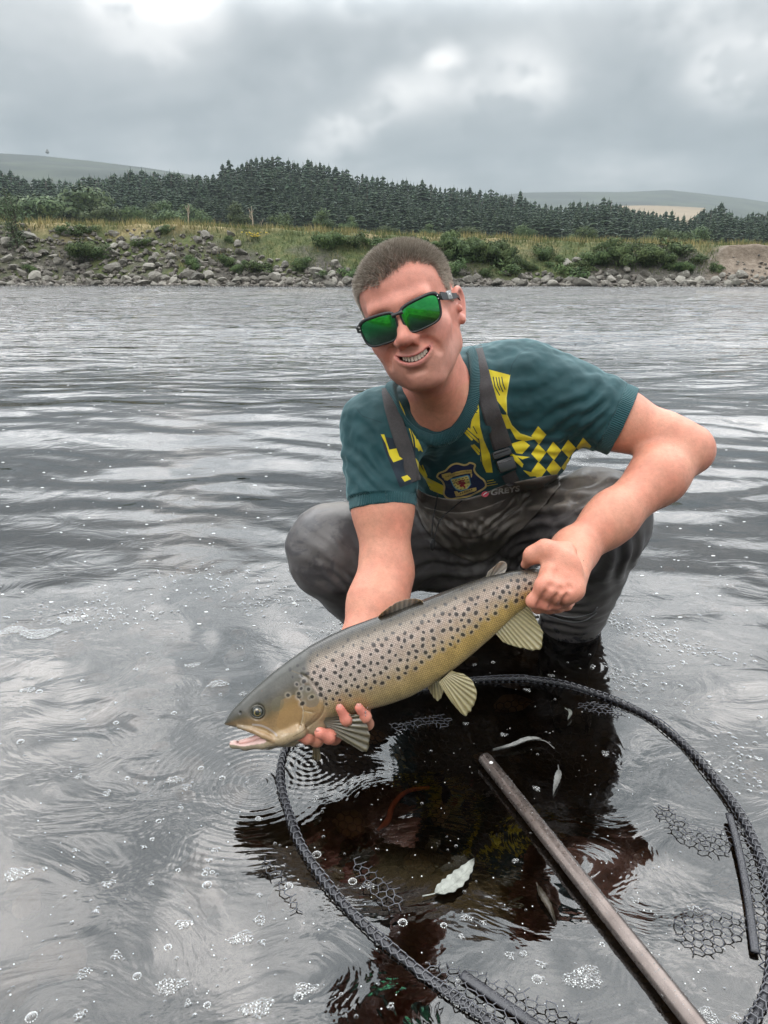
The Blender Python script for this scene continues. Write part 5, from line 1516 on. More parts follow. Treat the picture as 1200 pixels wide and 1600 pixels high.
def wader_mat():
    m, nt, b = mat('wader_fabric'); P = geo_pos(nt)
    a = nt.add('ShaderNodeAttribute', attribute_name='Col')
    wet = nt.ramp(nt.noise(P, 16, 6, .7, .6), [(.50, 0), (.54, 1)])
    sp = nt.add('ShaderNodeSeparateColor'); nt.link(a.outputs['Color'], sp.inputs[0])
    dry = nt.mix(sp.outputs[0], (.088, .080, .080), (.150, .132, .115))     # r: taupe upper fabric against charcoal legs
    wm = nt.math('MULTIPLY', wet, sp.outputs[1])                              # g: splashed zones
    c = nt.mix(nt.math('MULTIPLY', wm, .85), dry, (.030, .030, .038))
    nt.link(nt.mix(1.0, c, nt.ramp(nt.noise(P, 45, 5, .6), [(.3, .85), (.7, 1.18)]), 'MULTIPLY'), b.inputs['Base Color'])
    nt.link(nt.ramp(wm, [(0, .45), (1, .20)]), b.inputs['Roughness']); b.inputs['Specular IOR Level'].default_value = .45
    wv = nt.noise(P, 1400, 2)
    h = nt.math('ADD', nt.math('MULTIPLY', wv, .25), nt.math('MULTIPLY', wet, .25))
    b1 = nt.bump(h, .4, .0008)
    cr = nt.noise(nt.vmath('MULTIPLY', P, (1, 1, 1.3)), 30, 6, .60, .35)
    nt.link(nt.bump(cr, .16, .004, b1), b.inputs['Normal']); return m
upper = sstep(.02, -.02, (VW - PC(760, 800, 1.42)) @ unit(sp_ax2 * -1 + FWD * .0)) * .8 + .25 * sstep(.25, .35, VW[:, 2])
upper = np.clip(np.maximum(upper * 0, sstep(810, 780, wpy)), 0, 1)
splash = np.clip(np.exp(-(((VW - KnR) / .10) ** 2).sum(1)) + np.exp(-(((VW - KnL) / .11) ** 2).sum(1)) + sstep(.08, .0, VW[:, 2]), 0, 1)
me = mesh_np('waders', VW, QW); set_col(me, np.stack([upper, splash, 0 * upper], 1))
M_wader = wader_mat(); waders = link('chest_waders', me, person, M_wader)
BW = BVHTree.FromPolygons([tuple(v) for v in VW], [tuple(q) for q in QW.tolist()])
def hit(px, py, bvs=None, lift=.0):
    best = None; d = Vector(ray(px, py)).normalized()
    for bv in (bvs or (BV, BW)):
        h = bv.ray_cast(Vector(CAMP), d)
        if h[0] is not None and (best is None or h[3] < best[3]): best = h
    if best is None: return None, None
    return np.array(best[0]) + np.array(best[1]) * lift, np.array(best[1])
def sheet(name, top, bot, nv, lift, m, parent, thick=.0015, bvs=None, puff=0.0, cols=None):
    """a cloth piece lying on the figure between two edge lines given as photo points"""
    a = catmull(np.array(top, float), 10); b_ = catmull(np.array(bot, float), 10); n = 60
    def rs(c):
        L = np.concatenate([[0], np.cumsum(np.linalg.norm(np.diff(c, axis=0), axis=1))]); t = np.linspace(0, L[-1], n)
        return np.stack([np.interp(t, L, c[:, k]) for k in range(c.shape[1])], 1)
    a, b_ = rs(a), rs(b_); G = []
    dep = []
    for t in np.linspace(0, 1, nv):
        row = []
        for k in range(n):
            q = a[k] * (1 - t) + b_[k] * t; p, nn = hit(q[0], q[1], bvs)
            row.append(np.nan if p is None else (p - CAMP) @ FWD)
        dep.append(row)
    D = np.array(dep)
    D = np.where(np.isnan(D), np.nanmedian(D), D)
    for _ in range(3):                                     # cloth bridges the small hollows
        Dm = D.copy(); Dm[1:-1] = np.minimum(D[1:-1], (D[:-2] + D[1:-1] + D[2:]) / 3 + .002); Dm[:, 1:-1] = np.minimum(Dm[:, 1:-1], (Dm[:, :-2] + Dm[:, 1:-1] + Dm[:, 2:]) / 3 + .002); D = Dm
    for i, t in enumerate(np.linspace(0, 1, nv)):
        row = []
        for k in range(n):
            q = a[k] * (1 - t) + b_[k] * t
            e = min(1, 4 * min(t, 1 - t) + .0) if puff else 0
            row.append(PC(q[0], q[1], D[i, k] - lift - puff * e))
        G.append(row)
    G = np.array(G); back = G + FWD * (thick + lift + .004)
    G2 = np.concatenate([back[:1], G, back[-1:]], 0)
    G2 = np.concatenate([np.concatenate([back[:1, :1], back[:, :1], back[-1:, :1]], 0), G2, np.concatenate([back[:1, -1:], back[:, -1:], back[-1:, -1:]], 0)], 1)
    s = Soup().grid(G2); o = s.build(name, m, parent)
    if cols is not None: set_col(o.data, np.tile(cols, (len(o.data.vertices), 1)))
    return o
# bib flap: taupe upper edge of the waders over the shirt
bib = sheet('bib', [(650, 762), (664, 771), (690, 778), (720, 780), (750, 773), (790, 757), (830, 748), (850, 744), (872, 741)],
            [(654, 802), (666, 828), (700, 860), (750, 878), (790, 850), (830, 812), (850, 790), (864, 772), (876, 758)], 26, .006, M_wader, waders, puff=.004, cols=(.9, .25, 0))
pocket = sheet('chest_pocket', [(662, 792), (700, 800), (740, 798), (790, 780), (830, 762)], [(690, 815), (715, 838), (752, 838), (795, 806), (828, 776)], 16, .013, M_wader, waders, puff=.006, cols=(1, .2, 0))
# shoulder straps
M_web = simple('webbing', (.055, .050, .052), .75, .15, 300, .4, bscale=900)
def strap(ptsw, name='shoulder_strap', tail=None):
    pts = np.array([(x, y) for x, y, w_ in ptsw], float); wd = np.array([w_ for *_, w_ in ptsw], float)
    c = catmull(pts, 6); wv = np.interp(np.linspace(0, 1, len(c)), np.linspace(0, 1, len(wd)), wd)
    tg = np.gradient(c, axis=0); tg /= np.linalg.norm(tg, axis=1)[:, None]; nr = np.stack([-tg[:, 1], tg[:, 0]], 1); G = []
    D = []
    for k in range(len(c)):
        row = []
        for t in np.linspace(-1, 1, 9):
            q = c[k] + nr[k] * t * wv[k] / 2; p, n_ = hit(q[0], q[1], (BV,)); row.append(np.nan if p is None else (p - CAMP) @ FWD)
        D.append(row)
    D = np.array(D); k0 = 0
    while k0 < 20 and np.isnan(D[k0]).sum() > 3: k0 += 1
    D, c, nr, wv = D[k0:], c[k0:], nr[k0:], wv[k0:]
    md = np.nanmedian(D, axis=1); md = np.where(np.isnan(md), np.nanmedian(D), md)
    D = np.where(np.isnan(D) | (D > md[:, None] + .03), md[:, None] + .004, D)
    D = D * .5 + md[:, None] * .5
    for _ in range(2): D[1:-1] = np.minimum(D[1:-1], (D[:-2] + D[1:-1] + D[2:]) / 3)
    for k in range(len(c)):
        row = []
        for j, t in enumerate(np.linspace(-1, 1, 9)):
            q = c[k] + nr[k] * t * wv[k] / 2; row.append(PC(q[0], q[1], D[k, j] - .0035 - .0012 * (1 - t ** 2)))
        G.append(row)
    G = np.array(G)
    if tail is not None:                                  # over the shoulder and down the back
        ex = []
        for off in tail: ex.append(G[0] + np.array(off))
        G = np.concatenate([np.array(ex[::-1]), G], 0)
    bk = G + FWD * .0028
    G = np.concatenate([bk[:, :1], G, bk[:, -1:], bk[:, ::-1]], 1)
    return Soup().grid(G).build(name, M_web, waders)
strap([(604, 588, 14), (606, 610, 20), (613, 640, 23), (622, 670, 24), (632, 700, 24), (641, 728, 22), (648, 752, 20)], tail=[(0, .012, -.001), (.004, .03, -.016), (.012, .06, -.05), (.03, .09, -.10)])
strap([(741, 527, 14), (745, 545, 18), (752, 580, 24), (759, 612, 27), (768, 645, 28), (778, 675, 29), (786, 700, 30)], tail=[(0, .012, -.001), (0, .03, -.014), (-.004, .06, -.05), (-.01, .09, -.10)])
strap([(797, 738, 30), (802, 748, 28), (806, 756, 26)], name='strap_end')
# side release buckle
def buckle():
    M_b = simple('black_buckle', (.012, .012, .014), .30, .15, 60); p, n_ = hit(790, 716, (BV,)); d = (p - CAMP) @ FWD - .010
    ax = unit(PC(800, 738, d) - PC(786, 698, d)); sd2 = unit(np.cross(ax, FWD))
    root = Soup().box(PC(784, 709, d), ax * .0070, sd2 * .0180, FWD * .0050).build('buckle', M_b, waders, bevel=.002)
    Soup().box(PC(791, 726, d), ax * .0120, sd2 * .0165, FWD * .0050).build('buckle_socket', M_b, waders, bevel=.002)
    Soup().box(PC(789, 721, d - .0055), ax * .0008, sd2 * .0120, FWD * .0008).build('buckle_slot', simple('worn_plastic', (.10, .10, .11), .4, .1, 60), waders)
    Soup().box(PC(783, 705, d - .0055), ax * .0028, sd2 * .0150, FWD * .0012).build('buckle_bar', M_b, waders, bevel=.001)
buckle()
# lettering
def text_on(txt, a, b_, hpx, m, parent, name, lift=.003, italic=0.0, bvs=None, arc=0.0, bold=.0):
    cu = bpy.data.curves.new(name, 'FONT'); cu.body = txt; cu.size = 1; cu.offset = bold; cu.resolution_u = 3
    to = bpy.data.objects.new(name, cu); COL.objects.link(to); dg = bpy.context.evaluated_depsgraph_get(); me = bpy.data.meshes.new_from_object(to.evaluated_get(dg)); bpy.data.objects.remove(to)
    v = np.empty(len(me.vertices) * 3); me.vertices.foreach_get('co', v); v = v.reshape(-1, 3)
    x0, x1, y1 = v[:, 0].min(), v[:, 0].max(), v[:, 1].max(); a, b_ = np.array(a, float), np.array(b_, float); d = unit(b_ - a); nrm = np.array([d[1], -d[0]]); L = np.linalg.norm(b_ - a)
    out = []; lastd = None
    mp, _ = hit(*((a + b_) / 2), bvs); md = (mp - CAMP) @ FWD
    for x, y, z in v:
        t = (x - x0) / (x1 - x0); q = a + d * L * t + nrm * (y / y1 * hpx + arc * 4 * t * (1 - t)) + d * italic * (y / y1 * hpx)
        p, n_ = hit(q[0], q[1], bvs); dp = md if p is None else (p - CAMP) @ FWD
        out.append(PC(q[0], q[1], min(dp, md + .02) - lift))
    me.vertices.foreach_set('co', np.array(out, np.float32).ravel()); me.update()
    return link(name, me, parent, m)
M_white = simple('white_print', (.78, .77, .76), .5, .04, 50)
try:
    wb = BVHTree.FromObject(bib, bpy.context.evaluated_depsgraph_get())
    BIBV = (wb,)
except Exception: BIBV = None
text_on('GREYS', (766.5, 774), (812, 767), 8.6, M_white, waders, 'lettering', .0045, .22, BIBV, bold=.035)
def badge():
    p, n_ = hit(758, 772, BIBV); d = (p - CAMP) @ FWD - .003
    e = [PC(758 + 6.2 * math.cos(a) * .9 - 1.5 * math.sin(a), 772 - 4.2 * math.sin(a) - 1.8 * math.cos(a), d) for a in np.linspace(0, 6.283, 22)]
    c = np.mean(e, 0); Soup().grid(np.array([[c] * 22, e])).build('red_badge', simple('red_print', (.42, .03, .06), .5, .05, 50), waders)
    Soup().tube([PC(755, 774, d - .001), PC(758, 771, d - .001), PC(761, 769.5, d - .001)], .0008, 6).build('badge_mark', M_white, waders)
badge()
text_on('THE SCOTTISH FOOTBALL', (696, 747), (736.5, 736.8), 2.6, simple('dark_thread', (.05, .03, .015), .6, .05, 50), shirt, 'crest_lettering', .0022, 0, (BV,), arc=1.2)
# draw cords with a toggle
M_cord = simple('black_cord', (.012, .012, .013), .7, .2, 200)
def cord(pts, r=.0013, name='draw_cord'):
    P_ = []
    for x, y in pts: p, n_ = hit(x, y); P_.append(PC(x, y, (p - CAMP) @ FWD - .016 if p is not None else 1.38))
    P_ = np.array(P_); d = (P_ - CAMP) @ FWD; d = np.minimum(d, d[0] + .03)
    P_ = np.array([PC(x, y, dd) for (x, y), dd in zip(pts, d)])
    Soup().tube(catmull(P_, 6), r, 6).build(name, M_cord, waders)
    return P_[-1]
e = cord([(684, 772), (680, 795), (676, 815), (675, 838), (676, 852)]); cord([(722, 782), (705, 796), (688, 812), (680, 835), (676, 852)])
Soup().tube([e + [0, 0, .012], e + [0, 0, .004], e + [0, 0, -.006], e + [0, 0, -.011]], [.003, .0058, .0052, .002], 8).build('toggle', M_cord, waders)
# pale gravel guard edge seams on the shin
sg = Soup()
for L in ([(836, 946), (860, 962), (890, 971), (915, 968), (932, 957)], [(845, 948), (870, 960), (900, 964), (925, 957), (933, 948)]):
    P_ = []
    for x, y in catmull(np.array(L, float), 6):
        p, n_ = hit(x, y, (BW,), .0015)
        if p is not None: P_.append(p)
    if len(P_) > 3: sg.tube(np.array(P_), .0013, 6)
if sg.V: sg.build('gravel_guard_seam', simple('seam_piping', (.16, .16, .17), .6, .1, 60), waders)
# ================================================================== the trout
fish = empty('brown_trout', tuple(PC(590, 1040, FD)))
tag(fish, 'large spotted brown trout with open mouth held by tail and belly in two hands', 'fish')
MPP = FD / F_PX                                     # metres per photo pixel on the fish's own plane
def FP(px, py, w_=0.0): return PC(px, py, FD) - FWD * w_      # w_: towards the lens
TOPL = np.array([(352, 1129), (356, 1119), (366, 1106), (383, 1089), (400, 1073), (427, 1050), (455, 1029), (483, 1010), (515, 993), (544, 980), (591, 963), (625, 951), (656, 939), (713, 917), (765, 899), (800, 892), (835, 889), (870, 892), (905, 900)], float)
BOTL = np.array([(352, 1131), (360, 1134), (378, 1136), (398, 1140), (418, 1150), (438, 1160), (470, 1146), (500, 1132), (535, 1119), (574, 1107), (610, 1097), (640, 1086), (669, 1070), (713, 1040), (740, 1018), (770, 992), (800, 963), (830, 940), (862, 930), (890, 924)], float)
ax0 = unit([560, -250]); ay0 = np.array([ax0[1], -ax0[0]]); ay0 = ay0 if ay0[1] < 0 else -ay0
o0 = np.array([352.0, 1130.0])
def uvf(px, py): q = np.stack([np.asarray(px, float) - o0[0], np.asarray(py, float) - o0[1]], -1); return q @ ax0, q @ ay0
tu, tv = uvf(TOPL[:, 0], TOPL[:, 1]); bu, bv_ = uvf(BOTL[:, 0], BOTL[:, 1])
ug = np.linspace(-2, 610, 320)
def sm(u, uu, vv):
    k = np.interp(u, uu, vv); ker = np.hanning(9); ker /= ker.sum(); return np.convolve(np.pad(k, 4, 'edge'), ker, 'valid')
TG = sm(ug, tu, tv); BG = sm(ug, bu, bv_)
HT = np.interp(ug, [-2, 0, 12, 40, 90, 150, 230, 320, 420, 500, 560, 610], [3, 5, 13, 22, 30, 35, 38, 37, 29, 19, 14, 8])       # half thickness, px
def fish_body(P):
    q = P - CAMP; w_ = (FD - q @ FWD); k = FD; x = (q @ RIGHT) / MPP + 600; y = 800 - (q @ UP) / MPP
    u, v = uvf(x, y)
    t, b_, h = np.interp(u, ug, TG), np.interp(u, ug, BG), np.interp(u, ug, HT)
    c = (t + b_) / 2; a = np.maximum((t - b_) / 2, 1.5)
    e = (v - c) / a; e2 = np.where(e > 0, e, e * .97)
    r = (np.abs(e2) ** 2.15 + np.abs(w_ / MPP / h) ** 2.15) ** (1 / 2.15)
    d = (r - 1) * np.minimum(a, h) * .92
    d = np.maximum(d, -(u + 1)); d = np.maximum(d, u - 600)
    return d * MPP
fish_p = [Prim(fish_body, FP(610, 1030), .34, .004, '+')]
def fc(pts, rs, k=.004, op='+'): return chain([FP(*p) for p in pts], [r * MPP for r in rs], k, op)
# lower jaw, two branches meeting at the chin
for s_ in (-1, 1):
    fish_p += fc([(365, 1163.5, 0), (385, 1163, s_ * .0075), (412, 1158, s_ * .0130), (445, 1147, s_ * .0190), (470, 1136, s_ * .021)], [5.2, 5.8, 7.5, 10.5, 12], .006)
fish_p += fc([(385, 1167, 0), (420, 1163, 0), (455, 1152, 0), (500, 1130, 0)], [3.2, 6, 11, 16], .010)
# mouth cavity
fish_p += fc([(366, 1147, 0), (385, 1149, 0), (408, 1146, 0), (428, 1144, 0)], [5.5, 7.0, 6.5, 4.5], .003, '-')
fish_p += [ellips(FP(396, 1148.5, 0), (.026, .019, .0062), np.stack([RIGHT * .9 + UP * .42, FWD, UP * .9 - RIGHT * .42], 1), .003, '-')]
# upper jaw bone (maxilla) along the side of the mouth
fish_p += fc([(376, 1131, .0135), (396, 1134, .0185), (416, 1142, .0225), (432, 1149, .0240)], [3.6, 4.8, 5.2, 3.4], .0025)
fish_p += fc([(376, 1131, -.0135), (396, 1134, -.0185), (416, 1142, -.0225), (432, 1149, -.0240)], [3.6, 4.8, 5.2, 3.4], .0025)
fish_p += fc([(384, 1128, .0200), (402, 1129.5, .0245), (420, 1136, .0280), (438, 1144, .0290)], [1.2, 1.4, 1.4, 1.2], .003, '-')
# orbit, nostril, grooves of the gill cover
fish_p += [ellips(FP(406, 1106, .0225), (.0115, .0035, .0105), np.stack([RIGHT, FWD, UP], 1), .004, '-')]
fish_p += fc([(379, 1109, .0160), (379, 1109, .0190)], [1.7, 1.9], .001, '-')
def surf_w(px, py):
    """front surface of the trout at a photo point"""
    lo_, hi_ = 0.0, .06
    for _ in range(20):
        m_ = (lo_ + hi_) / 2
        if fish_body(FP(px, py, m_)[None])[0] < 0: lo_ = m_
        else: hi_ = m_
    return lo_
for L, r in (([(474, 1047), (486, 1054), (495, 1064), (504, 1076), (509, 1090), (506, 1106), (496, 1119), (480, 1131), (462, 1141)], 1.5), ([(466, 1078), (474, 1090), (477, 1101), (476, 1116), (470, 1130)], .9),
             ([(477, 1104), (488, 1104), (494, 1107)], .5), ([(499, 1108), (484, 1124), (466, 1137)], .7)):
    c = catmull(np.array(L, float), 4); pts = [(x, y, surf_w(x, y) + .0004) for x, y in c]; fish_p += fc(pts, [r] * len(pts), .0022, '-')
lo, hi = bounds(fish_p[1:] + [Prim(None, FP(430, 1110), .09, 0, '+'), Prim(None, FP(600, 1020), .10, 0, '+'), Prim(None, FP(800, 930), .10, 0, '+'), Prim(None, FP(890, 910), .04, 0, '+')], .01)
VF, QF = surface(fish_p, lo, hi, .00135, lip=1.15)
VF = relax(VF, QF, 1, .5); NF = vnormals(VF, QF)
def fplane(V):
    q = V - CAMP; return (q @ RIGHT) / MPP + 600, 800 - (q @ UP) / MPP, (FD - q @ FWD)
fx, fy, fw_ = fplane(VF)
# ---- painted skin of the trout (pigment only)
cf = Canvas(340, 860, 930, 1200, 4, (.10, .085, .055))
X, Y = np.meshgrid(cf.x0 + (np.arange(cf.w) + .5) / cf.k, cf.y0 + (np.arange(cf.h) + .5) / cf.k)
U, Vv = uvf(X, Y); t = np.interp(U, ug, TG); b_ = np.interp(U, ug, BG); E = ((t - Vv) / np.maximum(t - b_, 1)).astype(np.float32)      # 0 back, 1 belly
st = [-.2, .03, .08, .17, .32, .56, .70, .86, 1.1]
body_c = np.stack([np.interp(E, st, k) for k in ([.014, .020, .060, .20, .40, .50, .43, .46, .55], [.013, .018, .052, .165, .335, .42, .335, .37, .48], [.011, .015, .040, .135, .320, .40, .215, .20, .32])], -1)
gold = np.stack([np.interp(E, st, k) for k in ([.014, .022, .065, .20, .36, .44, .48, .54, .52], [.013, .020, .055, .160, .29, .33, .33, .39, .42], [.011, .016, .040, .125, .25, .22, .11, .14, .22])], -1)
body_c *= np.array([.96, .90, .82]); gold *= np.array([.96, .90, .84])
gm = sstep(190, 420, U)[..., None]
cf.a[:] = body_c * (1 - gm) + gold * gm
head_m = sstep(172, 158, U + 14 * np.cos((E - .45) * 3.0) - 4)
st2 = [-.2, .22, .42, .55, .72, .90, 1.2]
hc = np.stack([np.interp(E, st2, k) for k in ([.040, .060, .11, .25, .36, .34, .40], [.040, .056, .084, .155, .235, .25, .32], [.036, .046, .052, .070, .115, .15, .22])], -1)
front_g = sstep(70, 20, U)[..., None]; hc = hc * (1 - .45 * front_g) + np.array([.055, .052, .044]) * .45 * front_g
hm_ = head_m[..., None]; cf.a[:] = cf.a * (1 - hm_) + hc * hm_
NZ = fbm2(np.stack([X.ravel() * .055, Y.ravel() * .055], 1), 4).reshape(X.shape)[..., None]; NZ2 = fbm2(np.stack([X.ravel() * .35, Y.ravel() * .35], 1), 3).reshape(X.shape)[..., None]
cf.a *= 1 + .16 * NZ + .12 * NZ2
# opercle plates
cf.poly(catmull(np.array([(443, 1086), (455, 1081), (466, 1078), (475, 1092), (477, 1104), (474, 1122), (466, 1134), (448, 1136), (436, 1126), (440, 1108), (443, 1086)], float), 4), (.36, .205, .075), .40)
cf.poly(catmull(np.array([(478, 1060), (494, 1068), (502, 1082), (498, 1094), (484, 1096), (474, 1084), (470, 1070), (478, 1060)], float), 4), (.15, .145, .13), .55)
cf.poly(catmull(np.array([(430, 1086), (442, 1080), (448, 1088), (444, 1100), (432, 1104), (428, 1094), (430, 1086)], float), 4), (.12, .105, .07), .5)
cf.line([(467, 1079), (474, 1090), (477, 1101), (476.5, 1112), (472, 1128)], 1.2, (.50, .43, .33), .7); cf.line([(477, 1102), (482, 1104), (490, 1106)], .9, (.48, .42, .33), .6)
cf.line(catmull(np.array([(459, 1043), (478, 1049), (493, 1061), (504, 1076), (509, 1090), (506, 1106), (496, 1119), (480, 1131), (462, 1141)], float), 4), 1.6, (.10, .07, .03), .55)
cf.line(catmull(np.array([(399, 1126), (412, 1127), (424, 1132), (436, 1141)], float), 4), 3.2, (.46, .42, .42), .6)
cf.poly([(382, 1133), (400, 1131), (420, 1138), (436, 1147), (430, 1154), (412, 1148), (396, 1141)], (.33, .20, .10), .6)
# spots
def spots_at():
    r = np.random.default_rng(12); out = []
    k = 0
    while k < 9000:
        k += 1; u = r.uniform(128, 545); e = r.uniform(.04, .82)
        lim = np.interp(u, [120, 200, 300, 400, 480, 560], [.74, .74, .70, .68, .72, .84])
        if e > lim: continue
        if u < 160 and e > .60: continue
        tt_, bb = np.interp(u, ug, TG), np.interp(u, ug, BG); v = tt_ - e * (tt_ - bb); mn = 9.4 + 1.2 * (e < .2)
        if all((u - a) ** 2 * .8 + (v - b) ** 2 * 1.2 > mn * mn for a, b, _ in out): out.append((u, v, e))
    return out
for u, v, e in spots_at():
    p = o0 + ax0 * u + ay0 * v; r = rng.uniform(2.0, 3.1) * (1.12 if e > .2 else .85); a = rng.uniform(0, 3)
    cf.spot(p[0], p[1], r * 1.75, r * 1.6, a, (.46, .40, .36), .36 if e > .30 else 0, .5)
    cf.spot(p[0], p[1], r * rng.uniform(.95, 1.25), r * rng.uniform(.8, 1.0), a, (.016, .012, .012), .93 if e > .12 else .8, .28)
for x, y in [(454, 1078.5), (470.5, 1075.5), (491, 1080)]:
    cf.spot(x, y, 5.2, 4.8, 0, (.40, .34, .26), .45, .4); cf.spot(x, y, 2.9, 2.7, 0, (.015, .010, .010), .95, .25)
for x, y, r in [(481, 1061, 2), (412, 1075, 1.2), (708, 1006, 2.2)]: cf.spot(x, y, r, r, 0, (.10, .05, .03), .6, .5)
cf.spot(379, 1109, 2.6, 3.0, 0, (.015, .014, .012), .8, .4)
fish_img = cf.image('trout_skin')
fcol = np.zeros((len(VF), 3))
# inner mouth mask
mo = (fy > 1135) & (fx < 430) & (fy < 1166) & ((NF @ UP > .25) & (fy > 1146) | (np.abs(fw_) < .0125) & (fy < 1160) & (fx > 366)) & (fy < 1166 - .0 * fx)
lower_in = mo & (NF @ UP > .2)
fcol[:, 0] = mo
def trout_mat():
    m, nt, b = mat('trout_skin_wet'); uvn = nt.add('ShaderNodeUVMap', uv_map='print'); im = nt.add('ShaderNodeTexImage'); im.image = fish_img; im.extension = 'EXTEND'; nt.link(uvn.outputs[0], im.inputs[0])
    fu = nt.add('ShaderNodeAttribute', attribute_name='scale_uv'); a = nt.add('ShaderNodeAttribute', attribute_name='Col'); sp = nt.add('ShaderNodeSeparateColor'); nt.link(a.outputs['Color'], sp.inputs[0])
    s2 = nt.add('ShaderNodeSeparateXYZ'); nt.link(fu.outputs['Vector'], s2.inputs[0])
    vo = nt.add('ShaderNodeTexVoronoi', i_Scale=1.0, i_Randomness=.22); mp = nt.add('ShaderNodeMapping'); mp.inputs['Rotation'].default_value = (0, 0, R(45)); mp.inputs['Scale'].default_value = (.34, .34, 1); nt.link(fu.outputs['Vector'], mp.inputs[0]); nt.link(mp.outputs[0], vo.inputs['Vector'])
    scl = nt.math('MULTIPLY', sp.outputs[1], 1.0)                      # g: scaled skin
    rim = nt.ramp(vo.outputs['Distance'], [(.12, 1.38), (.55, .66)])
    wv = nt.mix(scl, (1, 1, 1), rim)
    c = nt.mix(1.0, im.outputs[0], wv, 'MULTIPLY')
    c = nt.mix(sp.outputs[0], c, (.62, .40, .36))
    nt.link(c, b.inputs['Base Color'])
    nt.link(nt.mix(scl, (.30, .30, .30), nt.ramp(vo.outputs['Distance'], [(.2, .30), (.6, .50)])), b.inputs['Roughness'])
    nt.link(nt.math('MULTIPLY', sp.outputs[2], .35), b.inputs['Metallic'])
    b.inputs['Specular IOR Level'].default_value = .55; b.inputs['Coat Weight'].default_value = .30; b.inputs['Coat Roughness'].default_value = .05
    h = nt.math('MULTIPLY', vo.outputs['Distance'], nt.math('MULTIPLY', scl, -1.0))
    P = geo_pos(nt); h = nt.math('ADD', h, nt.math('MULTIPLY', nt.noise(P, 120, 5, .65), 1.1))
    nt.link(nt.bump(h, .55, .0007), b.inputs['Normal']); return m
uu_, vv_ = uvf(fx, fy); tt_ = np.interp(uu_, ug, TG); bb_ = np.interp(uu_, ug, BG); ee = (tt_ - vv_) / np.maximum(tt_ - bb_, 1)
scl_m = sstep(158, 172, uu_ + 14 * np.cos((ee - .45) * 3.0) - 4)
fcol[:, 1] = scl_m * (1 - mo); fcol[:, 2] = scl_m * sstep(.12, .4, ee)
me = mesh_np('fish_body', VF, QF); set_col(me, fcol); set_vec(me, np.stack([uu_, vv_, 0 * uu_], 1), 'scale_uv'); uv_layer(me, *cf.uv(fx, fy))
fish_body_o = link('fish_body', me, fish, trout_mat())
# eyes
def eye(sx):
    w0_ = surf_w(406, 1106) - .0035; c = FP(406.5, 1106, sx * w0_)
    n_ = unit(-FWD * sx + UP * .15); 
    m, nt, b = mat('fish_eye'); P = nt.add('ShaderNodeAttribute', attribute_name='Col'); nt.link(P.outputs['Color'], b.inputs['Base Color']); b.inputs['Roughness'].default_value = .06; b.inputs['Coat Weight'].default_value = 1.0
    s = Soup().ball(c, .0093, 40, 30, (1, 1, 1)); V = np.concatenate(s.V); V = c + (V - c) - np.outer(np.clip(((V - c) @ n_), 0, 1) * .30, n_)
    me = mesh_np('eye', V, s.Q[0]); d = V - c; rr = np.linalg.norm(d - np.outer(d @ n_, n_) - (-UP * .0012 + RIGHT * .0002), axis=1)
    col_ = np.where((rr < .0040)[:, None], (.004, .004, .006), np.where((rr < .0048)[:, None], (.30, .22, .08), (.050, .052, .045)))
    set_col(me, col_); link('eye', me, fish, m)
    t_ = np.linspace(0, 2 * math.pi, 40); Soup().tube([c + n_ * .0042 + RIGHT * .0100 * math.cos(a) + UP * .0092 * math.sin(a) for a in t_], .0012, 6, False).build('eye_ring', simple('eye_rim_skin', (.075, .070, .055), .25, .2, 80), fish)
eye(1); eye(-1)
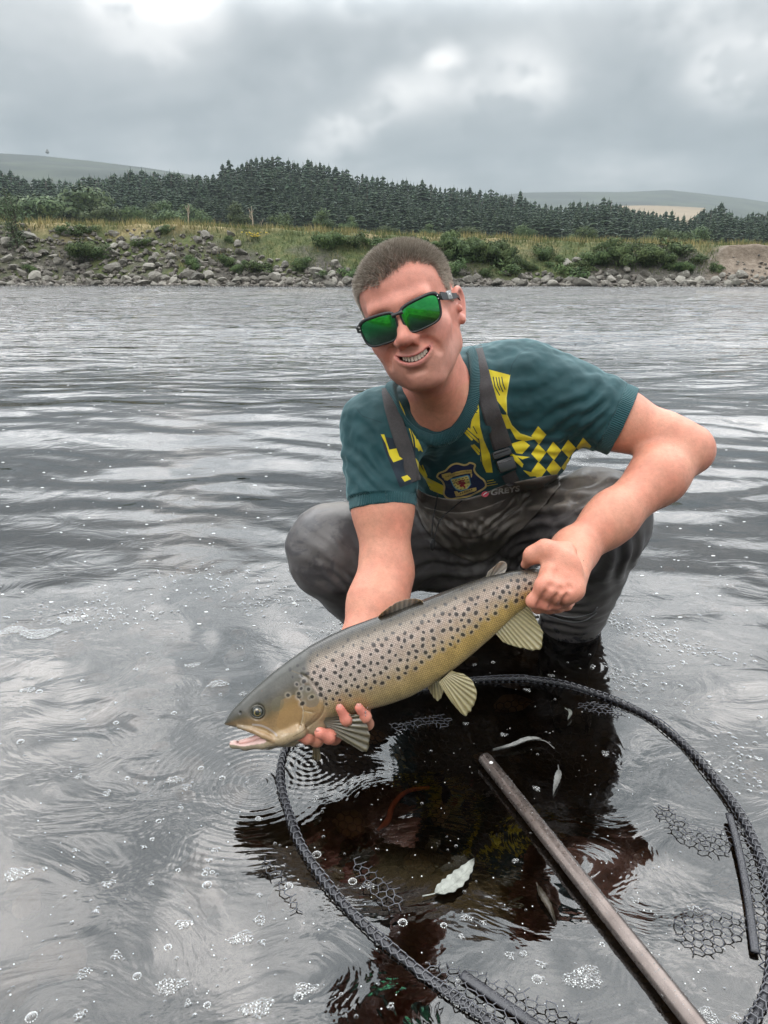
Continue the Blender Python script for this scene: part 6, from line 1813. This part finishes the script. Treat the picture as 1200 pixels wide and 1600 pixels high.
# ---- fins: rayed fans with real thickness
def fin_mat(name, c0, c1, tr=.25):
    m, nt, b = mat(name); a = nt.add('ShaderNodeAttribute', attribute_name='Col')
    nt.link(nt.mix(a.outputs['Fac'], c0, c1), b.inputs['Base Color']); b.inputs['Roughness'].default_value = .28; b.inputs['Coat Weight'].default_value = .4
    b.inputs['Subsurface Weight'].default_value = .3; b.inputs['Subsurface Radius'].default_value = (1, .7, .4); b.inputs['Subsurface Scale'].default_value = .004
    return m
M_fin = fin_mat('fin_amber', (.20, .165, .085), (.36, .31, .17)); M_find = fin_mat('fin_dusky', (.055, .046, .030), (.13, .11, .068)); M_fing = fin_mat('fin_grey', (.10, .085, .07), (.22, .19, .16))
def fin(name, base, edge, w_base, w_edge, m, rays=12, ripple=.0014, ragged=1.5, thick=.0011, seed=0, curl=.0):
    r = np.random.default_rng(seed); nb = rays * 6 + 1; B_ = catmull(np.array(base, float), 10); E_ = catmull(np.array(edge, float), 14)
    def rs(c, n):
        L = np.concatenate([[0], np.cumsum(np.linalg.norm(np.diff(c, axis=0), axis=1))]); t = np.linspace(0, L[-1], n); return np.stack([np.interp(t, L, c[:, k]) for k in (0, 1)], 1)
    B_, E_ = rs(B_, nb), rs(E_, nb); rag = np.interp(np.arange(nb), np.arange(0, nb, 3), r.uniform(-1, 1, len(range(0, nb, 3)))) * ragged
    F_, K_, C_ = [], [], []
    for i, t in enumerate(np.linspace(0, 1, 18)):
        row, bk, cc = [], [], []
        for j in range(nb):
            d = E_[j] - B_[j]; q = B_[j] + d * t + unit(d + 1e-6) * rag[j] * t ** 3
            ph = math.cos(2 * math.pi * j / 6); w_ = w_base * (1 - t) + w_edge * t + ripple * ph * (.4 + .6 * t) + curl * math.sin(math.pi * t) + .003 * t * math.sin(j / nb * 7 + seed)
            th_ = thick * (1 - .75 * t); row.append(FP(q[0], q[1], w_ + th_)); bk.append(FP(q[0], q[1], w_ - th_))
            branch = math.cos(2 * math.pi * j / 3) * sstep(.45, .8, np.array([t]))[0]
            cc.append(np.clip(.5 + .42 * ph + .25 * branch + .12 * math.sin(t * 60) * (ph > 0) + .3 * (t - .5) + .1 * r.normal(), 0, 1))
        F_.append(row); K_.append(bk); C_.append(cc)
    s = Soup(); G = np.array(F_); Kk = np.array(K_); a = np.concatenate([G, Kk[::-1]], 0); a = np.concatenate([a, a[:1]], 0); s.grid(a)
    C2 = np.array(C_); C2 = np.concatenate([C2, C2[::-1], C2[:1]], 0)
    for e_ in (0, -1):
        side = np.stack([G[:, e_], Kk[:, e_]], 1); s.grid(side); C2 = np.concatenate([C2.ravel(), np.repeat(np.array(C_)[:, e_], 2)]) if C2.ndim == 1 else np.concatenate([C2.ravel(), np.repeat(np.array(C_)[:, e_], 2)])
    o = s.build(name, m, fish); set_col(o.data, np.repeat(C2[:, None], 3, 1)); return o
wv1 = surf_w(512, 1118)
fin('pectoral_fin', [(505, 1116), (508, 1124), (512, 1132)], [(540, 1106), (562, 1107), (571, 1116), (577, 1131), (578, 1146), (573, 1165), (556, 1156), (536, 1143)], wv1 - .002, wv1 + .012, M_find, 11, .0016, 1.6, seed=1, curl=.004)
fin('far_pectoral_fin', [(490, 1150), (496, 1150)], [(487, 1187), (491, 1190), (496, 1194), (501, 1188)], -.006, -.010, M_find, 5, .0010, 1, seed=2)
fin('pelvic_fin', [(684, 1062), (694, 1053), (704, 1044)], [(704, 1092), (722, 1112), (730, 1108), (738, 1094), (741, 1078), (736, 1060), (726, 1050), (716, 1046)], .016, .024, M_fin, 11, .0012, 1.2, seed=3, curl=.003)
fin('far_pelvic_fin', [(668, 1068), (678, 1062), (688, 1056)], [(668, 1074), (673, 1086), (684, 1099), (692, 1092), (696, 1080)], -.014, -.020, M_fin, 7, .0012, 1, seed=4)
fin('anal_fin', [(772, 987), (790, 970), (806, 954), (822, 942)], [(784, 1001), (804, 1009), (838, 1013), (844, 1000), (846, 986), (838, 970), (832, 958), (828, 952)], .004, .010, M_fin, 13, .0013, 1.3, seed=5)
fin('adipose_fin', [(758, 904), (768, 900), (778, 897)], [(762, 893), (772, 884), (781, 877), (790, 879), (792, 887), (788, 894)], .002, .004, M_fing, 4, .0004, .3, seed=6)
fin('dorsal_fin', [(590, 965), (612, 957), (634, 949), (658, 940)], [(592, 960), (603, 950), (618, 941), (634, 935), (648, 934), (657, 936), (659, 938), (661, 940)], .004, .012, M_fing, 9, .0008, .6, seed=7)
fin('tail_fin', [(884, 898), (890, 908), (886, 922)], [(916, 876), (921, 890), (919, 902), (922, 911), (918, 926), (910, 938)], -.006, -.018, M_find, 12, .0012, 1.2, seed=8)
# teeth row and tongue hint inside the mouth
tg = Soup().tube(catmull([FP(374, 1160, 0), FP(392, 1156, 0), FP(412, 1150, 0), FP(428, 1145, 0)], 4), np.linspace(.0035, .007, 13), 10); tg.build('tongue', simple('pale_tongue', (.66, .42, .38), .2, .1, 60), fish)
# ================================================================== landing net on the water
M_rubber = simple('black_rubber', (.030, .030, .036), .22, .3, 60, .3, bscale=500, spec=.6)
M_mesh_r = simple('wet_rubber_mesh', (.050, .050, .058), .16, .3, 60, spec=.8)
ring_px = [(820, 1060), (740, 1063), (660, 1078), (585, 1100), (505, 1128), (455, 1160), (440, 1190), (439, 1225), (449, 1262), (470, 1320), (522, 1396), (580, 1456), (640, 1507), (700, 1553), (770, 1600), (860, 1640),
           (960, 1665), (1060, 1665), (1130, 1640), (1185, 1580), (1206, 1500), (1206, 1420), (1192, 1350), (1162, 1282), (1118, 1218), (1062, 1157), (1000, 1112), (900, 1074)]
RP = np.array([PW(x, y, .0015) for x, y in ring_px]); RC = catmull(np.concatenate([RP, RP[:1]]), 14)
Lr = np.concatenate([[0], np.cumsum(np.linalg.norm(np.diff(RC, axis=0), axis=1))])
n_r = 460; RC = np.stack([np.interp(np.linspace(0, Lr[-1], n_r + 1), Lr, RC[:, k]) for k in range(3)], 1)
net = empty('landing_net', tuple(RC.mean(0) * [1, 1, 0])); tag(net, 'large round landing net with black rubber mesh and metal handle in the water', 'landing net')
Soup().tube(RC, .0044, 10, False).build('hoop', M_rubber, net)
def hexes(nu, nv):
    """edges of a brick-like honeycomb in a nu x nv grid of unit cells"""
    E_ = []
    def c(i, j, k): a = math.radians(60 * k); return (i + .5 * (j % 2)) + .5774 * math.sin(a) * 1.0, j * .866 + .5774 * math.cos(a)
    seen = set()
    for j in range(nv):
        for i in range(nu):
            p = [c(i, j, k) for k in range(6)]
            for k in range(6):
                a, b_ = p[k], p[(k + 1) % 6]; key_ = tuple(sorted([(round(a[0], 2), round(a[1], 2)), (round(b_[0], 2), round(b_[1], 2))]))
                if key_ not in seen: seen.add(key_); E_.append((a, b_))
    return E_
def wires(segs, r, s=None):
    """thin triangular struts for many edges at once"""
    s = s or Soup(); A_ = np.array([a for a, b_ in segs]); B_ = np.array([b_ for a, b_ in segs])
    d = B_ - A_; L = np.linalg.norm(d, axis=1)[:, None] + 1e-9; d = d / L; u = np.cross(d, [0.13, .2, 1.0]); u /= np.linalg.norm(u, axis=1)[:, None] + 1e-9; v = np.cross(d, u)
    A_ = A_ - d * r * .4; B_ = B_ + d * r * .4; V = []
    for k in range(4):
        a = math.pi / 2 * k; o = (u * math.cos(a) + v * math.sin(a)) * r; V += [A_ + o, B_ + o]
    n = len(A_); V = np.stack(V, 1).reshape(-1, 3); b0 = np.arange(n)[:, None] * 8
    Q = np.concatenate([b0 + [2 * k, 2 * ((k + 1) % 4), 2 * ((k + 1) % 4) + 1, 2 * k + 1] for k in range(4)]); return s.add(V, Q)
# honeycomb sleeve wrapped round the hoop
tn = np.gradient(RC, axis=0); tn /= np.linalg.norm(tn, axis=1)[:, None]
CEN = RC.mean(0)
def on_ring(s_, a, rad):
    s_ = s_ % n_r; i = int(s_); f = s_ - i; j = (i + 1) % n_r; p = RC[i] * (1 - f) + RC[j] * f; t = unit(tn[i] * (1 - f) + tn[j] * f); side = unit(np.cross(t, [0, 0, 1.0])); return p + (side * math.cos(a) + np.array([0, 0, 1]) * math.sin(a)) * rad
ncell = int(Lr[-1] / .0125); segs = []
for a, b_ in hexes(ncell, 4):
    q = []
    for x, y in (a, b_): q.append(on_ring(x / ncell * n_r, y / (4 * .866) * 2 * math.pi, .0066 + .0008 * math.sin(x * .7)))
    if np.linalg.norm(q[0] - q[1]) < .03: segs.append(q)
tag(wires(segs, .0011).build('mesh_sleeve', M_mesh_r, net), kind='stuff')
# bag: honeycomb sheet sagging under water, its folds breaking the surface
def inside(poly, x, y):
    c = False; n = len(poly)
    for i in range(n):
        x1, y1 = poly[i][:2]; x2, y2 = poly[i - 1][:2]
        if (y1 > y) != (y2 > y) and x < (x2 - x1) * (y - y1) / (y2 - y1) + x1: c = not c
    return c
FOLDS = {'a': [(655, 1500), (720, 1512), (775, 1530), (840, 1560), (900, 1588), (950, 1612), (900, 1640), (820, 1640), (730, 1590), (650, 1525)],
         'b': [(1142, 1272), (1165, 1280), (1198, 1345), (1215, 1440), (1215, 1560), (1186, 1500), (1172, 1410), (1156, 1330)],
         'c': [(1024, 1262), (1034, 1254), (1052, 1258), (1085, 1290), (1110, 1294), (1135, 1288), (1150, 1310), (1140, 1334), (1112, 1332), (1078, 1318), (1045, 1296)],
         'd': [(1052, 1440), (1070, 1424), (1098, 1418), (1140, 1424), (1168, 1432), (1176, 1456), (1150, 1470), (1112, 1492), (1082, 1488), (1060, 1466)],
         'e': [(546, 1342), (560, 1338), (580, 1352), (604, 1372), (630, 1398), (626, 1418), (606, 1420), (588, 1404), (566, 1384), (552, 1362)],
         'f': [(402, 1338), (416, 1336), (432, 1352), (448, 1378), (462, 1402), (470, 1424), (462, 1430), (446, 1404), (430, 1376), (412, 1356)],
         'g': [(604, 1132), (640, 1126), (690, 1116), (708, 1124), (700, 1136), (660, 1136), (620, 1142)], 'h': [(900, 1096), (925, 1094), (955, 1102), (978, 1112), (960, 1118), (930, 1114), (905, 1106)]}
fold_w = {k: [PW(x, y, .004) for x, y in L] for k, L in FOLDS.items()}
cell = .0125; segs_up = []
for k, L in fold_w.items():
    L2 = np.array(L); c0 = L2.mean(0); ext = np.abs(L2 - c0)[:, :2].max(0) + cell; ang_ = {'a': -.7, 'b': 1.2, 'c': -.5, 'd': .15, 'e': -.8, 'f': -.9, 'g': .1, 'h': -.2}[k]; ca, sa = math.cos(ang_), math.sin(ang_); m_ = max(ext) * 1.5
    sc_ = cell * (.8 if k in 'gh' else 1.0)
    N_ = int(2 * m_ / sc_) + 2
    for a, b_ in hexes(N_, int(N_ * 1.2)):
        q = []
        for x, y in (a, b_):
            x_, y_ = x * sc_ - m_, y * sc_ - m_; X_, Y_ = c0[0] + x_ * ca - y_ * sa, c0[1] + x_ * sa + y_ * ca; q.append((X_, Y_))
        mx_, my_ = (q[0][0] + q[1][0]) / 2, (q[0][1] + q[1][1]) / 2
        if inside(L, mx_, my_):
            seg = []
            for X_, Y_ in q:
                X_ += .0016 * math.sin(X_ * 310 + Y_ * 170); Y_ += .0016 * math.cos(X_ * 150 - Y_ * 290)
                dome = max(0, 1 - ((X_ - c0[0]) / (ext[0] + .01)) ** 2 - ((Y_ - c0[1]) / (ext[1] + .01)) ** 2)
                seg.append(np.array([X_, Y_, wz(X_, Y_) - .0004 + .0065 * dome + .0015 * math.sin(X_ * 190) * math.cos(Y_ * 160)]))
            segs_up.append(seg)
o = tag(wires(segs_up, .00075).build('mesh_fold', M_mesh_r, net), kind='stuff')
segs_dn = []; NB = 52
hx_r = .30
for a, b_ in hexes(NB, 60):
    q = []
    for x, y in (a, b_):
        X_, Y_ = CEN[0] + (x / NB * 2 - 1) * .36, CEN[1] + (y / 52 * 2 - 1) * .36; rr = math.hypot(X_ - CEN[0], Y_ - CEN[1]) / .335
        q.append(np.array([X_ + .012 * math.sin(Y_ * 14), Y_ + .010 * math.sin(X_ * 17), -.022 - .085 * max(0, 1 - rr ** 2) - .012 * math.sin(X_ * 23) * math.sin(Y_ * 19)]))
    if math.hypot(q[0][0] - CEN[0], q[0][1] - CEN[1]) < .325: segs_dn.append(q)
tag(wires(segs_dn, .0010).build('mesh_bag', M_mesh_r, net), kind='stuff')
# flat cords sewn along the mouth of the bag
for L, w_ in (([(1139, 1272), (1150, 1310), (1160, 1355), (1168, 1400), (1175, 1450), (1180, 1488)], .0052), ([(722, 1522), (752, 1543), (785, 1566), (820, 1590), (850, 1612)], .0065)):
    Soup().tube(catmull([PW(x, y, .006) for x, y in L], 6), w_, 8, squash=.45).build('binding_cord', M_rubber, net)
# handle
def handle():
    m, nt, b = mat('bronze_tube'); P = geo_pos(nt); nt.link(nt.ramp(nt.noise(P, 40, 4), [(.3, (.13, .105, .095)), (.7, (.20, .165, .15))]), b.inputs['Base Color']); b.inputs['Metallic'].default_value = .75
    nt.link(nt.ramp(nt.noise(P, 160, 5, .7), [(.4, .24), (.62, .42)]), b.inputs['Roughness']); nt.link(nt.bump(nt.noise(P, 700, 2), .2, .0006), b.inputs['Normal'])
    a = PW(757, 1184, .010); e = PW(1118, 1640, .012); d = unit(e - a); L = np.linalg.norm(e - a); x = unit(np.cross(d, [0, 0, 1])); y = np.cross(x, d)
    s = Soup(); G = []
    for t, r in ((-.0005, .0098), (.0, .0108), (.004, .0112), (.02, .0112), (L, .0116)):
        row = []
        for k in range(33):
            th = 2 * math.pi * k / 32; f = 1 - .045 * math.cos(4 * th) ** 2; row.append(a + d * t + (x * math.cos(th) * 1.0 + y * math.sin(th) * .86) * r * f)
        G.append(row)
    s.grid(np.array(G)); s.build('handle', m, net)
    # open end: dark inner wall and plug
    s = Soup(); G = [[a + d * t + (x * math.cos(th) + y * math.sin(th) * .86) * r for th in np.linspace(0, 2 * math.pi, 33)] for t, r in ((-.0005, .0098), (-.0008, .0086), (.010, .0084), (.011, .0002))]
    s.grid(np.array(G)).build('handle_plug', M_rubber, net)
    c = a + d * .020 + unit(y + -FWD * .9) * .0104
    Soup().ball(c, .0032, 16, 10, (1, 1, .8)).build('locking_pin', M_white, net)
    r = np.random.default_rng(4); dr = Soup()
    for k in range(130):
        t = r.uniform(.02, L * .93); th = r.uniform(.1, 2.9); rr = r.uniform(.0003, .0011); q = a + d * t + (x * math.cos(th) + y * math.sin(th) * .86) * .0112
        dr.ball(q, rr, 7, 4, (1, 1, .6))
    tag(dr.build('water_droplets', M_drop, net), kind='stuff')
md_, nt_, b_d = mat('water_droplet'); b_d.inputs['Base Color'].default_value = (.9, .9, .9, 1); b_d.inputs['Roughness'].default_value = .02; b_d.inputs['Transmission Weight'].default_value = .85; b_d.inputs['IOR'].default_value = 1.33
M_drop = md_
handle()

# ================================================================== leaves, weed, root, stones
def leaf_obj(name, spine, width, z, m, label, cat, twist=.3, curl=.003, group=None, stalk=0.22):
    P_ = catmull([PW(x, y, z) for x, y in spine], 10); n = len(P_); root = empty(name, tuple(P_.mean(0))); tag(root, label, cat, group)
    tg_ = np.gradient(P_, axis=0); tg_ /= np.linalg.norm(tg_, axis=1)[:, None]; s = Soup(); G = []
    t = np.linspace(0, 1, n)
    for i in range(n):
        if t[i] < stalk: continue
        u = (t[i] - stalk) / (1 - stalk); w_ = width * (math.sin(math.pi * min(1, u ** .75)) ** .8) * (1 - .1 * math.sin(u * 40)); side = unit(np.cross(tg_[i], [0, 0, 1])); row = []
        for k in np.linspace(-1, 1, 9): row.append(P_[i] + side * w_ * k + np.array([0, 0, 1]) * (curl * k * k * 1.2 + .0010 * math.cos(u * 60 - abs(k) * 5) * (abs(k) > .05) * (1 - abs(k)) + curl * math.sin(u * 5) * twist))
        G.append(row)
    G = np.array(G); s.grid(G); s.grid(G[::-1] - [0, 0, .0006]); s.build('leaf_blade', m, root)
    Soup().tube(P_[: int(n * .9)] + [0, 0, .0009], np.linspace(.0009, .0003, int(n * .9)), 6).build('midrib', m, root)
    return root
M_leafs = simple('silver_willow_leaf', (.30, .31, .28), .4, .25, 90, .5, bscale=260); M_leafd = simple('sodden_leaf', (.20, .20, .19), .3, .3, 60, .5, bscale=200); M_leafb = simple('brown_sodden_leaf', (.05, .04, .028), .3, .3, 60)
leaf_obj('floating_leaf', [(660, 1401), (682, 1396), (706, 1384), (726, 1364), (741, 1343)], .0118, .0030, M_leafs, 'pale silver willow leaf floating in the net left of the metal handle', 'leaf')
leaf_obj('floating_leaf', [(866, 1170), (850, 1158), (826, 1157), (800, 1166), (770, 1172)], .0048, .004, M_leafd, 'long thin grey leaf curled just above the open end of the net handle', 'leaf', stalk=.3)
leaf_obj('floating_leaf', [(872, 1196), (873, 1208), (870, 1222), (864, 1242)], .0050, .003, M_leafd, 'small pale curled leaf in dark water right of the handle end', 'leaf', stalk=.25)
leaf_obj('floating_leaf', [(883, 1107), (889, 1112), (891, 1118), (887, 1124)], .0030, .003, M_leafs, 'tiny white crescent leaf near the top of the net hoop', 'leaf', stalk=.2)
leaf_obj('floating_leaf', [(838, 1380), (846, 1400), (858, 1420), (868, 1442)], .0045, .002, M_leafb, 'dark sodden leaf lying beside the lower part of the net handle', 'leaf', stalk=.1)
def root_():
    P_ = catmull([PW(x, y, -.05) + [0, 0, dz] for x, y, dz in [(590, 1298, 0), (606, 1290, .01), (614, 1268, .012), (636, 1248, .014), (670, 1237, .008)]], 8); o = Soup().tube(P_, np.interp(np.linspace(0, 1, len(P_)), [0, .2, 1], [.002, .0048, .0030]), 8).build('sunken_root', simple('red_root', (.55, .16, .08), .6, .25, 60))
    tag(o, 'reddish brown curved root lying under the water inside the net', 'root')
root_()
def stones():
    r = np.random.default_rng(41); m = simple('bed_stone', (.20, .15, .10), .7, .5, 24, .6, coord='geo')
    mes = [rock_mesh(90 + k, .6) for k in range(4)] if 'rock_mesh' in globals() else []
    for me in mes: me.materials.append(m)
    for k in range(150):
        if not mes: break
        x, y = r.uniform(-1.0, 1.2), r.uniform(.45, 2.2); s_ = r.uniform(.015, .06)
        o = bpy.data.objects.new('bed_stone', mes[k % 4]); COL.objects.link(o); o.location = (x, y, -.165 + s_ * .2); o.scale = (s_, s_ * .9, s_ * .7); o.rotation_euler = (0, 0, r.uniform(0, 6.28))
        if 'river_bed_o' in globals(): o.parent = river_bed_o
stones()

# ================================================================== foam and bubbles
def bubble_mat():
    m, nt, b = mat('bubble_film'); nt.n.remove(b); out = nt.n['Material Output']; tr = nt.add('ShaderNodeBsdfTransparent'); tr.inputs[0].default_value = (.97, .97, .97, 1)
    gl = nt.add('ShaderNodeBsdfGlossy', i_Roughness=.03); di = nt.add('ShaderNodeBsdfDiffuse'); di.inputs[0].default_value = (.85, .85, .84, 1)
    lw = nt.add('ShaderNodeLayerWeight', i_Blend=.45); a = nt.add('ShaderNodeMixShader', i_Fac=.72); nt.link(gl.outputs[0], a.inputs[1]); nt.link(di.outputs[0], a.inputs[2])
    mx = nt.add('ShaderNodeMixShader'); nt.link(nt.math('MULTIPLY', nt.math('POWER', lw.outputs['Facing'], 1.3), .95, clamp=True), mx.inputs[0]); nt.link(tr.outputs[0], mx.inputs[1]); nt.link(a.outputs[0], mx.inputs[2]); nt.link(mx.outputs[0], out.inputs[0]); return m
M_bub = bubble_mat(); M_foam = simple('white_foam', (.74, .74, .72), .5, .08, 300)
def dome(c, r, seg=10, rings=4, h=.75):
    th = np.linspace(0.02, math.pi / 2, rings + 1); ph = np.linspace(0, 2 * math.pi, seg + 1)
    return np.stack([np.outer(np.sin(th), np.cos(ph)), np.outer(np.sin(th), np.sin(ph)), np.outer(np.cos(th), np.ones(seg + 1)) * h], -1) * r + c
def raft(s, c, rad, n, r_, film, asp=1.5, ang=0.0, br=(.0012, .0028)):
    """a raft of packed bubbles"""
    pts = []; k = 0
    while len(pts) < n and k < n * 30:
        k += 1; a = r_.uniform(0, 6.283); q = math.sqrt(r_.random()) * rad * (1 + .18 * math.sin(a * 3 + c[0] * 50)); x, y = q * math.cos(a) * asp ** .5, q * math.sin(a) / asp ** .5
        x, y = x * math.cos(ang) - y * math.sin(ang), x * math.sin(ang) + y * math.cos(ang); b0 = r_.uniform(*br)
        if all((x - u) ** 2 + (y - v) ** 2 > (.72 * (b0 + w_)) ** 2 for u, v, w_ in pts): pts.append((x, y, b0))
    for x, y, b0 in pts:
        X_, Y_ = c[0] + x, c[1] + y; s.grid(dome(np.array([X_, Y_, wz(X_, Y_) + .0002]), b0, 8, 3))
        film.append(np.array([X_, Y_, wz(X_, Y_) + .0004, b0]))
def foam():
    r = np.random.default_rng(17)
    big = [(28, 1368, .0135, 85, 'oval white foam patch near the left edge of the photo'), (912, 1530, .0170, 110, 'white triangular foam patch right below the net leaf, beside the handle'), (403, 1581, .0130, 80, 'bubbly foam patch at the bottom left of centre'),
           (378, 1468, .0105, 55, 'foam patch left of the net hoop, above the lowest one'), (340, 1070, .0150, 80, 'oval foam patch left of the trout snout'), (268, 1546, .0120, 60, 'long foam patch near the bottom edge at left'), (1100, 1590, .0110, 60, 'foam patch at the bottom beside the thick end of the handle'),
           (288, 1446, .0075, 30, 'small foam patch at lower left beside single bubbles'), (300, 1040, .0110, 50, 'foam patch above left of the oval one by the snout'), (272, 1218, .0100, 40, 'foam patch left of the ripple rings'), (44, 1078, .0100, 45, 'foam patch at the left edge level with the trout head'),
           (478, 1549, .0090, 40, 'foam patch close to the hoop at the bottom'), (62, 990, .030, 160, 'wide white foam streak at the far left behind the trout'), (20, 985, .022, 90, 'foam streak cut by the left edge of the photo'), (110, 968, .020, 80, 'narrow foam streak right of the wide one')]
    for px, py, rad, n, lb in big:
        c = PW(px, py); s = Soup(); film = []; raft(s, c, rad, n, r, film, 1.7, .2, (.0010, .0023) if py > 1000 else (.0018, .0040))
        root = empty('foam_patch', (c[0], c[1], 0)); tag(root, lb, 'foam')
        s.build('bubbles', M_bub, root); f = Soup()
        # white froth between the bubbles
        for k in range(int(n * .9)):
            q = film[r.integers(len(film))]; a = r.uniform(0, 6.283); f.grid(dome(np.array([q[0] + q[3] * math.cos(a) * .9, q[1] + q[3] * math.sin(a) * .9, q[2] - .0004]), r.uniform(.0003, .0009), 6, 2))
        f.build('froth', M_foam, root)
    s = Soup(); f = Soup(); film = []
    # scattered clusters and single bubbles drifting on the slack water
    for k in range(420):
        py = 860 + 740 * r.random() ** 1.1; px = r.uniform(-60, 1260); c = PW(px, py)
        hx_ = math.hypot(c[0] - CEN[0], c[1] - CEN[1]) < .345
        if hx_ and r.random() < .55: continue
        if 430 < px < 1010 and py < 1030: continue
        R0 = r.choice([.0016, .0024, .0034, .005, .0065], p=[.36, .28, .18, .12, .06])
        if R0 < .003: s.grid(dome(np.array([c[0], c[1], wz(c[0], c[1]) + .0002]), R0, 10, 4))
        else: raft(s, c, R0, int(5 + R0 * 2200), r, film, 1.4, r.uniform(0, 3), (.0008, .0026))
    for q in film[::2]: f.grid(dome(q[:3] + [q[3], 0, -.0003], .0006, 6, 2))
    for k in range(60):                                      # single round bubbles on the near water
        px, py = r.uniform(-20, 1220), r.uniform(1010, 1600); c = PW(px, py)
        if math.hypot(c[0] - CEN[0], c[1] - CEN[1]) < .345 and r.random() < .6: continue
        b0 = r.uniform(.0024, .0058); s.grid(dome(np.array([c[0], c[1], wz(c[0], c[1]) + .0002]), b0, 16, 6, .6))
        for a in np.linspace(0, 6.283, int(b0 * 2600), endpoint=False):
            q = r.uniform(.0005, .0011); f.grid(dome(np.array([c[0] + b0 * math.cos(a), c[1] + b0 * math.sin(a), wz(c[0], c[1]) - .0001]), q, 6, 2))
    # strings of froth behind the knees and specks far out on the river
    for cx, cy, sx_, sy_, n in [(1010, 985, 75, 22, 150), (1080, 1010, 60, 10, 60), (930, 960, 40, 14, 60), (330, 905, 90, 26, 120), (150, 960, 110, 18, 120), (1150, 1190, 50, 40, 60), (980, 1060, 60, 20, 60), (420, 940, 60, 20, 50), (520, 980, 30, 22, 40)]:
        for k in range(n):
            px, py = r.normal(cx, sx_ * .6), r.normal(cy, sy_ * .6) + (px_ := 0); c = PW(px, py + (px - cx) * .28 * (cx > 900)); b0 = r.uniform(.0012, .0042)
            s.grid(dome(np.array([c[0], c[1], wz(c[0], c[1]) + .0002]), b0, 8, 3))
            if r.random() < .4: f.grid(dome(np.array([c[0] + b0, c[1], wz(c[0], c[1])]), b0 * .45, 6, 2))
    for k in range(420):
        py = 560 + 420 * r.random(); px = r.uniform(-40, 1240); c = PW(px, py); b0 = r.uniform(.0006, .0022) * (1 + c[1] * .22)
        g_ = dome(np.array([c[0], c[1], wz(c[0], c[1]) + .0005]), b0, 7, 2, .4); g_[..., 0] = c[0] + (g_[..., 0] - c[0]) * r.uniform(1, 2.6); f.grid(g_)
    for k in range(420):
        px, py = r.uniform(-40, 1240), r.uniform(1000, 1600); c = PW(px, py); f.grid(dome(np.array([c[0], c[1], wz(c[0], c[1]) + .0003]), r.uniform(.0003, .0011), 6, 2))
    tag(s.build('surface_bubbles', M_bub), kind='stuff'); tag(f.build('foam_specks', M_foam), kind='stuff')
foam()
# drops falling from the fish and the hand
def drops():
    s = Soup()
    for px, py, d, r in [(571, 1113, 1.08, .0016), (571, 1118, 1.08, .0011), (475, 1152, 1.10, .0016), (478, 1158, 1.10, .0010), (476, 1166, 1.10, .0012), (574, 1106, 1.08, .0010), (402, 1196, 1.10, .0014), (497, 1198, 1.12, .0014)]:
        s.ball(PC(px, py, d), r, 10, 8, (.8, .8, 1.5))
    tag(s.build('falling_drops', M_drop), kind='stuff')
drops()
